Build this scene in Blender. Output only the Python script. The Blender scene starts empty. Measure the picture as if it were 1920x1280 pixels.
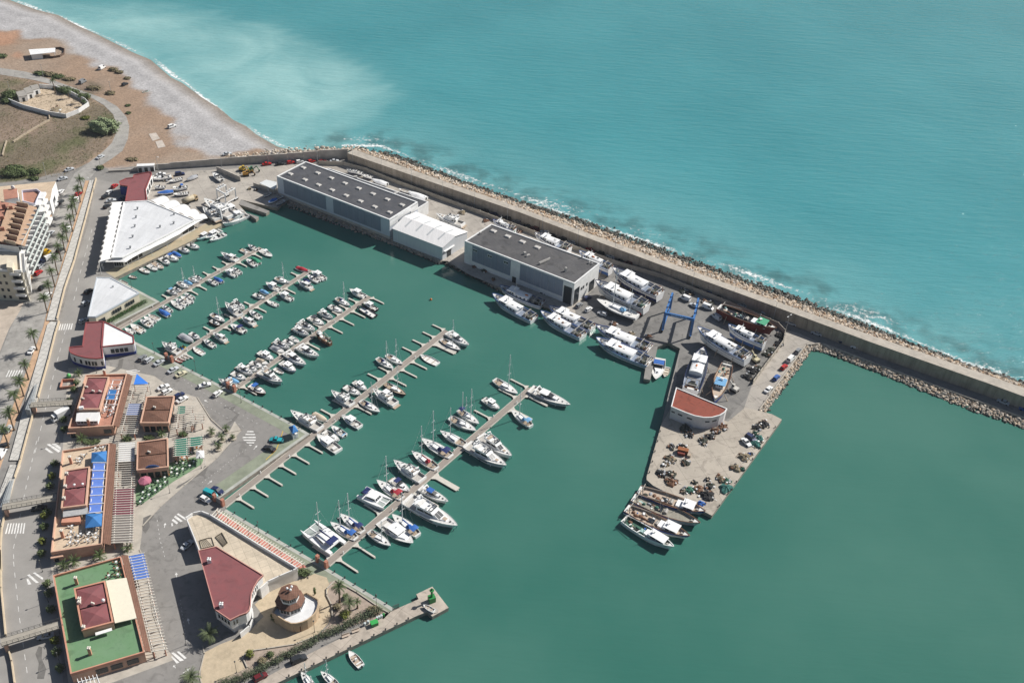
import bpy, math, random
import numpy as np
from mathutils import Vector, Matrix
R_=random.Random(7)
sc=bpy.context.scene
# ---------------------------------------------------------------- camera
F_=1950.0; CX_,CY_=960.0,640.0; H_=240.0
_d=np.array([805-CX_,3200-CY_,F_]); _d/=np.linalg.norm(_d)
UP_=-_d; FW_=np.array([0,0,1.])-UP_*UP_[2]; FW_/=np.linalg.norm(FW_); RT_=np.cross(FW_,UP_)
cam=bpy.data.objects.new('camera',bpy.data.cameras.new('camera'))
sc.collection.objects.link(cam); sc.camera=cam
cm=Matrix(((RT_[0],-RT_[1],-RT_[2],0),(FW_[0],-FW_[1],-FW_[2],0),(UP_[0],-UP_[1],-UP_[2],H_),(0,0,0,1)))
cam.matrix_world=cm
cam.data.sensor_width=36; cam.data.sensor_fit='HORIZONTAL'; cam.data.lens=F_/1920*36
cam.data.clip_start=1; cam.data.clip_end=6000
# ---------------------------------------------------------------- sky and sun
SUN_AZ=math.radians(32.0); SUN_EL=math.radians(40.0)   # direction towards the sun, angle from +X
w=bpy.data.worlds.new('World'); sc.world=w; w.use_nodes=True
nt=w.node_tree; nt.nodes.clear()
sky=nt.nodes.new('ShaderNodeTexSky'); sky.sky_type='NISHITA'; sky.sun_disc=False
sky.sun_elevation=SUN_EL; sky.sun_rotation=math.pi/2-SUN_AZ
sky.air_density=1.0; sky.dust_density=1.2; sky.ozone_density=1.0
bg=nt.nodes.new('ShaderNodeBackground'); bg.inputs[1].default_value=0.05
wo=nt.nodes.new('ShaderNodeOutputWorld')
nt.links.new(sky.outputs[0],bg.inputs[0]); nt.links.new(bg.outputs[0],wo.inputs[0])
sl=bpy.data.lights.new('sun','SUN'); sl.energy=4.7; sl.angle=math.radians(0.55); sl.color=(1.0,0.96,0.90)
so=bpy.data.objects.new('sun',sl); sc.collection.objects.link(so)
_dir=Vector((math.cos(SUN_AZ)*math.cos(SUN_EL),math.sin(SUN_AZ)*math.cos(SUN_EL),math.sin(SUN_EL)))
so.rotation_euler=_dir.to_track_quat('Z','Y').to_euler(); so.location=(200,300,300)
sc.view_settings.view_transform='Standard'; sc.view_settings.look='None'
sc.view_settings.exposure=0.40; sc.view_settings.gamma=1
sc.view_settings.use_curve_mapping=False
sc.cycles.max_bounces=5; sc.cycles.diffuse_bounces=2; sc.cycles.glossy_bounces=2
sc.cycles.transparent_max_bounces=6; sc.cycles.caustics_reflective=False; sc.cycles.caustics_refractive=False
sc.cycles.use_denoising=True
# ---------------------------------------------------------------- helpers
COL=sc.collection
def G(x,y,z=0.0):
    """world point at height z seen in the photograph at pixel x, y (survey of the place from the photograph)"""
    r=np.array([x-CX_,y-CY_,F_]); t=(z-H_)/(r@UP_)
    return Vector((float(r@RT_*t),float(r@FW_*t),z))
def K(x0,y0,s):
    return lambda x,y,z=0.0: G(x0+x/s,y0+y/s,z)
def P(pts,z=0.0,k=None):
    f=k or G
    return [f(p[0],p[1],z) for p in pts]
MATS={}
def lin(c):
    return tuple((v/12.92 if v<=0.04045 else ((v+0.055)/1.055)**2.4) for v in c)
def mat(name,col,rough=0.7,var=0.0,scale=0.5,spec=0.3,bump=0.0,metal=0.0,bscale=None,col2=None,detail=6.0,aniso=None,stain=0.0,joint=None):
    """procedural material; colour is linear base colour; var mixes a second tone by noise"""
    if name in MATS: return MATS[name]
    m=bpy.data.materials.new(name); m.use_nodes=True; n=m.node_tree; b=n.nodes['Principled BSDF']
    b.inputs['Base Color'].default_value=(*col,1); b.inputs['Roughness'].default_value=rough
    b.inputs['Metallic'].default_value=metal; b.inputs['Specular IOR Level'].default_value=spec
    if var>0 or bump>0:
        g=n.nodes.new('ShaderNodeNewGeometry'); vec=g.outputs['Position']
        if aniso:
            mp=n.nodes.new('ShaderNodeMapping'); mp.inputs['Rotation'].default_value=(0,0,aniso[0]); mp.inputs['Scale'].default_value=(aniso[1],aniso[2],aniso[3])
            n.links.new(vec,mp.inputs[0]); vec=mp.outputs[0]
    if var>0:
        t=n.nodes.new('ShaderNodeTexNoise'); t.inputs['Scale'].default_value=scale; t.inputs['Detail'].default_value=detail; t.inputs['Roughness'].default_value=0.62
        n.links.new(vec,t.inputs['Vector'])
        r=n.nodes.new('ShaderNodeMapRange'); r.inputs[1].default_value=0.32; r.inputs[2].default_value=0.68
        n.links.new(t.outputs[0],r.inputs[0])
        mx=n.nodes.new('ShaderNodeMix'); mx.data_type='RGBA'
        c2=col2 or tuple(max(0,v*(1-var)) for v in col)
        mx.inputs[6].default_value=(*[min(1,v*(1+var*0.35)) for v in col],1) if not col2 else (*col,1)
        mx.inputs[7].default_value=(*c2,1)
        n.links.new(r.outputs[0],mx.inputs[0]); out=mx.outputs[2]
        def mult(src,fac,a,bb):
            q=n.nodes.new('ShaderNodeMapRange'); q.inputs[1].default_value=a[0]; q.inputs[2].default_value=a[1]; q.inputs[3].default_value=bb[0]; q.inputs[4].default_value=bb[1]; n.links.new(fac,q.inputs[0])
            v=n.nodes.new('ShaderNodeVectorMath'); v.operation='SCALE'; n.links.new(src,v.inputs[0]); n.links.new(q.outputs[0],v.inputs['Scale']); return v.outputs[0]
        if stain>0:
            for sca,th in ((.045,.1),(.33,.62),(1.1,.66)):
                s2=n.nodes.new('ShaderNodeTexNoise'); s2.inputs['Scale'].default_value=sca; s2.inputs['Detail'].default_value=9; s2.inputs['Distortion'].default_value=.8; n.links.new(g.outputs['Position'],s2.inputs['Vector'])
                out=mult(out,s2.outputs[0],(.35,.65) if th<.5 else (th-.06,th+.05),(1+stain*.35,1-stain*.3) if th<.5 else (1,1-stain))
        if joint:
            mj=n.nodes.new('ShaderNodeMapping'); mj.inputs['Rotation'].default_value=(0,0,joint[1]); n.links.new(g.outputs['Position'],mj.inputs[0])
            bk=n.nodes.new('ShaderNodeTexBrick'); bk.offset=0.0; bk.inputs['Scale'].default_value=1; bk.inputs['Brick Width'].default_value=joint[0]; bk.inputs['Row Height'].default_value=joint[0]; bk.inputs['Mortar Size'].default_value=joint[2]; bk.inputs['Color1'].default_value=(1,1,1,1); bk.inputs['Color2'].default_value=(.9,.9,.9,1); bk.inputs['Mortar'].default_value=(.62,.62,.62,1); n.links.new(mj.outputs[0],bk.inputs['Vector'])
            out=mult(out,bk.outputs['Color'],(0,1),(0,1))
        n.links.new(out,b.inputs['Base Color'])
    if bump>0:
        t2=n.nodes.new('ShaderNodeTexNoise'); t2.inputs['Scale'].default_value=bscale or scale*4; t2.inputs['Detail'].default_value=4
        n.links.new(vec,t2.inputs['Vector'])
        bp=n.nodes.new('ShaderNodeBump'); bp.inputs['Strength'].default_value=min(1,bump); bp.inputs['Distance'].default_value=0.1
        n.links.new(t2.outputs[0],bp.inputs['Height']); n.links.new(bp.outputs[0],b.inputs['Normal'])
    MATS[name]=m; return m
class MB:
    """collects faces for one mesh object"""
    def __init__(s): s.v=[]; s.f=[]; s.m=[]
    def add(s,vs,fs,mi=0):
        o=len(s.v); s.v+= [tuple(v) for v in vs]; s.f+=[tuple(i+o for i in f) for f in fs]; s.m+=[mi]*len(fs); return s
    def box(s,c,d,rz=0.0,mi=0,bottom=True):
        x,y,z=d[0]/2,d[1]/2,d[2]/2; ca,sa=math.cos(rz),math.sin(rz)
        vs=[(c[0]+a*ca-b*sa,c[1]+a*sa+b*ca,c[2]+e) for e in(-z,z) for a,b in((-x,-y),(x,-y),(x,y),(-x,y))]
        fs=[(4,5,6,7),(0,1,5,4),(1,2,6,5),(2,3,7,6),(3,0,4,7)]+([(3,2,1,0)] if bottom else [])
        return s.add(vs,fs,mi)
    def prism(s,poly,z0,z1,mi=0,top=True,side=None,bottom=False):
        n=len(poly)
        if sum(poly[i][0]*poly[(i+1)%n][1]-poly[(i+1)%n][0]*poly[i][1] for i in range(n))<0: poly=poly[::-1]
        vs=[(p[0],p[1],z0) for p in poly]+[(p[0],p[1],z1) for p in poly]
        fs=[(i,(i+1)%n,n+(i+1)%n,n+i) for i in range(n)]
        s.add(vs,fs,mi if side is None else side)
        if top: s.f.append(tuple(len(s.v)-2*n+n+i for i in range(n))); s.m.append(mi)
        if bottom: s.f.append(tuple(len(s.v)-2*n+i for i in reversed(range(n)))); s.m.append(mi)
        return s
    def sheet(s,poly,z=None,mi=0):
        n=len(poly)
        if sum(poly[i][0]*poly[(i+1)%n][1]-poly[(i+1)%n][0]*poly[i][1] for i in range(n))<0: poly=poly[::-1]
        return s.add([(p[0],p[1],p[2] if z is None else z) for p in poly],[tuple(range(n))],mi)
    def quad(s,a,b,c,d,mi=0): return s.add([a,b,c,d],[(0,1,2,3)],mi)
    def cyl(s,p0,p1,r0,r1=None,n=8,mi=0,caps=True):
        r1=r0 if r1 is None else r1
        p0,p1=Vector(p0),Vector(p1); d=(p1-p0); q=d.to_track_quat('Z','Y')
        vs=[];fs=[]
        for p,r in((p0,r0),(p1,r1)):
            for i in range(n):
                a=2*math.pi*i/n; vs.append(p+q@Vector((r*math.cos(a),r*math.sin(a),0)))
        fs=[(i,(i+1)%n,n+(i+1)%n,n+i) for i in range(n)]
        if caps: fs+=[tuple(range(n,2*n)),tuple(reversed(range(n)))]
        return s.add(vs,fs,mi)
    def tube(s,pts,r,n=5,mi=0):
        for a,b in zip(pts,pts[1:]): s.cyl(a,b,r,r,n,mi)
        return s
    def bar(s,a,b,wd,h,mi=0):
        """rectangular beam from a to b (centre lines), width wd, height h"""
        a,b=Vector(a),Vector(b); d=b-a; L=d.length
        if L<1e-6: return s
        u=d/L; sd=Vector((-u.y,u.x,0)); 
        if sd.length<1e-4: sd=Vector((1,0,0))
        sd.normalize(); up=u.cross(sd)*-1
        if up.z<0: up=-up
        sd*=wd/2; up*=h/2
        vs=[a-sd-up,a+sd-up,a+sd+up,a-sd+up,b-sd-up,b+sd-up,b+sd+up,b-sd+up]
        return s.add(vs,[(0,1,5,4),(1,2,6,5),(2,3,7,6),(3,0,4,7),(3,2,1,0),(4,5,6,7)],mi)
    def ell(s,c,r,nu=10,nv=6,mi=0,half=False):
        vs=[];fs=[]
        for j in range(nv+1):
            ph=(math.pi/2*j/nv) if half else (-math.pi/2+math.pi*j/nv)
            for i in range(nu):
                a=2*math.pi*i/nu; vs.append((c[0]+r[0]*math.cos(ph)*math.cos(a),c[1]+r[1]*math.cos(ph)*math.sin(a),c[2]+r[2]*math.sin(ph)))
        for j in range(nv):
            for i in range(nu):
                fs.append((j*nu+i,j*nu+(i+1)%nu,(j+1)*nu+(i+1)%nu,(j+1)*nu+i))
        return s.add(vs,fs,mi)
    def wall(s,pts,z0,z1,t=0.25,mi=0,closed=False):
        """wall of thickness t along a polyline"""
        q=list(pts)+([pts[0]] if closed else [])
        for a,b in zip(q,q[1:]):
            d=Vector((b[0]-a[0],b[1]-a[1],0)); L=d.length
            if L<1e-4: continue
            s.box(((a[0]+b[0])/2,(a[1]+b[1])/2,(z0+z1)/2),(L+t*0.98,t,z1-z0),math.atan2(d.y,d.x),mi)
        return s
    def mesh(s,name,mats,smooth=False,org=None):
        me=bpy.data.meshes.new(name)
        v=s.v if org is None else [(a-org[0],b-org[1],c-org[2]) for a,b,c in s.v]
        me.from_pydata(v,[],s.f)
        for m in (mats if isinstance(mats,(list,tuple)) else [mats]): me.materials.append(m)
        if any(s.m): me.polygons.foreach_set('material_index',s.m)
        if smooth: me.polygons.foreach_set('use_smooth',[True]*len(me.polygons))
        me.update(); return me
def tag(o,label=None,cat=None,group=None,kind=None):
    if label: o['label']=label
    if cat: o['category']=cat
    if group: o['group']=group
    if kind: o['kind']=kind
    return o
def thing(name,label,cat,loc=(0,0,0),rz=0.0,group=None):
    o=bpy.data.objects.new(name,None); COL.objects.link(o); o.location=loc; o.rotation_euler=(0,0,rz); o.empty_display_size=0.5
    return tag(o,label,cat,group)
def part(par,name,mb,m,smooth=False,world=True,label=None):
    """one mesh part; world=True: mb holds world coordinates and par is an unrotated Empty (or a part of one)"""
    org=None
    if par is not None and world:
        org=Vector((0,0,0)); q=par
        while q is not None: org=org+q.location; q=q.parent
    o=bpy.data.objects.new(name,mb.mesh(name,m,smooth,org) if isinstance(mb,MB) else mb); COL.objects.link(o)
    if par is not None: o.parent=par
    if label: o['label']=label
    return o
def single(name,mb,m,label,cat,group=None,smooth=False,loc=None):
    c=Vector(loc) if loc is not None else Vector((sum(v[0] for v in mb.v)/len(mb.v),sum(v[1] for v in mb.v)/len(mb.v),min(v[2] for v in mb.v)))
    o=bpy.data.objects.new(name,mb.mesh(name,m,smooth,c)); COL.objects.link(o); o.location=c
    return tag(o,label,cat,group)
def struct(name,mb,m,kind='structure',smooth=False,par=None):
    o=bpy.data.objects.new(name,mb.mesh(name,m,smooth)); COL.objects.link(o)
    if par is None: o['kind']=kind
    else: o.parent=par
    return o
def lerp(a,b,t): return a+(b-a)*t
def ctr(pts): return Vector((sum(p[0] for p in pts)/len(pts),sum(p[1] for p in pts)/len(pts),0))
def copy_tree(o,parent=None):
    c=o.copy(); COL.objects.link(c); c.parent=parent
    for ch in o.children: copy_tree(ch,c)
    return c
ORD=['first','second','third','fourth','fifth','sixth','seventh','eighth','ninth','tenth','eleventh','twelfth','thirteenth','fourteenth','fifteenth','sixteenth','seventeenth','eighteenth','nineteenth','twentieth','twenty-first','twenty-second','twenty-third','twenty-fourth']
# common materials
WHITE=mat('white_paint',(.78,.78,.77),.5,.12,.8)
GEL=mat('white_gelcoat',(.82,.82,.81),.25,.06,1.5,spec=.5)
GLASS=mat('dark_glass',(.02,.026,.032),.22,spec=.45)
BLACK=mat('black_rubber',(.02,.02,.022),.6)
STEEL=mat('galvanised_steel',(.5,.52,.53),.35,.2,2,metal=.6)
CONC=mat('concrete',(.47,.43,.38),.85,.28,.25,bump=.2)
# ================================================================ water
def water_mat(name,deep,mid,nscale,bumpd):
    m=bpy.data.materials.new(name); m.use_nodes=True; n=m.node_tree; b=n.nodes['Principled BSDF']; L=n.links.new
    g=n.nodes.new('ShaderNodeNewGeometry')
    t=n.nodes.new('ShaderNodeTexNoise'); t.inputs['Scale'].default_value=nscale; t.inputs['Detail'].default_value=5; L(g.outputs['Position'],t.inputs['Vector'])
    r=n.nodes.new('ShaderNodeMapRange'); r.inputs[1].default_value=.35; r.inputs[2].default_value=.65; L(t.outputs[0],r.inputs[0])
    mx=n.nodes.new('ShaderNodeMix'); mx.data_type='RGBA'; mx.inputs[6].default_value=(*deep,1); mx.inputs[7].default_value=(*mid,1); L(r.outputs[0],mx.inputs[0])
    col=mx.outputs[2]
    b.inputs['Roughness'].default_value=.10; b.inputs['IOR'].default_value=1.33; b.inputs['Specular IOR Level'].default_value=.5
    mp=n.nodes.new('ShaderNodeMapping'); mp.inputs['Rotation'].default_value=(0,0,.12); mp.inputs['Scale'].default_value=(.22,1,1); L(g.outputs['Position'],mp.inputs[0])
    w1=n.nodes.new('ShaderNodeTexNoise'); w1.inputs['Scale'].default_value=.30; w1.inputs['Detail'].default_value=7; w1.inputs['Roughness'].default_value=.6; L(mp.outputs[0],w1.inputs['Vector'])
    bp=n.nodes.new('ShaderNodeBump'); bp.inputs['Strength'].default_value=1; bp.inputs['Distance'].default_value=bumpd; L(w1.outputs[0],bp.inputs['Height']); L(bp.outputs[0],b.inputs['Normal'])
    return m,n,b,col
SEA,n,b,col=water_mat('sea_water',(.042,.228,.252),(.056,.260,.284),.012,.75)
# sediment clouding the sea near the beach and along the coast, held in a colour attribute
at=n.nodes.new('ShaderNodeAttribute'); at.attribute_name='silt'
mx=n.nodes.new('ShaderNodeMix'); mx.data_type='RGBA'; mx.inputs[7].default_value=(.285,.50,.49,1)
nz=n.nodes.new('ShaderNodeTexNoise'); nz.inputs['Scale'].default_value=.022; nz.inputs['Detail'].default_value=9; nz.inputs['Distortion'].default_value=1.2
g=n.nodes.new('ShaderNodeNewGeometry'); n.links.new(g.outputs['Position'],nz.inputs['Vector'])
ma=n.nodes.new('ShaderNodeMapRange'); ma.inputs[1].default_value=.25; ma.inputs[2].default_value=.7; ma.inputs[3].default_value=.45; ma.inputs[4].default_value=1.15; n.links.new(nz.outputs[0],ma.inputs[0])
mm=n.nodes.new('ShaderNodeMath'); mm.operation='MULTIPLY'; mm.use_clamp=True; n.links.new(at.outputs['Fac'],mm.inputs[0]); n.links.new(ma.outputs[0],mm.inputs[1])
n.links.new(mm.outputs[0],mx.inputs[0]); n.links.new(col,mx.inputs[6])
# small foam flecks of wavelets
a2=n.nodes.new('ShaderNodeAttribute'); a2.attribute_name='reef'; m3=n.nodes.new('ShaderNodeMath'); m3.operation='MULTIPLY'; m3.use_clamp=True
n3=n.nodes.new('ShaderNodeTexNoise'); n3.inputs['Scale'].default_value=.09; n3.inputs['Detail'].default_value=8; n.links.new(g.outputs['Position'],n3.inputs['Vector']); r3=n.nodes.new('ShaderNodeMapRange'); r3.inputs[1].default_value=.42; r3.inputs[2].default_value=.62; n.links.new(n3.outputs[0],r3.inputs[0])
r3.inputs[4].default_value=.75; n.links.new(a2.outputs['Fac'],m3.inputs[0]); n.links.new(r3.outputs[0],m3.inputs[1]); m4=n.nodes.new('ShaderNodeMix'); m4.data_type='RGBA'; m4.inputs[7].default_value=(.035,.085,.085,1); n.links.new(m3.outputs[0],m4.inputs[0]); n.links.new(mx.outputs[2],m4.inputs[6]); n.links.new(m4.outputs[2],b.inputs['Base Color'])
HARB,n,b,col=water_mat('harbour_water',(.030,.130,.102),(.056,.164,.130),.011,.13); b.inputs['Roughness'].default_value=.05
n.links.new(col,b.inputs['Base Color'])
def pl(pts,z=0): return [G(x,y,z) for x,y in pts]
BEACH_W=[(-260,-110),(-120,-60),(17,0),(70,19),(110,29),(150,50),(187,67),(250,99),(282,112),(320,145),(342,156),(375,180),(410,202),(437,225),(462,237),(480,252),(520,275),(552,283),(600,280)]
OUT_W=[(640,276),(673,277),(708,278),(735,287),(771,300),(812,316),(854,333),(900,349),(990,381),(1063,403),(1134,425),(1220,457),(1300,487),(1443,538),(1508,560),(1600,598),(1698,637),(1806,680),(1912,713),(2400,905)]
def segdist(px,py,poly):
    d=np.full(px.shape,1e9)
    for a,b in zip(poly,poly[1:]):
        ax,ay,bx,by=a[0],a[1],b[0],b[1]; L=(bx-ax)**2+(by-ay)**2+1e-9
        t=np.clip(((px-ax)*(bx-ax)+(py-ay)*(by-ay))/L,0,1)
        d=np.minimum(d,np.hypot(px-ax-t*(bx-ax),py-ay-t*(by-ay)))
    return d
def inside(px,py,poly):
    c=np.zeros(px.shape,bool); n=len(poly); j=n-1
    for i in range(n):
        xi,yi,xj,yj=poly[i][0],poly[i][1],poly[j][0],poly[j][1]
        k=((yi>py)!=(yj>py))&(px<(xj-xi)*(py-yi)/(yj-yi+1e-12)+xi); c^=k; j=i
    return c
def grid_obj(name,x0,x1,y0,y1,st,m,attr=None,zf=None,kind='structure',smooth=True,keep=None):
    xs=np.arange(x0,x1+.1,st); ys=np.arange(y0,y1+.1,st); X,Y=np.meshgrid(xs,ys); nx,ny=len(xs),len(ys)
    x,y=X.ravel(),Y.ravel(); z=zf(x,y) if zf else np.zeros_like(x)
    i=np.arange(nx*ny).reshape(ny,nx); q=np.stack([i[:-1,:-1],i[:-1,1:],i[1:,1:],i[1:,:-1]],-1).reshape(-1,4)
    if keep is not None: kk=keep(x,y); q=q[kk[q].any(1)]
    me=bpy.data.meshes.new(name); me.from_pydata(np.stack([x,y,z],1).tolist(),[],q.tolist()); me.materials.append(m)
    if attr:
        for an,fn in attr.items():
            v=fn(x,y)
            if v.ndim==1:
                a=me.attributes.new(an,'FLOAT','POINT'); a.data.foreach_set('value',v.astype(np.float32))
            else:
                a=me.attributes.new(an,'FLOAT_COLOR','POINT'); a.data.foreach_set('color',np.concatenate([v,np.ones((len(v),1))],1).astype(np.float32).ravel())
    if smooth: me.polygons.foreach_set('use_smooth',[True]*len(me.polygons))
    o=bpy.data.objects.new(name,me); COL.objects.link(o); o['kind']=kind; return o
beach_w=pl(BEACH_W); out_w=pl(OUT_W)
PLUME=pl([(-300,-160),(-100,-40),(30,3),(180,6),(290,10),(390,22),(440,45),(500,50),(560,75),(640,105),(690,140),(735,180),(700,215),(640,245),(590,270),(545,284),(480,255),(375,182),(250,100),(60,20),(-100,-40)])
def silt(x,y):
    d=segdist(x,y,beach_w); dp=segdist(x,y,PLUME+[PLUME[0]]); ins=inside(x,y,PLUME)
    s=np.where(ins,np.clip(.42+dp/55,0,.88),np.clip(.34-dp/14,0,.34)+np.clip(.16-dp/160,0,.16))
    s=np.maximum(s,np.clip(1.0-d/30,0,1)*.9)
    do=segdist(x,y,out_w); s=np.maximum(s,np.clip(.30-do/250,0,1))
    return np.clip(s,0,1)
reef=lambda x,y: np.clip(1.1-abs(segdist(x,y,out_w)-9)/13,0,1)*.9
sea=grid_obj('sea',-600,900,60,1500,8,SEA,{'silt':silt,'reef':reef})
QUAY=[(-700,1700),(-100,1700),(519.4,1279.7),(660,1211.7),(779,1155),(800.4,1146),(810.7,1155),(841.1,1138.4),(810.7,1098.9),(780.4,1113.2),(785,1122.4),(748.9,1140.7),(738.5,1139.6),(615,1065),(424,954),(412,933),(581,813),(545.5,792),(430,730),(254.7,641),(222,624),(216.4,608),(299.5,565.5),(224,525),(215.6,520.6),(371,445.6),(422,419.4),(460,398),(485,406.5),(480,411.5),(452,391),(447,383),(499,400),(505,395.6),(452,374.5),(470,379),(520,390),(529,380),(542,373),(729,448),(826,489),(838,486),(900,517),(935,538),(1026.6,573),(1114,604),(1217,645),(1207,709.7),(1219,712),(1233,650),(1253,642),(1275,653),(1254,736),(1240,795),(1212.5,892.5),(1212.5,899),(1225,910),(1335,966),(1466,786),(1447.5,776),(1421.7,770),(1511,648),(1540.8,645.6),(1652,687.6),(1920,785),(2500,1000),(2500,950),(1920,735),(1400,545),(900,365),(651,290),(540,290),(430,299),(320,306),(250,312),(205,318),(172,302),(140,318),(90,330),(0,345),(-700,420)]
ASPH=mat('asphalt',(.25,.238,.222),.9,.22,.5,bump=.12,bscale=3,col2=(.215,.205,.192),detail=12,stain=.22)
quay_p=pl(QUAY,1.5)
mb=MB(); mb.prism(quay_p,-2.5,1.5,0,True,1)
STONEW=mat('quay_wall_stone',(.30,.27,.23),.9,.4,.6,bump=.4)
struct('quay_ground',mb,[ASPH,STONEW])
# harbour water: one sheet a little above the sea sheet, bounded by the mole
mb=MB(); mb.sheet(pl([(-700,1700),(-700,1000),(200,600),(200,500),(400,430),(440,370),(520,370),(700,430),(830,480),(1000,560),(1210,630),(1290,640),(1450,690),(1540,640),(1640,670),(1920,775),(2500,990),(2900,1300),(2900,2200),(-700,2200)],.02))
struct('harbour_water',mb,HARB)
# ================================================================ terrain west of the harbour: field, dirt and beach
k0=K(0,0,4)
DIRT=P([(-200,180),(0,265),(500,300),(560,380),(760,470),(950,590),(1010,690),(1200,830),(1380,1000),(1400,1130),(1600,1165),(1920,1140),(1920,1240),(1000,1300),(800,1300),(-300,1300)],1.45,k0)
GRASS=P([(-600,560),(0,560),(250,610),(480,665),(660,730),(780,795),(850,865),(865,930),(865,1000),(830,1080),(760,1145),(680,1205),(560,1290),(430,1330),(-600,1420)],1.45,k0)
GRASS2=P([(270,540),(420,560),(600,600),(740,680),(700,700),(480,640),(280,570)],1.45,k0)
RED=[P([(-200,265),(130,280),(130,330),(-200,330)],1.45,k0),P([(70,375),(180,370),(150,430),(80,430)],1.45,k0)]
_rng=np.random.RandomState(3); _ph=_rng.rand(40)*6.28; _dx=_rng.randn(40); _dy=_rng.randn(40)
def vnoise(x,y,s):
    v=0
    for i in range(16):
        f=(1+i*.55)/s; v=v+np.sin((x*_dx[i]+y*_dy[i])*f+_ph[i])/(1+i*.4)
    return v/3
def soil(x,y):
    n1=vnoise(x,y,18)*4; n2=vnoise(x+50,y-20,6)
    c=np.zeros((len(x),3)); c[:]=(.40,.39,.39)                                  # grey shingle
    d=segdist(x,y,beach_w)
    band=np.sin(d*.55+n1*.6)*.5+.5
    c*= (1-.16*band[:,None]*np.clip(1-d/70,0,1)[:,None])
    wet=np.clip(1-d/9,0,1)[:,None]; c=c*(1-wet)+np.array((.22,.185,.15))*wet      # wet sand at the edge
    def blend(poly,col,w,c):
        s=segdist(x,y,list(poly)+[poly[0]])*np.where(inside(x,y,poly),1,-1)
        t=np.clip((s+n1*w)/ (w*2)+.5,0,1)[:,None]; return c*(1-t)+np.array(col)*t
    c=blend(DIRT,(.30,.215,.155),2.0,c)
    t=np.clip((vnoise(x,y,30)+.15)*1.6,0,1)[:,None]*inside(x,y,DIRT)[:,None]; c=c*(1-t*.5)+np.array((.31,.255,.205))*t*.5
    for r in RED: c=blend(r,(.37,.22,.145),2,c)
    g=np.array((.17,.14,.10)); c2=blend(GRASS,g,1.5,c); c2=blend(GRASS2,g*.9,1.5,c2)
    ing=(inside(x,y,GRASS)|inside(x,y,GRASS2))[:,None]
    t=np.clip(vnoise(x+9,y,26)*1.3+.3,0,1)[:,None]; c2=np.where(ing,c2*(1-t*.55)+np.array((.225,.165,.13))*t*.75,c2)
    t=np.clip(vnoise(x-30,y+60,15)*1.5-.25,0,1)[:,None]; c2=np.where(ing,c2*(1-t*.6)+np.array((.095,.115,.045))*t*.6,c2)
    return np.clip(c2*(1+.10*n2[:,None]),.01,.9)
LANDP=beach_w+pl([(640,300),(540,300),(200,330),(-800,470),(-1400,300),(-900,-150)])
def zland(x,y):
    d=segdist(x,y,beach_w)*np.where(inside(x,y,LANDP),1,-1)
    z=np.where(d<0,np.maximum(d*.12,-4),np.minimum(d*.13,1.45))
    z=np.where((d>4),z+.12*vnoise(x,y,9)*np.clip((d-4)/20,0,1)*inside(x,y,DIRT+[]),z)
    return np.minimum(z,1.47)
TER=bpy.data.materials.new('soil_and_shingle'); TER.use_nodes=True; n=TER.node_tree; b=n.nodes['Principled BSDF']; b.inputs['Roughness'].default_value=.95; b.inputs['Specular IOR Level'].default_value=.1
at=n.nodes.new('ShaderNodeAttribute'); at.attribute_name='soil'; g=n.nodes.new('ShaderNodeNewGeometry')
nz=n.nodes.new('ShaderNodeTexNoise'); nz.inputs['Scale'].default_value=.9; nz.inputs['Detail'].default_value=8; nz.inputs['Roughness'].default_value=.7; n.links.new(g.outputs['Position'],nz.inputs['Vector'])
mr=n.nodes.new('ShaderNodeMapRange'); mr.inputs[1].default_value=.3; mr.inputs[2].default_value=.7; mr.inputs[3].default_value=.68; mr.inputs[4].default_value=1.28; n.links.new(nz.outputs[0],mr.inputs[0])
vm=n.nodes.new('ShaderNodeVectorMath'); vm.operation='SCALE'; n.links.new(at.outputs['Color'],vm.inputs[0]); n.links.new(mr.outputs[0],vm.inputs['Scale']); n.links.new(vm.outputs[0],b.inputs['Base Color'])
bp=n.nodes.new('ShaderNodeBump'); bp.inputs['Distance'].default_value=.25; bp.inputs['Strength'].default_value=.7; n.links.new(nz.outputs[0],bp.inputs['Height']); n.links.new(bp.outputs[0],b.inputs['Normal'])
grid_obj('beach_and_field',-460,-62,360,860,2.0,TER,{'soil':soil},zland,keep=lambda x,y: inside(x,y,LANDP)|(segdist(x,y,beach_w)<14))
# surf line along the beach: broken sheet of foam lying on the water
FOAM=bpy.data.materials.new('foam'); FOAM.use_nodes=True; n=FOAM.node_tree; b=n.nodes['Principled BSDF']; b.inputs['Base Color'].default_value=(.8,.84,.83,1); b.inputs['Roughness'].default_value=.8
at=n.nodes.new('ShaderNodeAttribute'); at.attribute_name='dens'; g=n.nodes.new('ShaderNodeNewGeometry')
nz=n.nodes.new('ShaderNodeTexNoise'); nz.inputs['Scale'].default_value=.55; nz.inputs['Detail'].default_value=9; nz.inputs['Roughness'].default_value=.7; n.links.new(g.outputs['Position'],nz.inputs['Vector'])
ad=n.nodes.new('ShaderNodeMath'); ad.operation='ADD'; n.links.new(nz.outputs[0],ad.inputs[0]); n.links.new(at.outputs['Fac'],ad.inputs[1])
mr=n.nodes.new('ShaderNodeMapRange'); mr.inputs[1].default_value=.92; mr.inputs[2].default_value=1.12; n.links.new(ad.outputs[0],mr.inputs[0]); n.links.new(mr.outputs[0],b.inputs['Alpha'])
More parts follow.
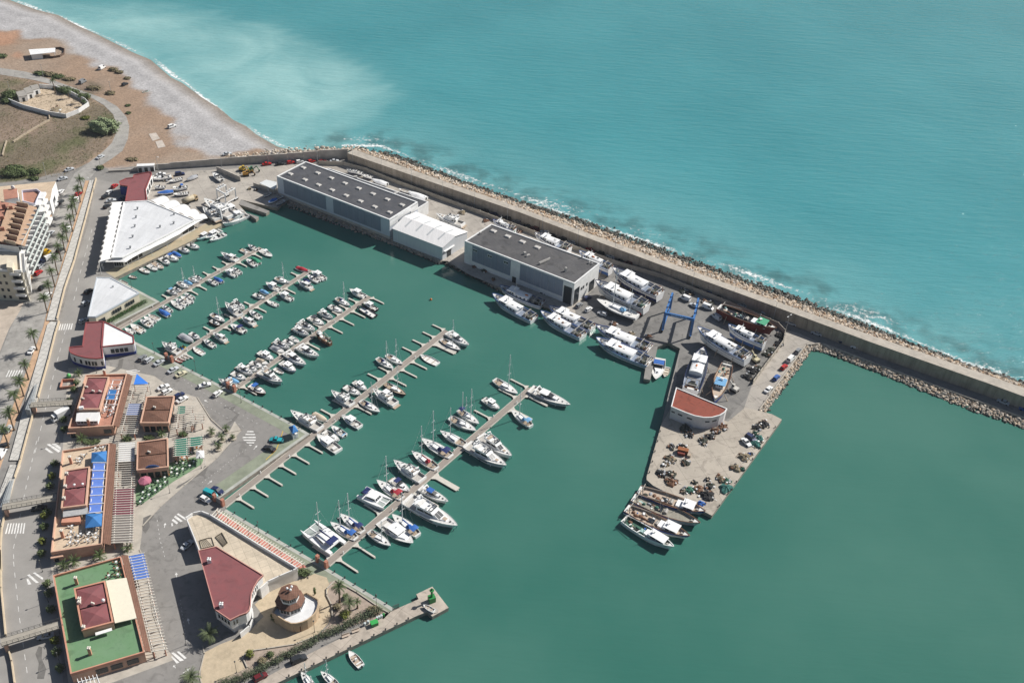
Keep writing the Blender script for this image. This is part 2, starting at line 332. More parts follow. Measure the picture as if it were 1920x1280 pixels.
def foam_strip(name,line,offs,dens,z):
    """strip along a polyline; offs lateral offsets (metres, left of travel positive), dens one density per offset"""
    pts=[]; 
    for a,b_ in zip(line,line[1:]):
        k=max(1,int((b_-a).length/4))
        for i in range(k): pts.append(a.lerp(b_,i/k))
    pts.append(line[-1]); v=[];f=[];dd=[]; m=len(offs)
    for i,p in enumerate(pts):
        d=(pts[min(i+1,len(pts)-1)]-pts[max(i-1,0)]).normalized(); nn=Vector((-d.y,d.x,0)); wv=math.sin(i*.33)+math.sin(i*.13+1)*1.3
        for o,de in zip(offs,dens): v.append((p.x+nn.x*(o+wv*.6),p.y+nn.y*(o+wv*.6),z)); dd.append(de+.10*math.sin(i*.21+o)+.06*math.sin(i*.57))
    for i in range(len(pts)-1):
        for j in range(m-1): f.append((i*m+j,i*m+j+1,i*m+m+j+1,i*m+m+j))
    me=bpy.data.meshes.new(name); me.from_pydata(v,[],f); me.materials.append(FOAM)
    a=me.attributes.new('dens','FLOAT','POINT'); a.data.foreach_set('value',dd)
    o=bpy.data.objects.new(name,me); COL.objects.link(o); o['kind']='stuff'; tag(o,'broken white foam lying on the water','foam'); return o
o=foam_strip('surf_foam',beach_w[1:-1],[-1,0.5,2.5,5,9],[.2,.52,.40,.16,.0],.04); o['label']='thin white surf breaking along the shingle beach'
o=foam_strip('sea_foam',out_w,[-2,1,4,8,14,20],[.28,.45,.39,.30,.16,.0],.05); o['label']='white foam washing along the rocks outside the sea wall'
# ================================================================ road and paving sheets on the quay
def sheet(name,pts,m,z=1.504,k=None,kind='structure'):
    mb=MB(); mb.sheet(P(pts,z,k)); return struct(name,mb,m,kind)
def slab(name,pts,m,z0,z1,k=None,side=None):
    mb=MB(); mb.prism(P(pts,z1,k),z0,z1,0,True,1 if side else None); return struct(name,mb,[m,side] if side else m)
ROADG=mat('worn_grey_road',(.34,.325,.30),.9,.25,.3,bump=.1,bscale=3,stain=.2)
YARD=mat('yard_concrete',(.43,.395,.345),.88,.25,.15,bump=.1,bscale=2,col2=(.35,.32,.285),detail=12,stain=.22,joint=(6.0,-.53,.07))
YARD2=mat('stained_yard_concrete',(.235,.225,.21),.88,.3,.16,bump=.1,bscale=2,col2=(.165,.16,.152),detail=12,stain=.3,joint=(7.0,-.53,.06))
PIER=mat('pier_concrete',(.45,.40,.335),.88,.25,.18,bump=.12,bscale=2,col2=(.38,.34,.285),detail=12,stain=.24,joint=(7.0,-.35,.07))
QEDGE=mat('green_quay_paving',(.25,.275,.205),.85,.25,.3,bump=.1)
QCAP=mat('quay_coping',(.40,.41,.37),.8,.2,.5)
TANP=mat('stone_plaza_paving',(.52,.425,.30),.85,.3,.9,bump=.3,bscale=2.5,col2=(.43,.355,.25),stain=.14)
LPAV=mat('light_paving',(.46,.42,.36),.85,.2,.4,bump=.1)
WALKP=mat('pale_walkway_slabs',(.56,.54,.50),.85,.12,.5,bump=.1,stain=.12,joint=(2.0,.25,.09))
PINK=mat('tan_tile_pavement',(.52,.345,.22),.85,.2,.5)
TANW=mat('cream_render',(.55,.47,.36),.85,.15,.6)
k1=K(0,290,4); k2=K(0,580,4.571); k3=K(0,820,4.8); k4=K(0,1010,4.739)
sheet('country_road',[(-400,500),(0,510),(200,540),(420,610),(640,690),(780,740),(880,800),(950,880),(970,950),(960,1040),(920,1130),(840,1190),(760,1240),(700,1290),(580,1290),(620,1260),(690,1200),(770,1140),(840,1070),(870,1000),(870,930),(850,860),(780,790),(660,720),(480,660),(250,600),(0,560),(-400,550)],ROADG,1.502,k0)
# avenue on the far left, with tan pavement and the raised walkway that covers the channel
sheet('avenue',[(720,40),(560,140),(520,210),(470,300),(430,420),(375,560),(330,680),(290,790),(255,900),(215,1010),(160,1130),(80,1300),(0,1500),(-200,2300),(-200,4200),(-60,4200),(-60,2300),(260,1500),(330,1280),(400,1060),(470,860),(530,640),(580,470),(640,240),(660,200),(740,100)],ROADG,1.504,k1)
slab('palm_pavement',[(640,195),(675,195),(590,500),(540,690),(470,900),(390,1150),(360,1290),(290,1500),(150,1900),(0,2350),(-100,2700),(-170,2700),(-60,2350),(90,1900),(245,1500),(325,1290),(360,1150),(440,900),(500,690),(560,500)],PINK,1.5,1.62,k1)
slab('promenade_walkway',[(672,192),(722,187),(640,500),(560,800),(490,1000),(430,1240),(348,1240),(400,1050),(480,800),(570,520)],WALKP,1.5,1.95,k1,TANW)
slab('promenade_walkway',[(440,100),(505,115),(480,180),(420,420),(330,740),(285,890),(240,1060),(180,1290),(80,1290),(150,1040),(190,880),(260,640),(330,400),(405,130)],WALKP,1.5,1.95,k2,TANW)
slab('promenade_walkway',[(90,245),(185,245),(130,380),(60,640),(15,850),(5,1030),(-30,1200),(-60,1500),(-60,2200),(-260,2200),(-260,1500),(-120,1000),(-60,700),(0,480)],WALKP,1.5,1.95,k3,TANW)
TANW2=mat('sandy_low_wall',(.56,.46,.33),.85,.15,.6)
def low_wall(name,pts,z0,z1,t,m,label,k=None,group=None):
    mb=MB(); q=P(pts,z0,k); mb.wall(q,z0,z1,t)
    return single(name,mb,m,label,'wall',group)
low_wall('low_wall',[(722,187),(640,500),(560,800),(490,1000),(430,1240)],1.5,2.55,.35,TANW2,'long sandy low wall between the walkway and the quay road, upper stretch',k1)
low_wall('low_wall',[(508,112),(480,200),(420,440),(330,760)],1.5,2.55,.35,TANW2,'sandy low wall beside the walkway above the first footbridge',k2)
low_wall('low_wall',[(287,905),(240,1075),(180,1300),(130,1450)],1.5,2.55,.35,TANW2,'sandy low wall beside the walkway between the first and second footbridge',k2)
low_wall('low_wall',[(60,650),(20,820),(8,1000),(16,1200)],1.5,2.55,.35,TANW2,'sandy low wall beside the walkway below the second footbridge',k3)
low_wall('low_wall',[(10,120),(15,450),(55,860)],1.5,2.55,.35,TANW2,'sandy low wall along the road above the third footbridge',k4)
low_wall('low_wall',[(70,950),(110,1100),(135,1290)],1.5,2.55,.35,TANW2,'sandy low wall along the road below the third footbridge',k4)
sheet('sandy_plot',[(-500,1090),(0,1090),(60,1080),(200,1060),(150,1170),(70,1300),(20,1420),(-60,1650),(-500,1650)],mat('bare_sand',(.47,.40,.33),.95,.25,.3),1.506,k1)
sheet('apartment_forecourt',[(290,760),(300,690),(350,560),(400,430),(380,440),(240,860),(190,1060),(215,1010),(255,900)],PINK,1.508,k1)
# quay edge strips round the basin
def strip(name,line,w_in,m,z,k=None):
    """band along the quay edge; w_in metres wide to the left of travel"""
    q=P(line,z,k); n_=len(q); inn=[]
    for i in range(n_):
        d0=(q[i]-q[i-1]).normalized() if i else (q[1]-q[0]).normalized(); d1=(q[i+1]-q[i]).normalized() if i<n_-1 else d0
        d=(d0+d1).normalized(); nn=Vector((-d.y,d.x,0)); s=1/max(.5,abs(nn.dot(Vector((-d0.y,d0.x,0))))); inn.append(q[i]+nn*w_in*s)
    mb=MB()
    for i in range(n_-1): mb.quad(q[i],q[i+1],inn[i+1],inn[i]) if w_in>0 else mb.quad(q[i],inn[i],inn[i+1],q[i+1])
    return struct(name,mb,m)
STP=0
for ln in ([(738.5,1139.6),(615,1065),(424,954)],[(412,933),(581,813)],[(581,813),(545.5,792),(430,730),(254.7,641),(222,624)],[(216.4,608),(299.5,565.5)],[(299.5,565.5),(224,525)]):
    strip('quay_edge_paving',ln,4.6 if ln[0][0]!=412 else 5.2,QEDGE,1.506+.004*STP); strip('quay_coping',ln,1.1,QCAP,1.530+.004*STP); STP+=1
strip('market_promenade',[(215.6,520.6),(371,445.6),(422,419.4)],6.2,mat('tan_quay_paving',(.45,.36,.24),.85,.3,.3,col2=(.34,.315,.225)),1.506)
sheet('boatyard_concrete',[(235,340),(282,330),(330,322),(430,317),(520,311),(600,306),(660,311),(700,322),(790,357),(900,397),(1000,437),(1070,463),(1160,496),(1120,545),(1080,600),(1000,565),(880,515),(838,489),(826,489),(729,448),(542,374),(529,380),(520,390),(470,379),(452,374),(447,383),(460,397),(422,419),(371,445),(330,400),(290,375),(250,372)],YARD,1.505)
sheet('shipyard_ground',[(1160,496),(1240,519),(1352,564),(1465,612),(1472,628),(1467,642),(1450,666),(1410,718),(1400,745),(1360,790),(1262,760),(1275,653),(1253,642),(1233,650),(1217,645),(1114,604),(1080,600),(1078,575)],YARD2,1.508)
sheet('ramp_road',[(1411,719),(1451,667),(1469,643),(1475,620),(1500,625),(1540,645),(1511,648),(1421.7,770),(1395,765)],YARD,1.511)
sheet('fishing_pier_surface',[(1240,795),(1212.5,892.5),(1212.5,899),(1225,910),(1335,966),(1466,786),(1447,776),(1421,769),(1397,764),(1365,790),(1262,758)],PIER,1.514)
sheet('jetty_surface',[(-60,1660),(519.4,1279.7),(660,1211.7),(779,1155),(800.4,1146),(810.7,1155),(841.1,1138.4),(810.7,1098.9),(780.4,1113.2),(785,1122.4),(740,1142),(700,1160),(640,1195),(560,1235),(470,1285),(300,1400)],mat('jetty_concrete',(.47,.41,.345),.88,.22,.4,bump=.1,stain=.2,joint=(5.0,.55,.06)),1.506)
mb=MB(); 
for a,b_ in (((651,287),(664,281)),):
    pass
# ================================================================ sea wall with walkway
WALLM=mat('sea_wall_concrete',(.40,.335,.265),.9,.3,.6,bump=.2,aniso=(0,1,1,.12),stain=.15)
WALKM=mat('sea_wall_walkway',(.43,.39,.335),.88,.2,.5,bump=.1,stain=.15)
INN=[(651,287),(977,399),(1083,439),(1240,497),(1400,555),(1638,643),(1855,719),(1920,743),(2300,884)]
OUT=[(664,280.5),(977,390.5),(1083,430),(1240,487),(1400,545),(1638,630),(1855,704),(1920,727),(2300,867)]
ZW=7.0
inn=P(INN,ZW); out=P(OUT,ZW)
sw=thing('sea_wall','long concrete sea wall with a walkway on top, between road and sea rocks','wall',(inn[0].x,inn[0].y,1.5))
mb=MB()
for i in range(len(inn)-1):
    a,b_,c,d=inn[i],inn[i+1],out[i+1],out[i]
    nn=Vector((-(b_-a).y,(b_-a).x,0)).normalized()*.35
    mb.quad(a,b_,c,d); mb.quad(a+nn-Vector((0,0,6)),b_+nn-Vector((0,0,6)),b_+nn,a+nn); mb.quad(d,c,c-Vector((0,0,3)),d-Vector((0,0,3)))
a,b_=inn[0],out[0]; mb.quad(b_,a,a-Vector((0,0,6)),b_-Vector((0,0,6)))
part(sw,'walkway',mb,WALKM)
# wall face made of cast panels with open joints
tot=0
for i in range(len(inn)-1):
    a,b_=inn[i],inn[i+1]; L=(b_-a).length; u=(b_-a)/L; nn=Vector((-u.y,u.x,0)); ang=math.atan2(u.y,u.x); k=max(1,round(L/5.2)); wd=L/k
    for j in range(k):
        c=a+u*(wd*(j+.5)); pr=R_.uniform(-.04,.05)
        mb=MB(); mb.box((c.x+nn.x*(.18-pr*.5),c.y+nn.y*(.18-pr*.5),1.5+(ZW-1.58)/2),(wd-.12,.36+pr,ZW-1.58),ang)
        part(sw,'panel',mb,WALLM)
# ================================================================ armour rocks
def rocks(name,n_,place,m,label,smin,smax,flat=.7,mi=None):
    ico=[(0,0,1),(.89,0,.45),(.28,.85,.45),(-.72,.53,.45),(-.72,-.53,.45),(.28,-.85,.45),(.72,.53,-.45),(-.28,.85,-.45),(-.89,0,-.45),(-.28,-.85,-.45),(.72,-.53,-.45),(0,0,-1)]
    icf=[(0,1,2),(0,2,3),(0,3,4),(0,4,5),(0,5,1),(1,6,2),(2,7,3),(3,8,4),(4,9,5),(5,10,1),(2,6,7),(3,7,8),(4,8,9),(5,9,10),(1,10,6)]
    I=np.array(ico); rs=np.random.RandomState(n_); V=[];Fc=[];MI=[]
    for i in range(n_):
        p,t=place(rs); s=rs.uniform(smin,smax)*np.array([rs.uniform(.7,1.3),rs.uniform(.7,1.3),flat*rs.uniform(.7,1.2)])
        a=rs.rand()*6.28; v=I*(1+rs.uniform(-.28,.28,(12,1)))*s
        v=np.stack([v[:,0]*math.cos(a)-v[:,1]*math.sin(a),v[:,0]*math.sin(a)+v[:,1]*math.cos(a),v[:,2]],1)+np.array(p)
        o=len(V)*12; V.append(v); Fc+=[tuple(q+o for q in f) for f in icf]; MI+=[mi(t,rs) if mi else 0]*15
    me=bpy.data.meshes.new(name); me.from_pydata(np.concatenate(V).tolist(),[],Fc)
    for q in m: me.materials.append(q)
    me.polygons.foreach_set('material_index',MI); me.update()
    o=bpy.data.objects.new(name,me); COL.objects.link(o); o['kind']='stuff'; tag(o,label,'rocks'); return o
RK=[mat('pale_rock',(.50,.40,.30),.9,.3,1.2,bump=.3),mat('cream_rock',(.60,.52,.43),.9,.25,1.2,bump=.3),mat('rust_rock',(.42,.29,.19),.9,.3,1.2,bump=.3),mat('grey_rock',(.34,.31,.27),.9,.3,1.2,bump=.3),mat('wet_rock',(.075,.072,.058),.55,.4,1.5,bump=.3)]
def along(line):
    L=[0]
    for a,b_ in zip(line,line[1:]): L.append(L[-1]+(b_-a).length)
    def f(s):
        s=s*L[-1]
        for i in range(len(line)-1):
            if s<=L[i+1]: return line[i].lerp(line[i+1],(s-L[i])/(L[i+1]-L[i]+1e-9))
        return line[-1]
    return f
def resample(line,n_):
    f=along(line); return [f(i/(n_-1)) for i in range(n_)]
OUTR=[(664,280.5),(720,299),(780,321)]+OUT[1:]
top_l=resample(P(OUTR,6.4),400)
bw=[v.copy() for v in out_w]
def nearest(p,line):
    best=None
    for a,b_ in zip(line,line[1:]):
        d=b_-a; t=max(0,min(1,(p-a).dot(d)/d.length_squared)); q=a+d*t; e=(q.xy-p.xy).length
        if best is None or e<best[0]: best=(e,q)
    return best[1]
dense=resample(bw,260); foot=[nearest(Vector((p.x,p.y,0)),dense) for p in top_l]
def place_out(rs):
    i=rs.randint(len(top_l)-1); f=rs.rand(); a=top_l[i].lerp(top_l[i+1],f); b_=foot[i].lerp(foot[i+1],f); t=rs.rand()**.9
    p=a.lerp(Vector((b_.x,b_.y,-.1)),t); return (p.x+rs.randn()*.5,p.y+rs.randn()*.5,a.z*(1-t)**1.15+ -.1*t+rs.uniform(-.3,.3)),t
mb=MB()
for i in range(len(top_l)-1):
    a,b_=top_l[i],top_l[i+1]; c,d=foot[i+1],foot[i]
    mb.quad(a,b_,Vector((c.x,c.y,-1.2)),Vector((d.x,d.y,-1.2)))
struct('rock_mound',mb,mat('rubble_core',(.36,.29,.22),.95,.5,.5,bump=.5))
rocks('armour_rocks',7600,place_out,RK,'tumbled pale armour rocks sloping from the sea wall into the sea, dark at the waterline',.32,.78,.75,lambda t,rs: 4 if t>rs.uniform(.50,.64) else rs.choice([0,1,1,0,2,3]))
rootl=P([(430,297),(500,289),(560,284),(600,282),(640,281),(664,280)],2.2)
rootf=along(rootl)
def place_root(rs):
    p=rootf(rs.rand()); return (p.x+rs.randn()*2.2,p.y+rs.randn()*2.0,1.3+rs.rand()*1.6),.2
rocks('root_rocks',420,place_root,RK,'line of small pale rocks behind the wall at the root of the mole',.35,.9,.7,lambda t,rs: rs.choice([0,1,1,3]))
def band_rocks(name,top,bot,zt,zb,n_,label,smin,smax,cols):
    a=along(P(top,zt)); b2=along(P(bot,zb))
    def pf(rs):
        s=rs.rand(); t=rs.rand(); p=a(s).lerp(b2(s),t); return (p.x+rs.randn()*.2,p.y+rs.randn()*.2,p.z+rs.uniform(-.15,.25)),t
    q1=resample(P(top,zt),60); q2=resample(P(bot,zb-.9),60); mb=MB()
    for i in range(59): mb.quad(q1[i],q2[i],q2[i+1],q1[i+1])
    struct('rock_bed',mb,MATS['rubble_core'])
    return rocks(name,n_,pf,RK,label,smin,smax,.75,cols)
band_rocks('riprap_rocks',[(1421.7,770),(1511,648),(1540.8,645.6),(1652,687.6),(1920,785),(2300,925)],[(1437,771),(1520,658),(1535,657),(1630,693),(1806,764),(1920,804),(2300,948)],1.3,.0,2800,'bank of pale riprap stones along the inner edge of the mole road',.30,.68,lambda t,rs: 4 if t>rs.uniform(.8,1.0) else rs.choice([0,1,3,3,0]))
band_rocks('rubble_rocks',[(541,374),(677,428),(729,449),(826,490)],[(536,388),(677,438.5),(729,457),(825,496)],1.2,-.1,900,'grey rubble stones at the foot of the long grey warehouse quay',.25,.55,lambda t,rs: 4 if t>rs.uniform(.7,1.0) else rs.choice([3,3,3,0]))
band_rocks('rubble_rocks',[(838,488),(900,518),(935,539),(1026,574)],[(833,497),(898,526),(934,546),(1026,580)],1.2,-.1,420,'dark rubble stones along the quay before the windowed warehouse',.25,.5,lambda t,rs: 4 if t>rs.uniform(.4,.9) else rs.choice([3,3,0]))
# root wall below the beach
wb=P([(203,323),(250,320.5),(283,318.5),(320,316),(430,308.5),(540,302.5),(600,299.5),(652,297.5)],1.5); wh=[.9,1.0,2.4,3.0,3.6,4.2,4.8,5.5]
rw=thing('retaining_wall','grey retaining wall between the beach and the boatyard road','wall',tuple(wb[0]))
for i in range(len(wb)-1):
    a,b_=wb[i],wb[i+1]; k=max(1,round((b_-a).length/9))
    for j in range(k):
        c,d=a.lerp(b_,j/k),a.lerp(b_,(j+1)/k); h=lerp(wh[i],wh[i+1],(j+.5)/k); mb=MB()
        mb.box(((c.x+d.x)/2,(c.y+d.y)/2,1.5+h/2),((d-c).length-.06,.5+R_.uniform(-.03,.03),h),math.atan2((d-c).y,(d-c).x)); part(rw,'panel',mb,CONC)
# yard boundary wall with posts
YW=[(598,309),(646,310.5),(687.5,322),(729,339),(791.7,362),(900,402),(931,414),(1073,466.5),(1160.7,498),(1240,521),(1297,545),(1351.6,566),(1410,591),(1458,612),(1471,626),(1467.5,644),(1450,668),(1430,694),(1410.7,721)]
yb=P(YW,1.5)
yw=thing('boundary_wall','pale boundary wall with capped posts round the boatyards','wall',tuple(yb[0]))
YWM=mat('boundary_wall_render',(.43,.385,.32),.88,.25,.4)
for i in range(len(yb)-1):
    a,b_=yb[i],yb[i+1]; k=max(1,round((b_-a).length/4)); ang=math.atan2((b_-a).y,(b_-a).x)
    for j in range(k):
        c,d=a.lerp(b_,j/k),a.lerp(b_,(j+1)/k); mb=MB()
        mb.box(((c.x+d.x)/2,(c.y+d.y)/2,2.5),((d-c).length-.3,.2,2.0),ang); part(yw,'panel',mb,YWM)
        mb=MB(); mb.box((c.x,c.y,2.6),(.3,.32,2.2),ang); part(yw,'post',mb,YWM)
# kerb-side low wall along the mole road
low_wall('parapet',[(1424,768),(1511,647),(1541,644.5),(1652,686.5),(1920,784),(2300,922)],1.5,1.95,.4,WALKM,'low pale parapet along the inner edge of the mole road')
# ================================================================ building helpers
DROOF=mat('dark_membrane_roof',(.068,.072,.084),.8,.25,.3,bump=.1,col2=(.092,.093,.10),stain=.2,joint=(3.0,-.535,.035))
GREYP=mat('blue_grey_cladding',(.22,.255,.32),.5,.14,.8,aniso=(.5,3,3,.1),stain=.1)
WWALL=mat('white_wall',(.74,.735,.72),.7,.12,.5,stain=.07)
BURG=mat('burgundy_roof',(.235,.078,.082),.8,.22,.35,col2=(.20,.078,.082),bump=.1,stain=.14)
BROWN=mat('brown_tile_roof',(.205,.105,.072),.8,.22,.5,col2=(.17,.088,.06),bump=.2,bscale=4,stain=.14,joint=(.55,-.2,.06))
SALM=mat('salmon_render',(.55,.27,.185),.8,.15,.6)
SALM2=mat('pale_salmon_render',(.58,.36,.26),.8,.15,.6)
TERR=mat('terracotta_floor',(.42,.205,.145),.8,.2,.6)
BEIGE=mat('beige_terrace_floor',(.60,.47,.34),.8,.12,.4,stain=.12,joint=(3.2,.1,.05))
GREEN=mat('green_terrace_floor',(.125,.24,.12),.8,.15,.3,col2=(.15,.255,.145),stain=.2)
BLUEF=mat('blue_fabric',(.04,.17,.42),.7,.1,1)
BLUE2=mat('royal_blue_fabric',(.12,.22,.60),.7,.1,1)
CREAMF=mat('cream_fabric',(.66,.62,.50),.75,.06,1)
WFAB=mat('white_fabric',(.72,.715,.70),.75,.06,.6)
WOODW=mat('white_painted_timber',(.72,.68,.60),.7,.12,1.5)
CREAM=mat('cream_wall',(.66,.60,.47),.8,.12,.5)
BLUEP=mat('blue_base_paint',(.03,.05,.22),.6,.1,1)
GREYR=mat('pale_grey_sheet_roof',(.68,.69,.70),.5,.08,.2,aniso=(.5,4,.4,1),stain=.06,joint=(4.5,.3,.025))
Z0=1.5
def onwall(mb,a,b,s0,s1,z0,z1,c,t=.06,mi=0,frac=True):
    """thin box on the wall a-b between fractions s0..s1 and heights z0..z1, standing proud by t away from centre c"""
    a=Vector((a[0],a[1],0)); b=Vector((b[0],b[1],0)); d=b-a; L=d.length; u=d/L; nn=Vector((u.y,-u.x,0))
    if nn.dot(Vector((c[0],c[1],0))-(a+b)/2)>0: nn=-nn
    if not frac: s0/=L; s1/=L
    m=a+d*((s0+s1)/2)+nn*(t/2); mb.box((m.x,m.y,(z0+z1)/2),(L*abs(s1-s0),t,z1-z0),math.atan2(u.y,u.x),mi)
def shrink(poly,d):
    n=len(poly); A=sum(poly[i][0]*poly[(i+1)%n][1]-poly[(i+1)%n][0]*poly[i][1] for i in range(n)); sg=1 if A>0 else -1; r=[]
    for i in range(n):
        p0,p,p1=Vector(poly[i-1]).xy,Vector(poly[i]).xy,Vector(poly[(i+1)%n]).xy
        d0=(p-p0).normalized(); d1=(p1-p).normalized(); n0=Vector((-d0.y,d0.x))*sg; n1=Vector((-d1.y,d1.x))*sg
        h=(n0+n1); 
        if h.length<1e-4: h=n0
        h.normalize(); k=d/max(.35,h.dot(n0)); q=p+h*k; r.append(Vector((q.x,q.y,0)))
    return r
def rim(mb,poly,z0,z1,t,mi=0):
    """parapet ring: outer outline poly, thickness t"""
    inn_=shrink(poly,t); n=len(poly)
    for i in range(n):
        j=(i+1)%n; a,b,c,d=poly[i],poly[j],inn_[j],inn_[i]
        V=[(p[0],p[1],z0) for p in (a,b,c,d)]+[(p[0],p[1],z1) for p in (a,b,c,d)]
        mb.add(V,[(4,5,6,7),(0,1,5,4),(2,3,7,6)],mi)
    return inn_
def hip(mb,poly,zb,zt,k=.5,mi=0):
    """hip roof on a four-cornered outline; the ridge runs along the longer way"""
    p=[Vector((q[0],q[1],0)) for q in poly]; 
    if (p[1]-p[0]).length<(p[2]-p[1]).length: p=p[1:]+p[:1]
    w_=(p[2]-p[1]).length/2; L=(p[1]-p[0]).length; f=min(.5,w_/L*k*2)
    m0=(p[0]+p[3])/2; m1=(p[1]+p[2])/2; r0=m0.lerp(m1,f); r1=m0.lerp(m1,1-f)
    V=[(q.x,q.y,zb) for q in p]+[(r0.x,r0.y,zt),(r1.x,r1.y,zt)]
    return mb.add(V,[(0,1,5,4),(2,3,4,5),(1,2,5),(3,0,4)],mi)
def pyramid(mb,poly,zb,zt,mi=0):
    c=ctr(poly); n=len(poly); V=[(q[0],q[1],zb) for q in poly]+[(c.x,c.y,zt)]
    return mb.add(V,[(i,(i+1)%n,n) for i in range(n)],mi)
def bld(name,label,poly,cat='building'):
    c=ctr(poly); return thing(name,label,cat,(c.x,c.y,Z0))
# ---------------------------------------------------------------- long grey warehouse
kW=K(500,270,4.8); zr=11.15
def skylight(B,p,z,u,s=1.9,name='skylight'):
    v=Vector((-u.y,u.x,0)); mb=MB(); a=s*.62; h=s*.5
    lo=[p+u*(i*a)+v*(j*h) for i,j in((-1,-1),(1,-1),(1,1),(-1,1))]; hi=[p+u*(i*a*.8)+v*(j*h*.72) for i,j in((-1,-1),(1,-1),(1,1),(-1,1))]
    mb.add([(q.x,q.y,z) for q in lo]+[(q.x,q.y,z+.28) for q in lo]+[(q.x,q.y,z+.55) for q in hi],[(0,1,5,4),(1,2,6,5),(2,3,7,6),(3,0,4,7),(4,5,9,8),(5,6,10,9),(6,7,11,10),(7,4,8,11),(8,9,10,11)])
    return part(B,name,mb,SKYL)
SKYL=mat('skylight_dome',(.50,.48,.45),.4,.1,2)
A,Bc,C_,D=[kW(*q,zr) for q in ((90,288),(350,155),(1360,520),(1105,680))]
poly=[A,D,C_,Bc]; cen=ctr(poly)
B=bld('warehouse','long grey waterfront warehouse with two rows of skylights on its dark roof',poly)
mb=MB(); mb.prism(poly,Z0,zr-.5); part(B,'wall',mb,mat('pale_blue_grey_wall',(.52,.56,.62),.6,.06,.4))
mb=MB(); rim(mb,poly,zr-.6,zr,.55); part(B,'parapet',mb,WHITE)
mb=MB(); mb.sheet(shrink(poly,.5),zr-.35); part(B,'roof',mb,DROOF)
for s0,s1 in((.06,.447),(.512,.925)):
    k_=6
    for i in range(k_):
        mb=MB(); onwall(mb,A,D,lerp(s0,s1,i/k_)+.0006,lerp(s0,s1,(i+1)/k_)-.0006,3.6,zr-.75,cen,.09+.01*(i%2)); part(B,'cladding_panel',mb,GREYP)
mb=MB(); onwall(mb,A,D,0,1,Z0,2.6,cen,.12); part(B,'plinth',mb,CONC)
mb=MB(); onwall(mb,C_,D,.28,.70,Z0,zr-3.2,cen,.08); part(B,'doorway',mb,GLASS)
mb=MB(); onwall(mb,C_,D,.0,.26,zr-3.6,zr-.7,cen,.12); onwall(mb,C_,D,.72,1,zr-3.6,zr-.7,cen,.12);onwall(mb,C_,D,.0,1,zr-2.4,zr-.7,cen,.16); part(B,'fascia',mb,WHITE)
u=(D-A).normalized()
for q in [(328,212),(458,260),(580,305),(703,352),(828,398),(955,447),(1085,497),(1217,547),(212,268),(343,320),(465,366),(587,413),(714,462),(843,513),(971,563),(1106,614)]:
    skylight(B,kW(*q,zr-.1),zr-.35,u)
za=7.6; e1,e2,e3=kW(560,218,za),kW(1457,520,za),kW(1368,572,za); nv=Vector(((C_-Bc).y,-(C_-Bc).x,0)).normalized()*-1
i1=Bc.lerp(C_,.06); i2=C_.lerp(Bc,.005); dd=.05
ap=[Vector((i1.x,i1.y,0))+nv*dd,e1,e2,Vector((i2.x,i2.y,0))+nv*dd]
mb=MB(); mb.prism(ap,Z0,za-.4); part(B,'annex_wall',mb,WWALL)
mb=MB(); rim(mb,ap,za-.5,za,.4); part(B,'annex_parapet',mb,WHITE)
mb=MB(); mb.sheet(shrink(ap,.35),za-.3); part(B,'annex_roof',mb,DROOF)
for q in ((800,302),(1165,448)): p=kW(*q,za); mb=MB(); mb.box((p.x,p.y,za+.2),(1.6,1.0,1.0),.4); part(B,'roof_unit',mb,SKYL)
# ---------------------------------------------------------------- white shed with a ridge
ze=7.9; f0,f1,b0,b1=kW(1135,757,ze),kW(1583,928,ze),kW(1345,612,ze),kW(1805,790,ze)
r0=(f0+b0)/2; r1=(f1+b1)/2; zrd=9.6
B=bld('gabled_shed','white gabled metal shed between the two grey warehouses',[f0,f1,b1,b0]); cen=ctr([f0,f1,b0,b1])
CORW=mat('white_corrugated_wall',(.60,.62,.64),.55,.08,.6,aniso=(.5,4,4,.1))
mb=MB(); V=[(p.x,p.y,Z0) for p in (f0,f1,b1,b0)]+[(p.x,p.y,ze-.05) for p in (f0,f1,b1,b0)]+[(r0.x,r0.y,zrd-.05),(r1.x,r1.y,zrd-.05)]
mb.add(V,[(0,1,5,4),(1,2,6,9,5),(2,3,7,6),(3,0,4,8,7)]); part(B,'wall',mb,CORW)
ud=(f1-f0).normalized()*.25
for nm,(x0,x1) in (('roof_slope',(f0,f1)),('roof_slope',(b0,b1))):
    mb=MB(); o=(x0-r0); o.z=0; o=o.normalized()*.3
    aa,bb,cc,d_=[Vector((p.x,p.y,z_)) for p,z_ in ((x0-ud+o,ze-.08),(x1+ud+o,ze-.08),(r1+ud,zrd),(r0-ud,zrd))]
    dn=Vector((0,0,.12)); mb.add([aa,bb,cc,d_,aa-dn,bb-dn,cc-dn,d_-dn],[(0,1,2,3),(0,4,5,1),(1,5,6,2),(3,7,4,0),(7,6,5,4)]); part(B,nm,mb,mat('white_sheet_roof',(.74,.73,.72),.5,.1,.4,aniso=(.5,4,.4,1)))
for t in (.16,.38,.60,.82):
    mb=MB()
    for x0,x1 in ((f0,f1),(b0,b1)):
        p=Vector(((r0.lerp(r1,t)).x,(r0.lerp(r1,t)).y,zrd+.03)); q=x0.lerp(x1,t); q=Vector((q.x,q.y,ze+.03)); mb.bar(p.lerp(q,.06),p.lerp(q,.62),.8,.05)
    part(B,'rooflight_strip',mb,mat('grey_rooflight',(.45,.47,.48),.4))
mb=MB(); onwall(mb,f1,b1,.18,.34,Z0,5.2,cen,.1); part(B,'door',mb,GLASS)
mb=MB(); onwall(mb,f1,b1,.05,.45,5.3,5.6,cen,.7); part(B,'canopy',mb,WHITE)
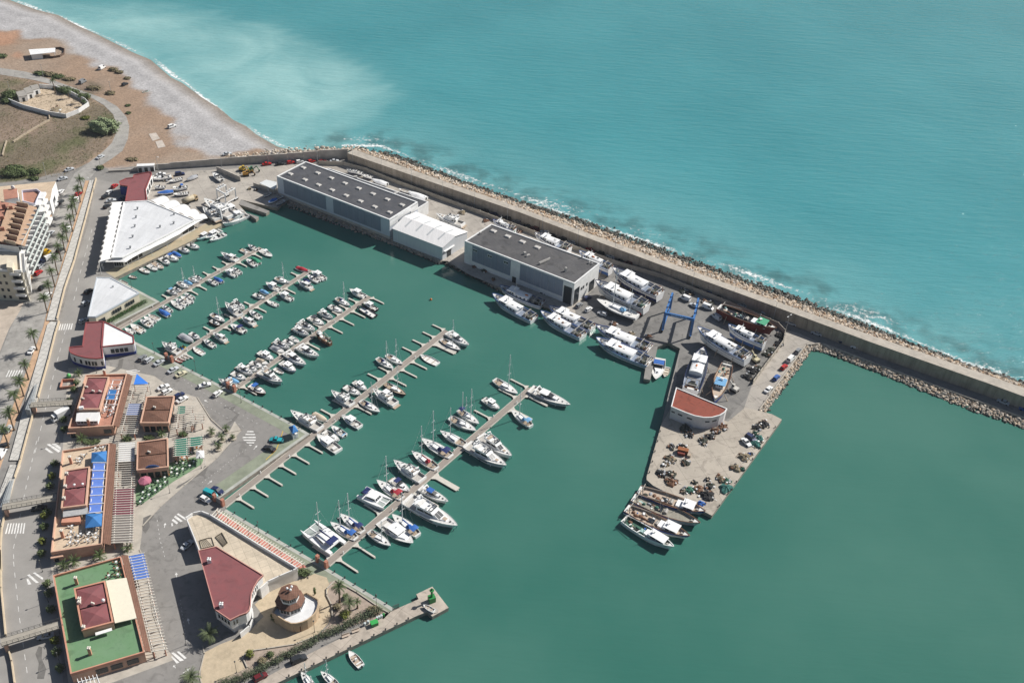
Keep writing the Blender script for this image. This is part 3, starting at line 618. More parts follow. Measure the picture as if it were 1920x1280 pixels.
# ---------------------------------------------------------------- second warehouse
kF=K(860,380,4.922); zr=12.2
A,Bc,C_,D=[kF(*q,zr) for q in ((55,352),(300,195),(1303,558),(1070,745))]; poly=[A,D,C_,Bc]; cen=ctr(poly)
B=bld('warehouse','grey warehouse with dark corner doors beside the fishing boats',poly)
mb=MB(); mb.prism(poly,Z0,zr-.5); part(B,'wall',mb,WWALL)
mb=MB(); rim(mb,poly,zr-.6,zr,.5); part(B,'parapet',mb,WHITE)
mb=MB(); mb.sheet(shrink(poly,.45),zr-.35); part(B,'roof',mb,mat('dusty_dark_roof',(.078,.078,.083),.8,.3,.3,col2=(.11,.107,.107),stain=.3,joint=(3.0,-.535,.035)))
for s0,s1 in((.075,.435),(.52,.905)):
    for i in range(6):
        mb=MB(); onwall(mb,A,D,lerp(s0,s1,i/6)+.0008,lerp(s0,s1,(i+1)/6)-.0008,4.0,zr-.8,cen,.09+.01*(i%2)); part(B,'cladding_panel',mb,GREYP)
for s in (.095,.235,.385):
    w_=part(B,'window',(lambda m:(onwall(m,A,D,s-.014,s+.026,zr-3.3,zr-1.9,cen,.13),m)[1])(MB()),WHITE)
    for q in (0,.02): part(w_,'pane',(lambda m:(onwall(m,A,D,s-.011+q,s+.005+q,zr-3.1,zr-2.1,cen,.16),m)[1])(MB()),GLASS)
for s0,s1,z1 in((.455,.49,4.2),(.915,.985,9.6)): mb=MB(); onwall(mb,A,D,s0,s1,Z0,z1,cen,.12); part(B,'door',mb,GLASS)
for s0,s1,z1 in((.78,.97,8.8),(.16,.36,6.4)): mb=MB(); onwall(mb,C_,D,s0,s1,Z0,z1,cen,.12); part(B,'door',mb,GLASS)
for s in (.45,.58,.66): mb=MB(); onwall(mb,C_,D,s,s+.05,6.0,7.3,cen,.1); part(B,'window',mb,GLASS)
for q in ((320,258),(452,307),(587,357),(725,408)): skylight(B,kF(*q,zr),zr-.35,(D-A).normalized(),2.1)
for q,d_ in (((200,283),(1.0,.7,.8)),((610,468),(1.1,.9,.9)),((640,488),(1.8,.8,.7)),((988,625),(.8,.8,1.6)),((1205,553),(.9,.7,.7)),((1230,562),(.7,.6,.6)),((1138,503),(.4,.4,1.4))):
    p=kF(*q,zr); mb=MB(); mb.box((p.x,p.y,zr-.35+d_[2]/2),d_,.6); mb.box((p.x,p.y,zr-.35+d_[2]+.1),(d_[0]*.7,d_[1]*.7,.2),.6); part(B,'roof_unit',mb,SKYL)
mb=MB(); p,q=kF(745,565,zr),kF(838,525,zr)
mb.bar(p+Vector((0,0,.35)),q+Vector((0,0,.35)),.7,.6)
for i in range(9): t=p.lerp(q,i/8); mb.box((t.x,t.y,zr+.75),(.45,.45,.3),.6)
part(B,'roof_vent_row',mb,SKYL)
# ---------------------------------------------------------------- market hall with scalloped awnings
kE=K(180,290,5.333); zr=6.2
poly=[kE(*q,zr) for q in ((275,475),(515,460),(990,655),(690,815),(265,1030),(150,1035))]; cen=ctr(poly)
B=bld('market_hall','white wedge-shaped market hall with scalloped fabric awnings on the quay',poly)
base=[kE(*q,zr) for q in ((275,475),(515,460),(975,655),(680,812),(262,1022),(165,1025))]
mb=MB(); mb.prism(base,Z0,zr-.25); part(B,'wall',mb,WWALL)
mb=MB(); rim(mb,poly,zr-.35,zr+.25,.45); part(B,'parapet',mb,WHITE)
mb=MB(); mb.sheet(shrink(poly,.4),zr-.05); part(B,'roof',mb,GREYR)
fa,fb=base[4],base[2]
for i in range(11):
    s0,s1=.02+i*.089,.02+(i+1)*.089-.009
    mb=MB(); onwall(mb,fa,fb,s0,s1,2.1,4.8,cen,.14); part(B,'shop_window',mb,GLASS)
for i in range(4):
    mb=MB(); onwall(mb,base[5],base[4],.04+i*.24,.24+i*.24,2.0,4.7,cen,.1); part(B,'shop_window',mb,GLASS)
for q in ((415,545),(400,630),(388,720),(367,825),(342,935),(780,600),(777,690),(640,727)):
    p=kE(*q,zr); mb=MB(); mb.box((p.x,p.y,zr+.35),(.55,.55,.8),.5); mb.box((p.x+.1,p.y,zr+.9),(.8,.7,.35),.5); part(B,'roof_vent',mb,mat('grey_vent_metal',(.30,.31,.32),.5))
def vault_bay(p0,p1,q0,q1,zi,zo,rise,scal,sin_=0):
    """one fabric bay: inner edge p0-p1 at zi, outer scalloped edge q0-q1 at zo"""
    mb=MB(); n=6; V=[]
    c=((p0+p1)-(q0+q1))/2; c.z=0; c.normalize()
    for j in range(5):
        for i in range(n+1):
            t=i/n; a=p0.lerp(p1,t)-c*sin_*math.sin(math.pi*t)**.7; b_=q0.lerp(q1,t)-c*scal*math.sin(math.pi*t)**.7; s=j/4; p=a.lerp(b_,s)
            V.append((p.x,p.y,lerp(zi,zo,s)+rise*math.sin(math.pi*t)))
    F=[(j*(n+1)+i,j*(n+1)+i+1,(j+1)*(n+1)+i+1,(j+1)*(n+1)+i) for j in range(4) for i in range(n)]
    mb.add(V,F); return mb
li=[kE(272,468,7.0),kE(152,1038,7.0)]; lo=[kE(148,475,7.3),kE(26,1072,7.3)]
N=12
for i in range(N):
    a,b_=i/N,(i+1)/N
    part(B,'awning_bay',vault_bay(li[0].lerp(li[1],a),li[0].lerp(li[1],b_),lo[0].lerp(lo[1],a),lo[0].lerp(lo[1],b_),7.0,7.3,.05,-.75,.6),WFAB,True)
    mb=MB(); p=lo[0].lerp(lo[1],b_); mb.cyl((p.x,p.y,Z0),(p.x,p.y,7.3),.09); part(B,'awning_post',mb,WHITE)
up=[kE(*q,5.6) for q in ((152,1042),(268,1034),(400,968),(530,902),(690,820),(830,742),(990,660),(1060,632))]; dn=[kE(*q,4.9) for q in ((34,1078),(300,1076),(405,1010),(535,950),(690,876),(835,798),(995,692),(1118,632))]
for i in range(7): part(B,'front_awning',vault_bay(up[i],up[i+1],dn[i],dn[i+1],5.65,5.0,.12,.0),WFAB,True); mb=MB(); p=dn[i].lerp(dn[i+1],.1); mb.cyl((p.x,p.y,Z0),(p.x,p.y,4.9),.07); part(B,'awning_post',mb,WHITE)
ui=[kE(*q,5.9) for q in ((525,462),(620,503),(715,542),(810,583),(905,622),(995,655))]; uo=[kE(*q,5.4) for q in ((640,410),(735,452),(842,492),(945,540),(1035,588),(1115,630))]
for i in range(5): part(B,'awning_bay',vault_bay(ui[i],ui[i+1],uo[i],uo[i+1],5.9,5.1,.9,.5),WFAB,True)
# ---------------------------------------------------------------- burgundy roofed building by the road
zr=6.0
poly=[kE(*q,zr) for q in ((232,272),(300,240),(368,232),(376,205),(548,175),(560,192),(500,345),(512,465),(292,470),(318,320),(238,308))]; cen=ctr(poly)
B=bld('service_building','burgundy-roofed building with a dark blue corner behind the market hall',poly)
mb=MB(); mb.prism(shrink(poly,.15),Z0,zr-.1); part(B,'wall',mb,WWALL)
mb=MB(); rim(mb,poly,zr-.2,zr+.35,.35); part(B,'parapet',mb,mat('burgundy_edge',(.27,.07,.07),.7,.1,1))
mb=MB(); mb.sheet(shrink(poly,.3),zr+.02); part(B,'roof',mb,BURG)
mb=MB(); onwall(mb,poly[10],poly[9],0,1,Z0,zr-.4,cen,.3); onwall(mb,poly[9],poly[8],.0,.4,Z0,zr-.4,cen,.3); part(B,'blue_wall',mb,BLUEP)
for i,(a,b_) in enumerate(((5,6),(6,7))):
    for s in (.15,.45,.75): mb=MB(); onwall(mb,poly[a],poly[b_],s,s+.16,2.4,4.6,cen,.1); part(B,'window',mb,GLASS)
# ---------------------------------------------------------------- white clubhouse with hedge
zr=6.0; poly=[G(*q,zr) for q in ((181,520),(207,520.5),(261,549),(200,583),(179,594),(164,594))]; cen=ctr(poly)
B=bld('clubhouse','low cream building with a pale five-sided flat roof beside the quay hedge',poly)
mb=MB(); mb.prism(shrink(poly,.2),Z0,zr-.2); part(B,'wall',mb,CREAM)
mb=MB(); rim(mb,poly,zr-.5,zr+.15,.4); part(B,'parapet',mb,mat('pale_blue_grey_trim',(.5,.54,.58),.6,.1,1))
mb=MB(); mb.sheet(shrink(poly,.35),zr-.02); part(B,'roof',mb,GREYR)
for s0 in (.15,.55):
    for i in range(4):
        f_=part(B,'window',(lambda m:(onwall(m,poly[3],poly[2],s0+i*.07,s0+i*.07+.055,3.2,4.7,cen,.08),m)[1])(MB()),GLASS)
for s0 in (.1,.4,.7): mb=MB(); onwall(mb,poly[5],poly[0],s0,s0+.12,2.8,4.4,cen,.08); part(B,'window',mb,GLASS)
mb=MB(); onwall(mb,poly[4],poly[3],.15,.75,Z0,4.0,cen,.08); part(B,'door',mb,GLASS)
p=kA=K(200,420,4.571); q=kA(55,540,zr); mb=MB(); mb.box((q.x,q.y,zr+.3),(.6,.5,.7),.4); part(B,'roof_vent',mb,STEEL)
# ---------------------------------------------------------------- blue-footed building at the road bend
zr=6.3
out_=[(735,115),(890,103),(1148,232),(1152,290),(1135,296),(878,324),(888,418),(830,424),(770,422),(710,412),(650,395),(605,376),(590,352),(592,325),(705,315),(715,230)]
poly=[k2(*q,zr) for q in out_]; cen=ctr([k2(800,300,zr)])
B=bld('harbour_office','white building with royal blue base, burgundy and white roofs at the road bend',poly)
bp_=shrink(poly,.1)
mb=MB(); mb.prism(bp_,Z0+1.2,zr-.1); part(B,'wall',mb,WWALL)
mb=MB(); mb.prism(shrink(poly,.04),Z0,Z0+1.25); part(B,'blue_base',mb,BLUEP)
mb=MB(); rim(mb,poly,zr-.15,zr+.3,.35); mb.wall([k2(888,108,zr),k2(872,322,zr)],zr,zr+.3,.5); part(B,'parapet',mb,mat('burgundy_edge',(.27,.07,.07)))
mb=MB(); mb.sheet([k2(*q,zr) for q in ((740,120),(882,112),(868,322),(882,414),(830,418),(770,417),(710,407),(650,390),(608,370),(597,350),(600,330),(708,320),(720,230))],zr+.01); part(B,'burgundy_roof',mb,BURG)
mb=MB(); mb.sheet([k2(*q,zr) for q in ((897,112),(1140,236),(1144,285),(882,318))],zr+.02); part(B,'white_roof',mb,mat('bright_white_roof',(.76,.76,.75),.6,.06,.3))
for (a,b_),ss in (((6,7),(.2,)),((7,8),(.15,.6)),((8,9),(.1,.55)),((9,10),(.3,)),((5,4),(.25,.4,.55,.7)),((10,11),(.3,))):
    for s in ss: mb=MB(); onwall(mb,bp_[a],bp_[b_],s,min(.98,s+(.12 if a==5 else .3)),3.2,4.9,cen,.1); part(B,'window',mb,GLASS)
# ================================================================ restaurants, club, apartments
k5=K(110,680,8.533); k6=K(210,700,8.533); k7=K(90,830,5.818); k8=K(230,800,8.0); k9=K(340,940,7.385)
# paving round the restaurants
sheet('restaurant_paving',[(640,1040),(600,990),(560,1290),(980,1290)],LPAV,1.51,k2)
sheet('restaurant_paving',[(118,835),(128,690),(190,683),(290,705),(325,730),(370,745),(395,790),(425,818),(440,790),(452,806),(405,860),(345,910),(300,950),(268,985),(262,1030),(275,1060),(285,1150),(312,1215),(330,1235),(180,1290),(130,1290),(95,1060)],LPAV,1.512)
sheet('artificial_turf',[(690,540),(1180,430),(1210,500),(1180,560),(980,690),(760,820),(300,1150),(200,1180),(190,960),(240,760),(700,700)],mat('green_cafe_carpet',(.17,.27,.15),.9,.2,.6),1.518,k8)
sheet('quay_road_strip',[(181,337),(165,420),(140,500),(112,602),(75,740),(42,860),(27,900),(12,960),(2,1020),(-5,1300),(120,1300),(100,1060),(120,830),(135,760),(150,700),(160,640),(170,590),(185,500),(205,380),(225,345)],mat('pale_asphalt',(.30,.285,.265),.9,.18,.1,bump=.1,bscale=3),1.5075)
def parapet_block(B,poly,zt,wallm,floorm,rimm,h=.75,t=.35):
    mb=MB(); mb.prism(shrink(poly,.06),Z0,zt); part(B,'wall',mb,wallm)
    mb=MB(); rim(mb,poly,zt-.3,zt+h,t); part(B,'parapet',mb,rimm)
    mb=MB(); mb.sheet(shrink(poly,t),zt+.02); part(B,'terrace_floor',mb,floorm)
def upper_block(B,poly,zb,zt,roofm,wallm,rimm,rise=.9):
    mb=MB(); mb.prism(shrink(poly,.1),zb,zt); part(B,'upper_wall',mb,wallm)
    mb=MB(); rim(mb,poly,zt-.25,zt+.45,.45); part(B,'upper_parapet',mb,rimm)
    q=shrink(poly,.6)
    m1=(q[0]+q[3])/2; m2=(q[1]+q[2])/2
    mb=MB(); mb.sheet(shrink(poly,.4),zt); part(B,'gutter',mb,mat('dark_gutter',(.05,.045,.045),.8))
    for quad_ in ((q[0],q[1],m2.lerp(q[1],.03),m1.lerp(q[0],.03)),(m1.lerp(q[3],.03),m2.lerp(q[2],.03),q[2],q[3])):
        mb=MB(); pyramid(mb,list(quad_),zt+.06,zt+rise); part(B,'hip_roof',mb,roofm)
def chimney(B,p,zb,h,m=SALM):
    c=part(B,'chimney',(lambda m_:(m_.box((p.x,p.y,zb+h/2),(.75,.75,h),.3),m_)[1])(MB()),m)
    for dx,dy in ((-.25,-.22),(.25,-.22),(.25,.22),(-.25,.22)):
        mb=MB(); mb.ell((p.x+dx,p.y+dy,zb+h+.2),(.27,.27,.3),8,5); part(c,'chimney_pot',mb,WOODW)
def pots(B,p,z,n=2):
    for i in range(n): mb=MB(); mb.ell((p.x+i*.55,p.y-i*.18,z+.35),(.32,.32,.42),8,5); part(B,'roof_cowl',mb,WOODW)
def strip_roof(B,a,b,c,d,z0_,z1_,m,name='pent_roof'):
    mb=MB(); V=[(a.x,a.y,z0_),(b.x,b.y,z0_),(c.x,c.y,z1_),(d.x,d.y,z1_)]; V+=[(v[0],v[1],v[2]-.25) for v in V]
    mb.add(V,[(0,1,2,3),(0,4,5,1),(1,5,6,2),(2,6,7,3),(3,7,4,0)]); part(B,name,mb,m)
def pergola(label,a0,a1,b0,b1,z,n,m=WOODW,fab=(),post=True,w_=.16,over=.35,carry=2):
    cen=(a0+a1+b0+b1)/4; B=thing('pergola',label,'pergola',(cen.x,cen.y,Z0))
    for i in range(n):
        t=i/(n-1); p=a0.lerp(a1,t); q=b0.lerp(b1,t); u=(q-p).normalized()*over
        mb=MB(); mb.bar(Vector((p.x-u.x,p.y-u.y,z)),Vector((q.x+u.x,q.y+u.y,z)),w_,.22); part(B,'slat',mb,m)
    for s in (.12,.88) if carry==2 else (.12,.5,.88):
        p=a0.lerp(b0,s); q=a1.lerp(b1,s); mb=MB(); mb.bar(Vector((p.x,p.y,z-.24)),Vector((q.x,q.y,z-.24)),.2,.24); part(B,'beam',mb,m)
        if post:
            kk=max(2,round((q-p).length/4.5)+1)
            for j in range(kk): r=p.lerp(q,(j+.02)/(kk-1+.04)); mb=MB(); mb.box((r.x,r.y,(Z0+z-.36)/2),(.3,.3,z-.36-Z0),.3); part(B,'post',mb,SALM if m is WOODW else m)
    for (t0,t1,s0,s1,fm) in fab:
        i0,i1=round(t0*(n-1)),round(t1*(n-1))
        for i in range(i0,i1):
            ta,tb=(i+.06)/(n-1),(i+.94)/(n-1); mb=MB(); V=[]
            for tt,dz in ((ta,-.02),((ta+tb)/2,-.2),(tb,-.02)):
                for s in (s0,s1): r=a0.lerp(a1,tt).lerp(b0.lerp(b1,tt),s); V.append((r.x,r.y,z+dz))
            mb.add(V,[(0,1,3,2),(2,3,5,4)]); part(B,'awning_strip',mb,fm)
    return B
def canopy(label,pts,zb,zt,fm,z0_=Z0,name='tent_canopy'):
    c=ctr(pts); B=thing(name,label,'canopy',(c.x,c.y,z0_))
    mb=MB(); pyramid(mb,pts,zb,zt); rim(mb,pts,zb-.25,zb,.03); part(B,'fabric',mb,fm)
    for p in pts: q=c.lerp(Vector((p.x,p.y,0)),.94); mb=MB(); mb.cyl((q.x,q.y,z0_),(q.x,q.y,zb),.05,n=6); part(B,'pole',mb,WHITE)
    return B
# ---- first restaurant block
z1=5.0; poly=[k5(*q,z1+.6) for q in ((430,195),(1095,175),(870,1010),(150,1050))]
B=bld('restaurant','salmon restaurant with terracotta roof terrace and white lean-to, nearest the road bend',poly)
parapet_block(B,poly,z1,SALM2,TERR,SALM2)
up_=[k5(*q,8.0) for q in ((445,225),(810,225),(660,745),(290,745))]
upper_block(B,up_,z1,7.7,BURG,SALM2,SALM2)
strip_roof(B,k5(1100,190,z1),k5(870,1015,z1),k5(965,1025,z1),k5(1180,200,z1),5.55,4.9,BROWN)
chimney(B,k5(745,215,z1),z1,2.6); chimney(B,k5(490,1000,z1),z1,2.6)
for q in ((435,385),(375,570)): pots(B,k5(*q,8.1),7.9)
for q in ((540,455),(650,460)): pots(B,k5(*q,8.1),8.0)
mb=MB(); q=k5(365,735,8); mb.box((q.x,q.y,8.4),(1.4,.9,.9),.3); part(B,'air_unit',mb,WHITE)
lt=[k5(*q,7.1) for q in ((290,800),(660,790),(620,915),(268,920))]
mb=MB(); mb.prism(shrink(lt,.1),z1,6.6); part(B,'lean_to',mb,WHITE)
strip_roof(B,lt[0],lt[1],lt[2],lt[3],7.2,6.7,mat('white_sheet_roof',(.74,.73,.72)),'lean_to_roof')
for i in range(6):
    mb=MB(); onwall(mb,shrink(lt,.1)[3],shrink(lt,.1)[2],.05+i*.155,.17+i*.155,5.7,6.4,ctr(lt),.08); part(B,'lean_to_window',mb,GLASS)
mb=MB(); onwall(mb,poly[3],poly[2],.77,.94,2.6,4.2,ctr(poly),.1); part(B,'window',mb,GLASS)
mb=MB(); onwall(mb,poly[3],poly[2],.02,.12,Z0,3.8,ctr(poly),.1); part(B,'door',mb,GLASS)
mb=MB(); onwall(mb,poly[3],poly[2],-.03,.16,3.9,4.3,ctr(poly),.9); part(B,'porch_roof',mb,SALM2)
pergola('white terrace frame with a blue shade on the first restaurant roof',k5(850,270,7.2),k5(700,750,7.2),k5(1025,275,7.2),k5(890,750,7.2),7.2,7,WHITE,[(.34,.67,.0,.72,BLUEF)],False,.1,.1)
# ---- second restaurant block
poly=[k7(*q,z1+.6) for q in ((155,85),(672,8),(590,1105),(30,1195))]
B=bld('restaurant','salmon restaurant with beige roof terrace, blue tents and burgundy hip roofs',poly)
parapet_block(B,poly,z1,SALM2,BEIGE,SALM2)
up_=[k7(*q,8.0) for q in ((185,300),(458,258),(420,680),(140,715))]
upper_block(B,up_,z1,7.7,BURG,SALM2,SALM2)
strip_roof(B,k7(675,12,z1),k7(605,1105,z1),k7(682,1110,z1),k7(742,12,z1),5.55,4.9,BROWN)
chimney(B,k7(255,225,z1),z1,2.8); chimney(B,k7(165,1030,z1),z1,2.8)
for q in ((205,340),(190,480),(175,610)): chimney(B,k7(*q,8.1),7.6,.9,WOODW)
for q in ((290,470),(380,462)):
    p=k7(*q,8.3); mb=MB(); mb.cyl((p.x,p.y,8),(p.x,p.y,8.7),.06); mb.ell((p.x,p.y,8.9),(.42,.42,.3),8,4,half=True); part(B,'satellite_dish',mb,WHITE)
lt=[k7(*q,6.9) for q in ((165,740),(435,705),(430,768),(162,805))]
strip_roof(B,lt[0],lt[1],lt[2],lt[3],7.1,6.8,mat('grey_sheet_lean_to',(.42,.42,.42),.6,.2,1),'lean_to_roof')
mb=MB(); mb.prism([k7(*q,6.6) for q in ((160,790),(350,770),(345,850),(140,860))],z1,6.3); part(B,'lean_to',mb,SALM)
mb=MB(); onwall(mb,poly[3],poly[2],.03,.11,Z0,3.8,ctr(poly),.1); part(B,'door',mb,GLASS)
mb=MB(); onwall(mb,poly[3],poly[2],-.02,.22,3.9,4.3,ctr(poly),1.0); part(B,'porch_roof',mb,SALM2)
mb=MB(); onwall(mb,poly[3],poly[2],.83,.94,Z0,3.2,ctr(poly),.1); part(B,'arched_door',mb,mat('brown_door',(.16,.08,.05),.7))
pergola('white frame with five royal blue shade bays on the second restaurant terrace',k7(488,215,7.2),k7(440,765,7.2),k7(635,215,7.2),k7(595,750,7.2),7.2,7,WHITE,[(0,1,.03,.9,BLUE2)],False,.18,.1)
canopy('pyramid-shaped blue tent at the upper end of the beige roof terrace',[k7(*q,7.0) for q in ((475,105),(640,85),(635,205),(470,212))],7.0,8.1,BLUEF,z1)
canopy('pyramid-shaped blue tent at the lower end of the beige roof terrace',[k7(*q,7.0) for q in ((412,775),(592,765),(582,905),(406,925))],7.0,8.2,BLUEF,z1)
# ---- third restaurant block
poly=[k4(*q,z1+.6) for q in ((470,325),(1075,155),(1285,1005),(625,1200))]
B=bld('restaurant','restaurant with bright green roof terrace and cream awning in the lower corner',poly)
parapet_block(B,poly,z1,SALM2,GREEN,SALM)
up_=[k4(*q,8.0) for q in ((655,440),(935,370),(1010,740),(725,815))]
upper_block(B,up_,z1,7.7,BURG,SALM2,SALM)
strip_roof(B,k4(1080,155,z1),k4(1290,1005,z1),k4(1340,1000,z1),k4(1135,140,z1),5.55,4.9,BROWN)
chimney(B,k4(685,400,z1),z1,2.6); chimney(B,k4(805,1025,z1),z1,2.6)
for q in ((705,535),(705,565),(742,785)): chimney(B,k4(*q,8.2),7.7,.8,WOODW)
pots(B,k4(815,570,8.3),8.1); 
p=k4(920,558,8.3); mb=MB(); mb.cyl((p.x,p.y,8),(p.x,p.y,8.8),.06); mb.ell((p.x,p.y,9.0),(.5,.5,.5),8,5); part(B,'satellite_dish',mb,WHITE)
aw=[k4(*q,6.9) for q in ((942,372),(1122,336),(1212,695),(1022,750))]
strip_roof(B,aw[0],aw[3],aw[2],aw[1],7.1,6.6,CREAMF,'cream_awning')
for p in (aw[1],aw[2]): mb=MB(); mb.cyl((p.x-.3,p.y,z1),(p.x-.3,p.y,6.5),.06); part(B,'awning_pole',mb,WHITE)
mb=MB(); a_=k4(848,845,6.4); b_=k4(995,800,6.4); mb.bar(a_,b_,1.0,.15); part(B,'white_awning',mb,WHITE)
for s in (.32,.52,.74): mb=MB(); onwall(mb,poly[3],poly[2],s,s+.16,2.4,4.2,ctr(poly),.12); part(B,'window',mb,GLASS)
pergola('short white pergola at the foot of the green terrace building',k4(690,1250,4.2),k4(860,1210,4.2),k4(730,1380,4.2),k4(900,1330,4.2),4.2,6,WHITE)
# ---- kiosks with brown hip roofs
def kiosk(label,poly,zt,signm=None):
    B=bld('restaurant_pavilion',label,poly); c=ctr(poly)
    q=shrink(poly,.5); mb=MB(); mb.prism(q,Z0,zt-.2); part(B,'wall',mb,SALM2)
    upper_block(B,poly,zt-.9,zt,BROWN,SALM2,SALM2,.8)
    for i in range(4):
        mb=MB(); onwall(mb,q[3],q[2],.06+i*.24,.24+i*.24,Z0+.2,zt-1.6,c,.1); part(B,'glazing',mb,GLASS)
    for i in range(4):
        mb=MB(); onwall(mb,q[1],q[2],.06+i*.24,.24+i*.24,Z0+.2,zt-1.6,c,.1); part(B,'glazing',mb,GLASS)
    p=poly[0].lerp(poly[2],.42); pots(B,Vector((p.x-.6,p.y,0)),zt+.3)
    return B
kiosk('square pavilion with brown hip roof next to the parked cars',[k6(*q,6.0) for q in ((545,370),(1000,355),(910,790),(445,790))],5.6)
pv=[k8(*q,6.0) for q in ((215,225),(680,165),(690,600),(205,650))]
B=kiosk('square pavilion with brown hip roof and a blue sign beside the green cafe terrace',pv,5.6)
mb=MB(); a_,b_=k8(345,600,6.4),k8(545,585,6.4)
for i in range(9):
    t0,t1=i/9,(i+1)/9; p,q=a_.lerp(b_,t0),a_.lerp(b_,t1); h=.35+1.0*math.sin(math.pi*(t0+t1)/2)**.6; mb.bar(Vector((p.x,p.y,5.7+h/2)),Vector((q.x,q.y,5.7+h/2)),.16,h)
part(B,'sign',mb,mat('blue_sign_board',(.03,.11,.30),.5))
# ---- pergolas
Zp=4.3
pergola('long white slatted pergola with blue stripes between the first restaurant and its pavilion',k5(1175,350,Zp),k5(960,1130,Zp),k5(1440,350,Zp),k5(1240,1130,Zp),Zp,26,WOODW,[(.42,.66,.08,.88,mat('pale_blue_stripe_fabric',(.24,.30,.50),.8))])
bt=[k5(*q,5.0) for q in ((1200,345),(1255,200),(1445,335))]; c=ctr(bt); B=thing('shade_sail','bright blue triangular shade sail at the top of the white pergola','canopy',(c.x,c.y,Z0))
mb=MB(); mb.add([tuple(bt[0]),tuple(bt[1]+Vector((0,0,.7))),tuple(bt[2])],[(0,2,1)]); mb.add([tuple(bt[0]-Vector((0,0,.05))),tuple(bt[1]+Vector((0,0,.65))),tuple(bt[2]-Vector((0,0,.05)))],[(0,1,2)]); part(B,'fabric',mb,mat('bright_blue_fabric',(.05,.22,.72),.6))
for p in bt: mb=MB(); mb.cyl((p.x,p.y,Z0),(p.x,p.y,5.0),.06); part(B,'pole',mb,WHITE)
GRF=mat('green_awning_fabric',(.02,.19,.13),.8); MAR=mat('maroon_awning_fabric',(.20,.055,.075),.8); GREYW=mat('grey_reed_cover',(.27,.24,.215),.9,.2,2)
pergola('white pergola with a patch of green shade beside the brown pavilion by the car park',k6(1050,520,Zp),k6(990,890,Zp),k6(1300,520,Zp),k6(1300,820,Zp),Zp,12,WOODW,[(0,.32,.05,.5,GRF)])
pergola('white open pergola projecting towards the car park kerb',k6(1300,640,Zp),k6(1260,800,Zp),k6(1480,640,Zp),k6(1460,790,Zp),Zp,7,WOODW)
pergola('long slatted pergola with white, maroon and grey covers beside the second restaurant',k7(745,0,Zp),k7(690,1090,Zp),k7(948,-10,Zp),k7(920,1080,Zp),Zp,44,WOODW,[(.0,.22,.15,1,WFAB),(.48,.74,.02,1,MAR),(.745,1,.0,1,GREYW)])
pergola('green striped pergola, larger half, beside the pavilion with the blue sign',k8(770,190,Zp),k8(770,440,Zp),k8(985,165,Zp),k8(985,425,Zp),Zp,9,WOODW,[(0,1,.04,.96,GRF)])
pergola('green striped pergola, smaller half, beside the palm planters',k8(985,165,Zp),k8(985,300,Zp),k8(1200,140,Zp),k8(1205,270,Zp),Zp,5,WOODW,[(0,1,.08,.96,GRF)])
pergola('white pergola with blue striped end beside the green terrace building',k4(1142,150,Zp),k4(1345,1000,Zp),k4(1275,125,Zp),k4(1480,975,Zp),Zp,34,WOODW,[(0,.27,.02,1,mat('blue_stripe_fabric',(.10,.20,.55),.8))])
canopy('small white square canopy on the cafe terrace corner',[k8(*q,4.2) for q in ((1105,355),(1220,350),(1225,465),(1098,468))],4.2,4.9,WFAB)
ps=k8(330,800,4.0); B=thing('parasol','large pink octagonal parasol on the green cafe terrace','parasol',(ps.x,ps.y,Z0))
oc=[ps+Vector((2.0*math.cos(a*math.pi/4+.2),2.0*math.sin(a*math.pi/4+.2),0)) for a in range(8)]
mb=MB(); pyramid(mb,oc,4.0,4.8); rim(mb,oc,3.4,4.0,.02); part(B,'fabric',mb,mat('pink_fabric',(.42,.14,.20),.8,.15,1)); mb=MB(); mb.cyl((ps.x,ps.y,Z0),(ps.x,ps.y,4.9),.06); part(B,'pole',mb,WHITE)
bt=[G(*q,4.6) for q in ((541,800),(552,796),(559.5,807.5),(548.5,812))]
B=canopy('blue pyramid-roofed kiosk with white sides on the quay corner',bt,4.6,5.9,BLUEF,Z0,'quay_kiosk')
mb=MB(); mb.prism(shrink(bt,.25),Z0,3.4); part(B,'counter',mb,WHITE)
# ---- cafe tables and chairs
def ctable_mesh():
    mb=MB(); mb.cyl((0,0,.70),(0,0,.75),.34,.34,12); return mb.mesh('table_top',WHITE)
_ct=ctable_mesh(); mb=MB(); mb.cyl((0,0,0),(0,0,.7),.05); mb.cyl((0,0,0),(0,0,.04),.25); _cl=mb.mesh('table_leg',STEEL)
def cchair_mesh(m):
    mb=MB(); mb.box((0,0,.44),(.46,.46,.06)); mb.box((-.22,0,.68),(.05,.46,.44))
    for x in (-.2,.2):
        for y in (-.2,.2): mb.box((x,y,.21),(.04,.04,.42))
    return mb.mesh('cafe_chair',m)
_cc={n:cchair_mesh(m) for n,m in (('dark green',mat('dark_green_plastic',(.03,.08,.05),.5)),('white',mat('faded_white_plastic',(.5,.49,.47),.6)),('orange',mat('orange_plastic',(.55,.2,.05),.5)),('brown',mat('brown_wicker',(.2,.1,.06),.8)))}
def table_at(p,where,chair,nch=4,grp=None):
    t=thing('cafe_table',f'round white table {where}','table',tuple(p),0,f'tables {where}')
    for nm,me in (('table_top',_ct),('leg',_cl)): o=bpy.data.objects.new(nm,me); COL.objects.link(o); o.parent=t
    a0=R_.random()*6.28
    for i in range(nch):
        a=a0+i*6.283/nch+R_.uniform(-.2,.2); o=bpy.data.objects.new('cafe_chair',_cc[chair]); COL.objects.link(o)
        o.location=(p.x+.85*math.cos(a),p.y+.85*math.sin(a),p.z); o.rotation_euler=(0,0,a+math.pi); tag(o,f'{chair} chair at a table {where}','chair',f'{chair} chairs {where}')
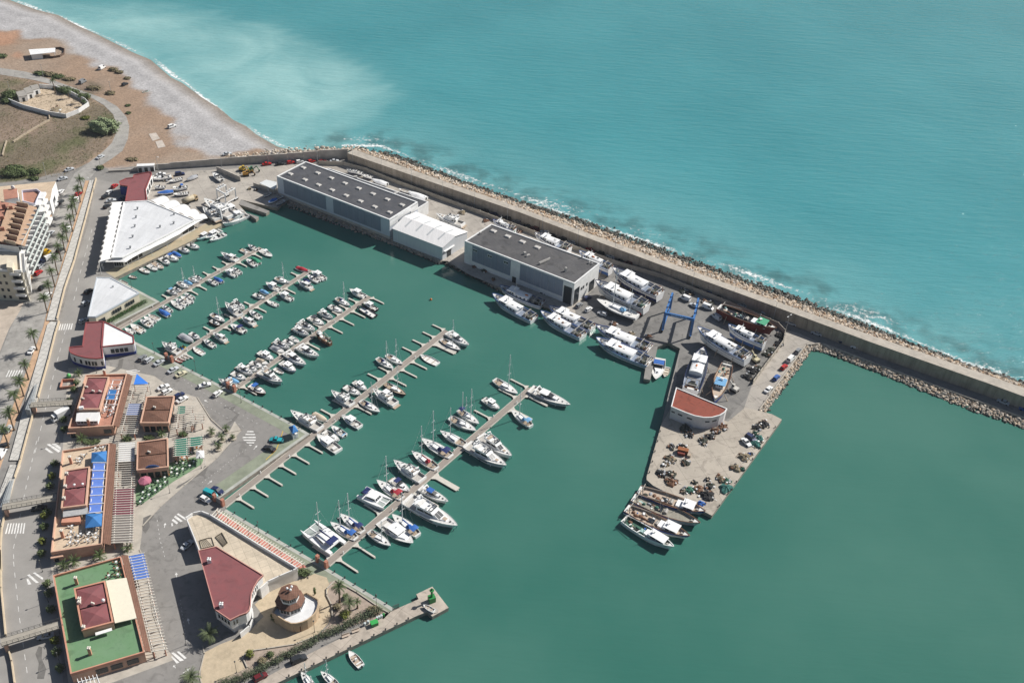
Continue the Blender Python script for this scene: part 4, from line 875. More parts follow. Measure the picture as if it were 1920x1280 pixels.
for q in ((530,830),(635,775),(640,845),(570,910),(490,970),(410,940),(310,1000),(395,1035),(300,1090),(270,1140),(815,560),(910,560),(1010,600),(820,655),(905,650),(820,720),(735,700),(1070,540),(1035,400),(740,640)):
    table_at(k8(*q,1.52),'on the green cafe carpet','dark green')
for q in ((930,480),(600,725),(660,715),(1150,310)): table_at(k8(*q,1.52),'with orange chairs beside the pavilion','orange')
for q in ((395,145),(345,185),(520,70),(605,60),(350,215),(265,920),(255,985),(250,1040),(245,1100),(335,1030),(330,1085),(435,1070),(440,1010),(540,950),(525,1000),(525,1045),(360,1005),(455,990)): table_at(k7(*q,5.02),'on the beige roof terrace','white',3)
for q in ((1035,215),(1045,270),(1050,325),(970,335)): table_at(k4(*q,5.02),'on the green roof terrace','brown')
for q in ((985,370),(960,440),(940,530),(930,600),(890,690),(770,730),(870,740),(740,790),(850,800),(830,850),(860,415)): table_at(k5(*q,5.02),'on the terracotta roof terrace','white',2)
# ---- yacht club with terrace
kC=K(330,1000,6.4); kT=K(320,930,3.556); zt=5.6
ter=[kT(*q,zt) for q in ((105,150),(150,120),(205,108),(262,130),(845,488),(815,502),(725,540),(650,575),(610,612),(560,690),(545,760),(200,400),(150,260))]
roof=[kC(*q,8.7) for q in ((265,205),(485,155),(1050,500),(985,565),(940,640),(908,720),(900,800),(897,860),(880,920),(845,955),(760,985),(650,1040),(460,910))]
cen=ctr(roof); B=bld('yacht_club','white curved yacht club with burgundy roof and wide tan terrace',roof)
bt=[kT(*q,zt) for q in ((105,150),(150,120),(205,108),(262,130),(845,488),(815,502),(725,540),(650,575),(600,620),(300,345),(190,362),(150,260))]
mb=MB(); mb.prism(bt,Z0,zt-.3); part(B,'terrace_wall',mb,WWALL)
mb=MB(); mb.sheet(shrink(bt,.3),zt-.28); part(B,'terrace_floor',mb,mat('tan_terrace_floor',(.57,.49,.38),.85,.15,.5,stain=.14,joint=(2.5,-.53,.05)))
mb=MB(); mb.wall([bt[i] for i in range(0,9)],zt-.35,zt+.75,.3); part(B,'terrace_parapet',mb,WWALL)
mb=MB(); mb.prism(shrink(roof,.25),4.6,8.5); part(B,'upper_wall',mb,WWALL)
low=[kC(*q,4.6) for q in ((265,290),(485,260),(1000,560),(960,700),(930,800),(915,890),(900,960),(820,1010),(720,1060),(480,1000))]
mb=MB(); mb.prism(shrink(roof,1.3),Z0,4.7); part(B,'lower_wall',mb,WWALL)
mb=MB(); mb.sheet(roof,8.7); mb.prism(roof,8.35,8.69,0,False); part(B,'roof',mb,BURG)
mb=MB(); rim(mb,roof,8.5,8.95,.22); part(B,'roof_edge',mb,mat('pink_edge',(.52,.26,.22),.8))
rs_=shrink(roof,.25)
for a,b_,ss in ((12,11,(.15,.36,.57,.78)),(11,10,(.25,.6)),(3,4,(.2,.6)),(4,5,(.1,.55))):
    for s in ss:
        w_=part(B,'window',(lambda m:(onwall(m,rs_[a],rs_[b_],s,s+.17,5.9,7.7,cen,.1),m)[1])(MB()),WHITE)
        part(w_,'pane',(lambda m:(onwall(m,rs_[a],rs_[b_],s+.015,s+.155,6.05,7.55,cen,.14),m)[1])(MB()),GLASS)
ra=[kC(*q,4.2) for q in ((910,880),(915,1000),(880,1080),(770,1170))]
mb=MB(); mb.wall(ra,Z0,3.6,.3); part(B,'balcony_wall',mb,WWALL)
for q in ((400,335),(545,870)):
    p=kC(*q,8.9); mb=MB(); mb.box((p.x,p.y,9.3),(1.1,1.1,1.2),.4); ch=part(B,'chimney',mb,WWALL)
    for dx in (-.3,.3):
        for dy in (-.3,.3): mb=MB(); mb.ell((p.x+dx,p.y+dy,10.05),(.3,.3,.25),8,5); part(ch,'chimney_pot',mb,WHITE)
for pts in (((250,540),(350,510),(420,500),(455,610),(280,650)),((470,490),(560,430),(640,570),(580,620)),):
    q=[k9(*p,zt-.2) for p in pts]; o=part(B,'rooflight_grille',(lambda m:(m.wall(q,zt-.25,zt-.05,.12,0,True),[m.bar(q[0].lerp(q[1],i/6),q[-1].lerp(q[-2],i/6),.08,.06) for i in range(1,6)],m)[2])(MB()),mat('dark_bronze',(.10,.085,.06),.5))
pergola('white slatted pergola over a red path beside the yacht club terrace',k9(400,215,4.2),k9(1560,940,4.2),k9(500,100,4.2),k9(1700,850,4.2),4.2,36,WOODW,(),True,.14)
sheet('red_path',[(480,200),(560,160),(1740,900),(1650,940)],mat('red_path_paving',(.50,.21,.17),.85,.15,.5),1.535,k9)
# ---- octagonal lookout building
kR=K(480,1060,8); ax=kR(495,385,10.2)
def octa(r,ph=.2,n=8): return [Vector((ax.x+r*math.cos(ph+i*2*math.pi/n),ax.y+r*math.sin(ph+i*2*math.pi/n),0)) for i in range(n)]
B=thing('lookout_pavilion','octagonal lookout pavilion with two tiers of brown roofs and round terrace','building',(ax.x,ax.y,Z0))
cr=[kR(*q,5.4) for q in ((235,700),(265,640),(300,600),(560,470),(760,390),(930,490),(945,560),(925,640),(895,700),(840,760),(770,810),(690,845),(600,865),(520,865),(480,845),(440,830))]
TANS=mat('tan_stone_wall',(.52,.39,.26),.85,.2,.6)
mb=MB(); mb.prism(cr,Z0,4.6); part(B,'base_wall',mb,TANS)
mb=MB(); mb.sheet(shrink(cr,.3),4.62); part(B,'terrace_floor',mb,mat('white_terrace_floor',(.68,.68,.68),.7,.12,.5))
mb=MB(); rim(mb,cr,4.5,5.4,.3); part(B,'terrace_parapet',mb,TANS)
o1=octa(4.0); mb=MB(); mb.prism(o1,4.6,6.6); part(B,'lower_storey',mb,WWALL)
for i in range(8):
    for s in (.08,.38,.68): mb=MB(); onwall(mb,o1[i],o1[(i+1)%8],s,s+.24,5.2,6.3,ax,.08); part(B,'window',mb,GLASS)
o2=octa(4.15); o3=octa(2.4)
for i in range(8):
    j=(i+1)%8; mb=MB(); a,b_,c,d=o2[i],o2[j],o3[j],o3[i]; V=[(a.x,a.y,6.7),(b_.x,b_.y,6.7),(c.x,c.y,7.5),(d.x,d.y,7.5),(a.x,a.y,6.5),(b_.x,b_.y,6.5)]; mb.add(V,[(0,1,2,3),(4,5,1,0)]); part(B,'lower_roof_slope',mb,BROWN)
o4=octa(2.55); mb=MB(); mb.prism(o4,7.0,9.9); part(B,'upper_storey',mb,WWALL)
for i in range(8):
    for s in (.06,.38,.70): mb=MB(); onwall(mb,o4[i],o4[(i+1)%8],s,s+.24,8.3,9.6,ax,.06); part(B,'window',mb,GLASS)
o5=octa(2.95)
for i in range(8):
    a,b_=o5[i],o5[(i+1)%8]; mb=MB(); mb.add([(a.x,a.y,9.9),(b_.x,b_.y,9.9),(ax.x,ax.y,10.6),(a.x,a.y,9.7),(b_.x,b_.y,9.7)],[(0,1,2),(3,4,1,0)]); part(B,'upper_roof_slope',mb,BROWN)
for dx,dy,dz in ((.6,.9,0),(-.5,.2,0),(.5,-.2,0)): mb=MB(); mb.cyl((ax.x+dx,ax.y+dy,10.3),(ax.x+dx,ax.y+dy,11.0),.05); mb.ell((ax.x+dx,ax.y+dy,11.2),(.38,.38,.4),8,5); part(B,'satellite_dish',mb,WHITE)
mb=MB(); onwall(mb,cr[13],cr[11],.2,.85,Z0,3.8,ax,.1); part(B,'door',mb,mat('brown_door',(.16,.08,.05)))
# ---- fish store with red roof on the pier
kH=K(1150,720,4); zr=6.6
poly=[kH(*q,zr) for q in ((470,25),(855,185),(838,212),(800,236),(740,252),(680,253),(610,240),(540,215),(480,190),(432,170))]; cen=ctr(poly)
B=bld('ice_factory','white fish store with red flat roof and curved wall on the fishing pier',poly)
mb=MB(); mb.prism(shrink(poly,.1),Z0,zr-.3); part(B,'wall',mb,mat('mauve_white_wall',(.66,.63,.63),.75,.12,.5))
mb=MB(); rim(mb,poly,zr-.4,zr+.2,.35); part(B,'parapet',mb,WWALL)
mb=MB(); mb.sheet(shrink(poly,.3),zr-.1); part(B,'roof',mb,mat('red_membrane_roof',(.27,.068,.042),.8,.3,.4,col2=(.22,.062,.042),stain=.3))
for a,b_,s in ((8,9,.3),(7,8,.3),(6,7,.2),(4,5,.2),(3,4,.3)):
    mb=MB(); onwall(mb,shrink(poly,.1)[a],shrink(poly,.1)[b_],s,s+.55,4.5,5.0,cen,.08); part(B,'slit_window',mb,GLASS)
# ---- apartment blocks on the left edge
ka=K(0,300,8); kb=K(0,430,8); zr=18.0
ROOFT=mat('tan_tile_roof',(.43,.29,.195),.85,.2,1.2,bump=.2,bscale=5)
N1,S1=ka(545,705,zr),kb(265,250,zr); Wn=ka(-300,560,zr); Ws=kb(-700,120,zr)
poly=[N1,S1,Ws,Wn]; cen=ctr(poly)
B=bld('apartment_block','long white apartment block with tan tiled roof and rows of balconies',poly)
mb=MB(); mb.prism(poly,Z0,zr-.3); part(B,'wall',mb,WWALL)
mb=MB(); mb.sheet(poly,zr-.2); part(B,'roof_deck',mb,TERR)
r1=[ka(*q,zr) for q in ((555,705),(430,695),(240,1275),(350,1290))]
strip_roof(B,ka(430,695,zr+.4),kb(240,225,zr+.4),kb(372,255,zr),ka(555,705,zr),zr+.9,zr+.1,ROOFT,'roof_slope')
strip_roof(B,ka(135,650,zr+1),kb(-60,160,zr+1),kb(72,185,zr+1),ka(258,690,zr+1),zr+1.0,zr+.6,ROOFT,'roof_slope')
for i in range(8):
    t=i/7; a,b_=ka(262,672,zr).lerp(kb(75,195,zr),t),ka(425,700,zr).lerp(kb(240,235,zr),t); mb=MB(); mb.wall([a,b_],zr-.2,zr+1.5,.3); part(B,'party_wall',mb,BEIGE)
for i,(x,y) in enumerate(((60,700),(165,730),(35,880),(40,1050))): p=ka(x,y,zr+1); mb=MB(); mb.box((p.x,p.y,zr+1.2),(1.5,1.0,2.2),.4); part(B,'chimney',mb,TERR)
# balconies on the sea facade
fu=(S1-N1); fu.z=0; Lf=fu.length; fu.normalize(); fn=Vector((-fu.y,fu.x,0))
if fn.dot(cen-N1)>0: fn=-fn
for fl in range(5):
    zf=Z0+.3+fl*3.2; ow=2.6 if fl<4 else 1.4
    for i in range(8):
        a=N1+fu*(Lf*i/8+.1); b_=N1+fu*(Lf*(i+1)/8-.1); m_=(a+b_)/2+fn*(ow/2); ang=math.atan2(fu.y,fu.x)
        mb=MB(); mb.box((m_.x,m_.y,zf+2.9),(Lf/8-.2,ow,.2),ang); bal=part(B,'balcony',mb,WWALL)
        e=(a+b_)/2+fn*ow; mb=MB(); mb.box((e.x,e.y,zf+3.4),(Lf/8-.2,.14,1.0),ang); part(bal,'railing',mb,mat('pale_glass_railing',(.55,.60,.58),.3))
        d=a+fn*(ow/2); mb=MB(); mb.box((d.x,d.y,zf+3.6),(.14,ow,1.6),ang); part(bal,'divider',mb,WWALL)
        mb=MB(); onwall(mb,a,b_,.15,.85,zf+.2,zf+2.5,cen,.08); part(B,'balcony_door',mb,GLASS)
# north end: red roof terrace and white stair house
p4=[ka(*q,16.5) for q in ((330,480),(560,460),(620,500),(570,600),(540,690),(345,640))]; B=bld('apartment_block','rounded white apartment block with red roof terrace and stair house',p4); c=ctr(p4)
mb=MB(); mb.prism(p4,Z0,16.3); part(B,'wall',mb,WWALL); mb=MB(); mb.sheet(shrink(p4,.3),16.35); part(B,'terrace_floor',mb,TERR)
mb=MB(); rim(mb,p4,16.0,17.4,.3); part(B,'parapet',mb,mat('lilac_white_wall',(.60,.58,.66),.8))
for fl in range(5):
    for a,b_ in ((2,3),(3,4)):
        m_=(p4[a]+p4[b_])/2; dv=(m_-c); dv.z=0; dv.normalize(); m_=m_+dv*.9; ed=p4[b_]-p4[a]
        mb=MB(); mb.box((m_.x,m_.y,Z0+3+fl*3),(ed.length,2.2,1.1),math.atan2(ed.y,ed.x)); part(B,'balcony',mb,WWALL)
        mb=MB(); onwall(mb,p4[a],p4[b_],.2,.8,Z0+.8+fl*3,Z0+2.4+fl*3,c,.1); part(B,'window',mb,GLASS)
p5=[ka(*q,19) for q in ((45,440),(255,425),(270,560),(60,590))]; mb=MB(); mb.prism(p5,12,18.8); sh=part(B,'stair_house',mb,WWALL); mb=MB(); mb.sheet(p5,18.9); part(sh,'stair_roof',mb,TERR)
q=ka(195,420,19.3); mb=MB(); mb.ell((q.x,q.y,19.6),(.9,.5,.9),10,6); part(B,'satellite_dish',mb,WHITE)
# south cream block with balconies
p6=[kb(*q,14.5) for q in ((-200,380),(290,385),(400,960),(400,990),(-260,960))]
top=[kb(*q,15.0) for q in ((-300,560),(-40,330),(300,330),(325,640),(-20,660)) ]
p6=[kb(-420,300,15),kb(300,330,15),kb(325,640,15),kb(-420,600,15)]; c=ctr(p6); B=bld('apartment_block','cream apartment block with stacked corner balconies on the left edge',p6)
mb=MB(); mb.prism(p6,Z0,14.8); part(B,'wall',mb,CREAM); mb=MB(); mb.sheet(shrink(p6,.3),14.85); part(B,'roof_terrace',mb,mat('pale_roof_floor',(.6,.53,.42),.8,.1,.5)); mb=MB(); rim(mb,p6,14.5,15.7,.3); part(B,'parapet',mb,WWALL)
pk=[kb(*q,17.5) for q in ((100,420),(195,470),(180,570),(95,560))]; mb=MB(); mb.prism(pk,14.8,17.3); part(B,'roof_cabin',mb,CREAM)
for fl in range(4):
    zf=Z0+3.2*fl
    for a,b_,s0,s1 in ((2,3,.02,.22),(1,2,.05,.95)):
        ed=p6[b_]-p6[a]; m_=p6[a].lerp(p6[b_],(s0+s1)/2); n_=Vector((ed.y,-ed.x,0)).normalized(); 
        if n_.dot(c-m_)>0: n_=-n_
        m2=m_+n_*.7; mb=MB(); mb.box((m2.x,m2.y,zf+3.1),(ed.length*(s1-s0),1.4,.2),math.atan2(ed.y,ed.x)); bal=part(B,'balcony',mb,WWALL); m3=m_+n_*1.35; mb=MB(); mb.box((m3.x,m3.y,zf+3.7),(ed.length*(s1-s0),.12,1.0),math.atan2(ed.y,ed.x)); part(bal,'railing',mb,WWALL)
        for s in ((s0+.01,s1-.01),) if a==2 else ((.1,.3),(.4,.6),(.7,.9)): mb=MB(); onwall(mb,p6[a],p6[b_],s[0],s[1],zf+.6,zf+2.6,c,.08); part(B,'window',mb,GLASS)
    for s in (.35,.47): mb=MB(); onwall(mb,p6[2],p6[3],s,s+.05,zf+1.0,zf+2.3,c,.08); part(B,'window',mb,GLASS)
# white shed with beige roof behind the flats
p7=[ka(*q,8.5) for q in ((-500,420),(830,305),(745,590),(-500,700))]; p7=[ka(-500,425,9),ka(830,303,9),ka(742,590,9),ka(-500,640,9)]; c=ctr(p7); B=bld('industrial_shed','white-ended shed with a wide beige roof behind the flats',p7)
mb=MB(); mb.prism(p7,Z0,8.3); part(B,'wall',mb,WHITE)
strip_roof(B,p7[0],p7[1],p7[1].lerp(p7[2],.5),p7[0].lerp(p7[3],.5),8.4,9.6,BEIGE,'roof_slope'); strip_roof(B,p7[3],p7[2],p7[1].lerp(p7[2],.5),p7[0].lerp(p7[3],.5),8.4,9.6,BEIGE,'roof_slope')
mb=MB(); a_,b_=p7[1],p7[2]; m_=(a_+b_)/2; mb.add([(a_.x,a_.y,8.3),(b_.x,b_.y,8.3),(m_.x,m_.y,9.5)],[(0,1,2)]); part(B,'gable',mb,WHITE)
mb=MB(); onwall(mb,p7[1],p7[2],.45,.7,Z0,5.6,c,.1); part(B,'door',mb,GLASS)
# ================================================================ pontoons
DECKP=mat('pontoon_planks',(.30,.262,.228),.85,.2,1.2,aniso=(.98,.3,6,1)); EDGEP=mat('pontoon_edge',(.55,.52,.46),.7,.1,1)
kA=K(200,420,4.571); kB=K(400,520,5.333); kCc=K(400,580,3.368); kD=K(550,680,3.2)
BRICK=mat('salmon_brick',(.45,.20,.14),.85,.25,1.5)
def pontoon(label,a,b,wd,fingers,k,gate=None):
    u=(b-a).normalized(); ang=math.atan2(u.y,u.x); m=(a+b)/2; L=(b-a).length
    B=thing('pontoon',label,'pontoon',(m.x,m.y,0))
    mb=MB(); mb.box((m.x,m.y,.42),(L,wd-.3,.36),ang); part(B,'deck',mb,DECKP)
    nn=Vector((-u.y,u.x,0))
    for s in (-1,1):
        c=m+nn*s*(wd/2-.07); mb=MB(); mb.box((c.x,c.y,.40),(L,.16,.46),ang); part(B,'edge_beam',mb,EDGEP)
    for n_ in range(int(L/9)):
        p=a+u*(4.5+n_*9); mb=MB(); mb.box((p.x,p.y,.05),(1.8,wd*.9,.6),ang); part(B,'float',mb,CONC)
    for f in fingers:
        w_=f[4] if len(f)>4 else .6; p,q=k(f[0],f[1],.5),k(f[2],f[3],.5)
        # root the finger in the pontoon side
        if abs((p-a).dot(nn))>abs((q-a).dot(nn)): p,q=q,p
        d=(q-a).dot(nn); t=(p-a).dot(u)*.5+(q-a).dot(u)*.5; r=a+u*t+nn*math.copysign(wd/2-.02,d); e=a+u*t+nn*d
        mb=MB(); mb.bar(Vector((r.x,r.y,.40)),Vector((e.x,e.y,.40)),w_,.28)
        sg=math.copysign(1,d)
        for s in (-1,1):   # flared root
            r1=r+u*s*(w_/2-.01); mb.add([(r1.x,r1.y,.53),(r1.x+u.x*s*.9,r1.y+u.y*s*.9,.53),(r1.x+nn.x*sg*1.4,r1.y+nn.y*sg*1.4,.53)],[(0,1,2) if s*sg<0 else (0,2,1)])
        part(B,'finger',mb,EDGEP)
        mb=MB(); mb.cyl((e.x,e.y,-1.5),(e.x,e.y,.26),.3); part(B,'finger_float',mb,CONC)
    for n_ in range(int(L/11)):
        p=a+u*(6+n_*11)+nn*(wd/2-.25)*(1 if n_%2 else -1); mb=MB(); mb.box((p.x,p.y,1.05),(.24,.24,.95),ang); part(B,'service_post',mb,WHITE)
    if gate is not None:
        for s in (-1,1):
            p=gate+nn*s*(wd/2+.5); mb=MB(); mb.box((p.x,p.y,2.9),(1.0,.9,2.8),ang); part(B,'gate_pillar',mb,BRICK)
        mb=MB(); p=gate; mb.box((p.x,p.y,2.5),(.12,wd,2.0),ang); part(B,'gate_leaf',mb,STEEL)
    return (a,u,nn)
PT={}
PT[1]=pontoon('short slatted pontoon nearest the market hall, running out past the hedge',kA(95,898,.5),kA(1320,205,.5),1.9,[(475,605,545,640),(825,410,895,445),(908,365,975,395),(990,320,1060,355),(1150,230,1210,255),(720,570,778,600),(795,530,853,560),(1140,335,1200,360),(1270,260,1328,287)],kA)
PT[2]=pontoon('second pontoon counted from the market hall, with salmon gate pillars',kA(572,1148,.5),kA(1748,395,.5),1.9,[(830,880,905,915),(1010,770,1075,800),(1180,665,1250,700),(1580,415,1650,445),(670,1110,735,1145),(1010,880,1060,905),(1290,715,1365,750),(1400,665,1450,695),(1545,560,1615,590)],kA,G(318,676,1.5))
PT[3]=pontoon('middle pontoon of the five, its lower side lined with large motor yachts',kB(235,1100,.5),kB(1565,192,.5),2.1,[(1350,210,1440,245),(1580,205,1705,255),(1400,345,1518,395),(1290,420,1405,470),(1175,500,1292,550),(945,660,1060,715),(310,1105,435,1165),(1255,270,1310,300),(1190,340,1250,370),(1090,405,1160,435),(1000,460,1060,490),(600,725,670,765)],kB,G(434.5,731,1.5))
PT[4]=pontoon('longest pontoon, joined to the green quay edge by its first half',kCc(62,1240,.5),kCc(1475,135,.5),2.5,[(975,405,1060,445),(680,630,755,670),(750,572,840,612),(1192,240,1280,275),(1258,192,1340,228),(1322,143,1405,178),(1385,95,1470,135),(1265,340,1350,370),(1200,385,1283,425),(1130,435,1215,480),(1405,220,1530,272,2.0),(605,860,690,900),(520,925,605,968),(440,990,520,1035),(350,1060,435,1105),(260,1130,345,1175),(170,1200,255,1248),(900,612,1000,655),(1040,365,1120,395)],kCc,G(411,943,1.5))
PT[5]=pontoon('pontoon nearest the yacht club, lined with sailing yachts and large cruisers',kD(200,1208,.5),kD(1422,155,.5),2.5,[(1085,285,1190,335),(1305,97,1400,145),(855,685,990,755,1.9),(1305,285,1430,340,1.9),(275,1180,385,1250),(385,1095,487,1165),(1230,160,1330,200),(425,850,530,905),(115,1100,225,1165),(760,800,870,860,1.0),(1420,200,1520,258,1.0)],kD,G(604,1058,1.5))
# ================================================================ boat builders
FAB={'blue':(.035,.13,.42),'sky':(.16,.36,.58),'green':(.03,.24,.13),'red':(.36,.03,.045),'beige':(.48,.41,.32),'grey':(.33,.34,.36),'navy':(.022,.035,.13),'white':(.76,.76,.76),'dark':(.06,.065,.075)}
def fab(c): return mat('boat_cover_'+c,FAB[c],.75,.12,1.5)
DECKM=mat('boat_deck',(.70,.69,.66),.55,.1,2); TEAK=mat('teak',(.40,.32,.24),.7,.2,3); COCK=mat('cockpit_floor',(.46,.44,.41),.7,.2,2); TANI=mat('tan_interior',(.47,.38,.30),.7,.25,2)
HULLC={'white':GEL,'navy':mat('navy_hull',(.02,.03,.10),.2,spec=.5),'wood':mat('brown_hull',(.15,.075,.045),.5,.2,1),'grey':mat('grey_hull',(.35,.37,.40),.35),'teal':mat('pale_teal_paint',(.35,.52,.50),.5,.1,1),'red':mat('rust_red_hull',(.15,.028,.022),.6,.35,.7),'cream':mat('cream_hull',(.62,.56,.45),.4,.1,1),'blue':mat('blue_hull',(.05,.13,.40),.35),'black':mat('black_hull',(.025,.025,.03),.3)}
def wfun(t,tm,sw,p=2.1,q=.85):
    if t<tm: s=t/tm; return sw+(1-sw)*(1-(1-s)**2)
    s=(t-tm)/(1-tm); return max(.015,(1-s**p))**q
def hull(par,L,Bm,fb,rise,tm=.45,sw=.85,p=2.1,q=.85,drop=.06,cock=None,hm='white',strm=None,dm=None,cm=None,bot=None,rake=.09,gw=.10,keel=-.35,name='hull'):
    ts=[0,.06,.14,.24,.34,.44,.54,.63,.72,.80,.87,.93,.97,1.0]
    if cock: ts=sorted(set([t for t in ts if min(abs(t-cock[0]),abs(t-cock[1]))>.02]+[cock[0],cock[0]+.004,cock[1],cock[1]+.004]))
    H=[];n=len(ts); sheer=lambda t: fb+rise*t**2.2+.10*fb*(1-t)**3
    for t in ts:
        w_=Bm/2*wfun(t,tm,sw,p,q); x=-L/2+L*t; z=sheer(t); dr=drop
        if cock and cock[0]+.002<t<cock[1]+.002: dr=cock[2]
        wl=w_*(.86 if t<.7 else .86-.5*(t-.7)/.3); g=min(gw,w_*.6)
        H.append([(x-L*rake*1.0*t**5,wl*.8,keel),(x-L*rake*.75*t**5,wl,.10),(x-L*rake*.35*t**5,lerp(wl,w_,.65),z*.55),(x,w_,z),(x,w_-g,z),(x,w_-g,z-dr)])
    mb=MB()
    for s in (1,-1):
        V=[(a[0],a[1]*s,a[2]) for st in H for a in st[:5]]; F=[[],[],[]]
        for i in range(n-1):
            for j in range(4):
                f=(i*5+j,(i+1)*5+j,(i+1)*5+j+1,i*5+j+1); F[1 if j==0 else (2 if j==2 else 0)].append(f if s==-1 else f[::-1])
        o=len(mb.v); mb.v+=V
        for mi in range(3): mb.f+=[tuple(q_+o for q_ in f) for f in F[mi]]; mb.m+=[mi]*len(F[mi])
    t0=H[0]; ring=[(a[0],-a[1],a[2]) for a in t0[:4]]+[(a[0],a[1],a[2]) for a in t0[3::-1]]; mb.add(ring,[tuple(range(8))],0)
    hmx=HULLC[hm] if isinstance(hm,str) else hm
    part(par,name,mb,[hmx,bot or HULLC['navy'],strm or hmx],False,False)
    db=MB(); cb=MB(); ab=MB()
    for i in range(n-1):
        a,b=H[i],H[i+1]; inn_=cock and cock[0]+.002<ts[i]<cock[1]-.001; tgt=cb if inn_ else (ab if cock and ts[i]<cock[0]+.003 else db)
        for s in (1,-1):
            f=[(a[4][0],a[4][1]*s,a[4][2]),(b[4][0],b[4][1]*s,b[4][2]),(b[5][0],b[5][1]*s,b[5][2]),(a[5][0],a[5][1]*s,a[5][2])]; tgt.add(f,[(0,1,2,3)])
        tgt.add([(a[5][0],-a[5][1],a[5][2]),(b[5][0],-b[5][1],b[5][2]),(b[5][0],b[5][1],b[5][2]),(a[5][0],a[5][1],a[5][2])],[(0,1,2,3)])
    a=H[0]; (ab if cock else db).add([(a[4][0],-a[4][1],a[4][2]),(a[4][0],a[4][1],a[4][2]),(a[5][0],a[5][1],a[5][2]),(a[5][0],-a[5][1],a[5][2])],[(0,1,2,3)])
    part(par,'deck',db,dm or DECKM,False,False)
    if cock: part(par,'aft_deck',ab,dm or DECKM,False,False); part(par,'cockpit',cb,cm or COCK,False,False)
    return sheer,lambda t: Bm/2*wfun(t,tm,sw,p,q)
def frus(x0,x1,wa,wf,zb,zt,sf,sa,si):
    b=[(x0,-wa,zb),(x0,wa,zb),(x1,wf,zb),(x1,-wf,zb)]; t=[(x0+sa,-(wa-si),zt),(x0+sa,wa-si,zt),(x1-sf,wf-si,zt),(x1-sf,-(wf-si),zt)]
    return [Vector(q) for q in b],[Vector(q) for q in t]
def fmesh(mb,bt,mi=0,top=True):
    b,t=bt; mb.add([tuple(q) for q in b+t],[(1,0,4,5),(2,1,5,6),(3,2,6,7),(0,3,7,4)]+([(4,7,6,5)] if top else []),mi); return mb
SIDE={'aft':(0,1),'fore':(3,2),'port':(1,2),'star':(0,3)}
def win(par,bt,side,u0,u1,v0,v1,name='window',m=None,off=.025):
    b,t=bt; i,j=SIDE[side]; c=(b[0]+b[1]+b[2]+b[3]+t[0]+t[1]+t[2]+t[3])/8
    def pt(u,v): return b[i].lerp(b[j],u).lerp(t[i].lerp(t[j],u),v)
    q=[pt(u0,v0),pt(u1,v0),pt(u1,v1),pt(u0,v1)]; nn=(q[1]-q[0]).cross(q[3]-q[0]).normalized()
    if nn.dot(q[0]-c)<0: nn=-nn; q=q[::-1]
    mb=MB(); mb.add([tuple(p+nn*off) for p in q],[(0,1,2,3)]); return part(par,name,mb,m or GLASS,False,False)
def rail(par,L,sheer,wf,t0,t1,h=.55):
    mb=MB(); k=7
    for s in (1,-1):
        pts=[]
        for i in range(k+1):
            t=lerp(t0,t1,i/k); x=-L/2+L*t; p=Vector((x,s*(wf(t)-.06),sheer(t)+h)); pts.append(p)
            if i%2==0: mb.cyl((p.x,p.y,sheer(t)),p,.022,n=4,caps=False)
        mb.tube(pts,.024,4)
    part(par,'rail',mb,STEEL,False,False)
def outboard(par,L,n_=1,z=.55,c=None):
    for i in range(n_):
        y=(i-(n_-1)/2)*.6; mb=MB(); mb.box((-L/2-.22,y,z+.25),(.42,.34,.55)); mb.box((-L/2-.25,y,z-.3),(.2,.16,.7)); part(par,'outboard_motor',mb,c or BLACK,False,False)
def small_bits(par,L,wf,sheer,seed):
    r=random.Random(seed)
    mb=MB(); mb.box((L*.44-L*.02,0,sheer(.93)+.06),(.3,.14,.12)); part(par,'anchor_fitting',mb,STEEL,False,False)
def fenders(par,L,wf,n_=3):
    for s in (1,-1):
        for i in range(n_):
            t=.2+.25*i; mb=MB(); y=s*(wf(t)+.10); mb.cyl((-L/2+L*t,y,.15),(-L/2+L*t,y,.75),.11,n=6); part(par,'fender',mb,HULLC['navy'] if i%2 else WHITE,False,False)
def bt_open(T,L,r,o):
    Bm=L*.39; sh,wf=hull(T,L,Bm,.65,.25,.42,.85,cock=(.10,.70,.38),hm=o.get('hull','white'),dm=o.get('dm'),cm=o.get('cm'),drop=.05)
    if o.get('console',True):
        x=-L*.05; bt=frus(x-.3,x+.35,.38,.34,.3,1.25,.25,.0,.04); mb=MB(); fmesh(mb,bt); part(T,'console',mb,GEL,False,False); win(T,bt,'fore',.1,.9,.55,.98,'windscreen')
    for x in (-L*.28,L*.10): mb=MB(); mb.box((x,0,.52),(.42,Bm*.66,.28)); part(T,'seat',mb,TANI if r.random()<.35 else DECKM,False,False)
    outboard(T,L,1,.5)
    if o.get('tbar'):
        mb=MB(); 
        for s in (1,-1): mb.cyl((-L*.05,s*.6,.4),(-L*.05,s*.6,2.1),.04,n=5)
        mb.box((-L*.05,0,2.13),(1.3,1.5,.06)); part(T,'t_top',mb,fab(o['tbar']),False,False)
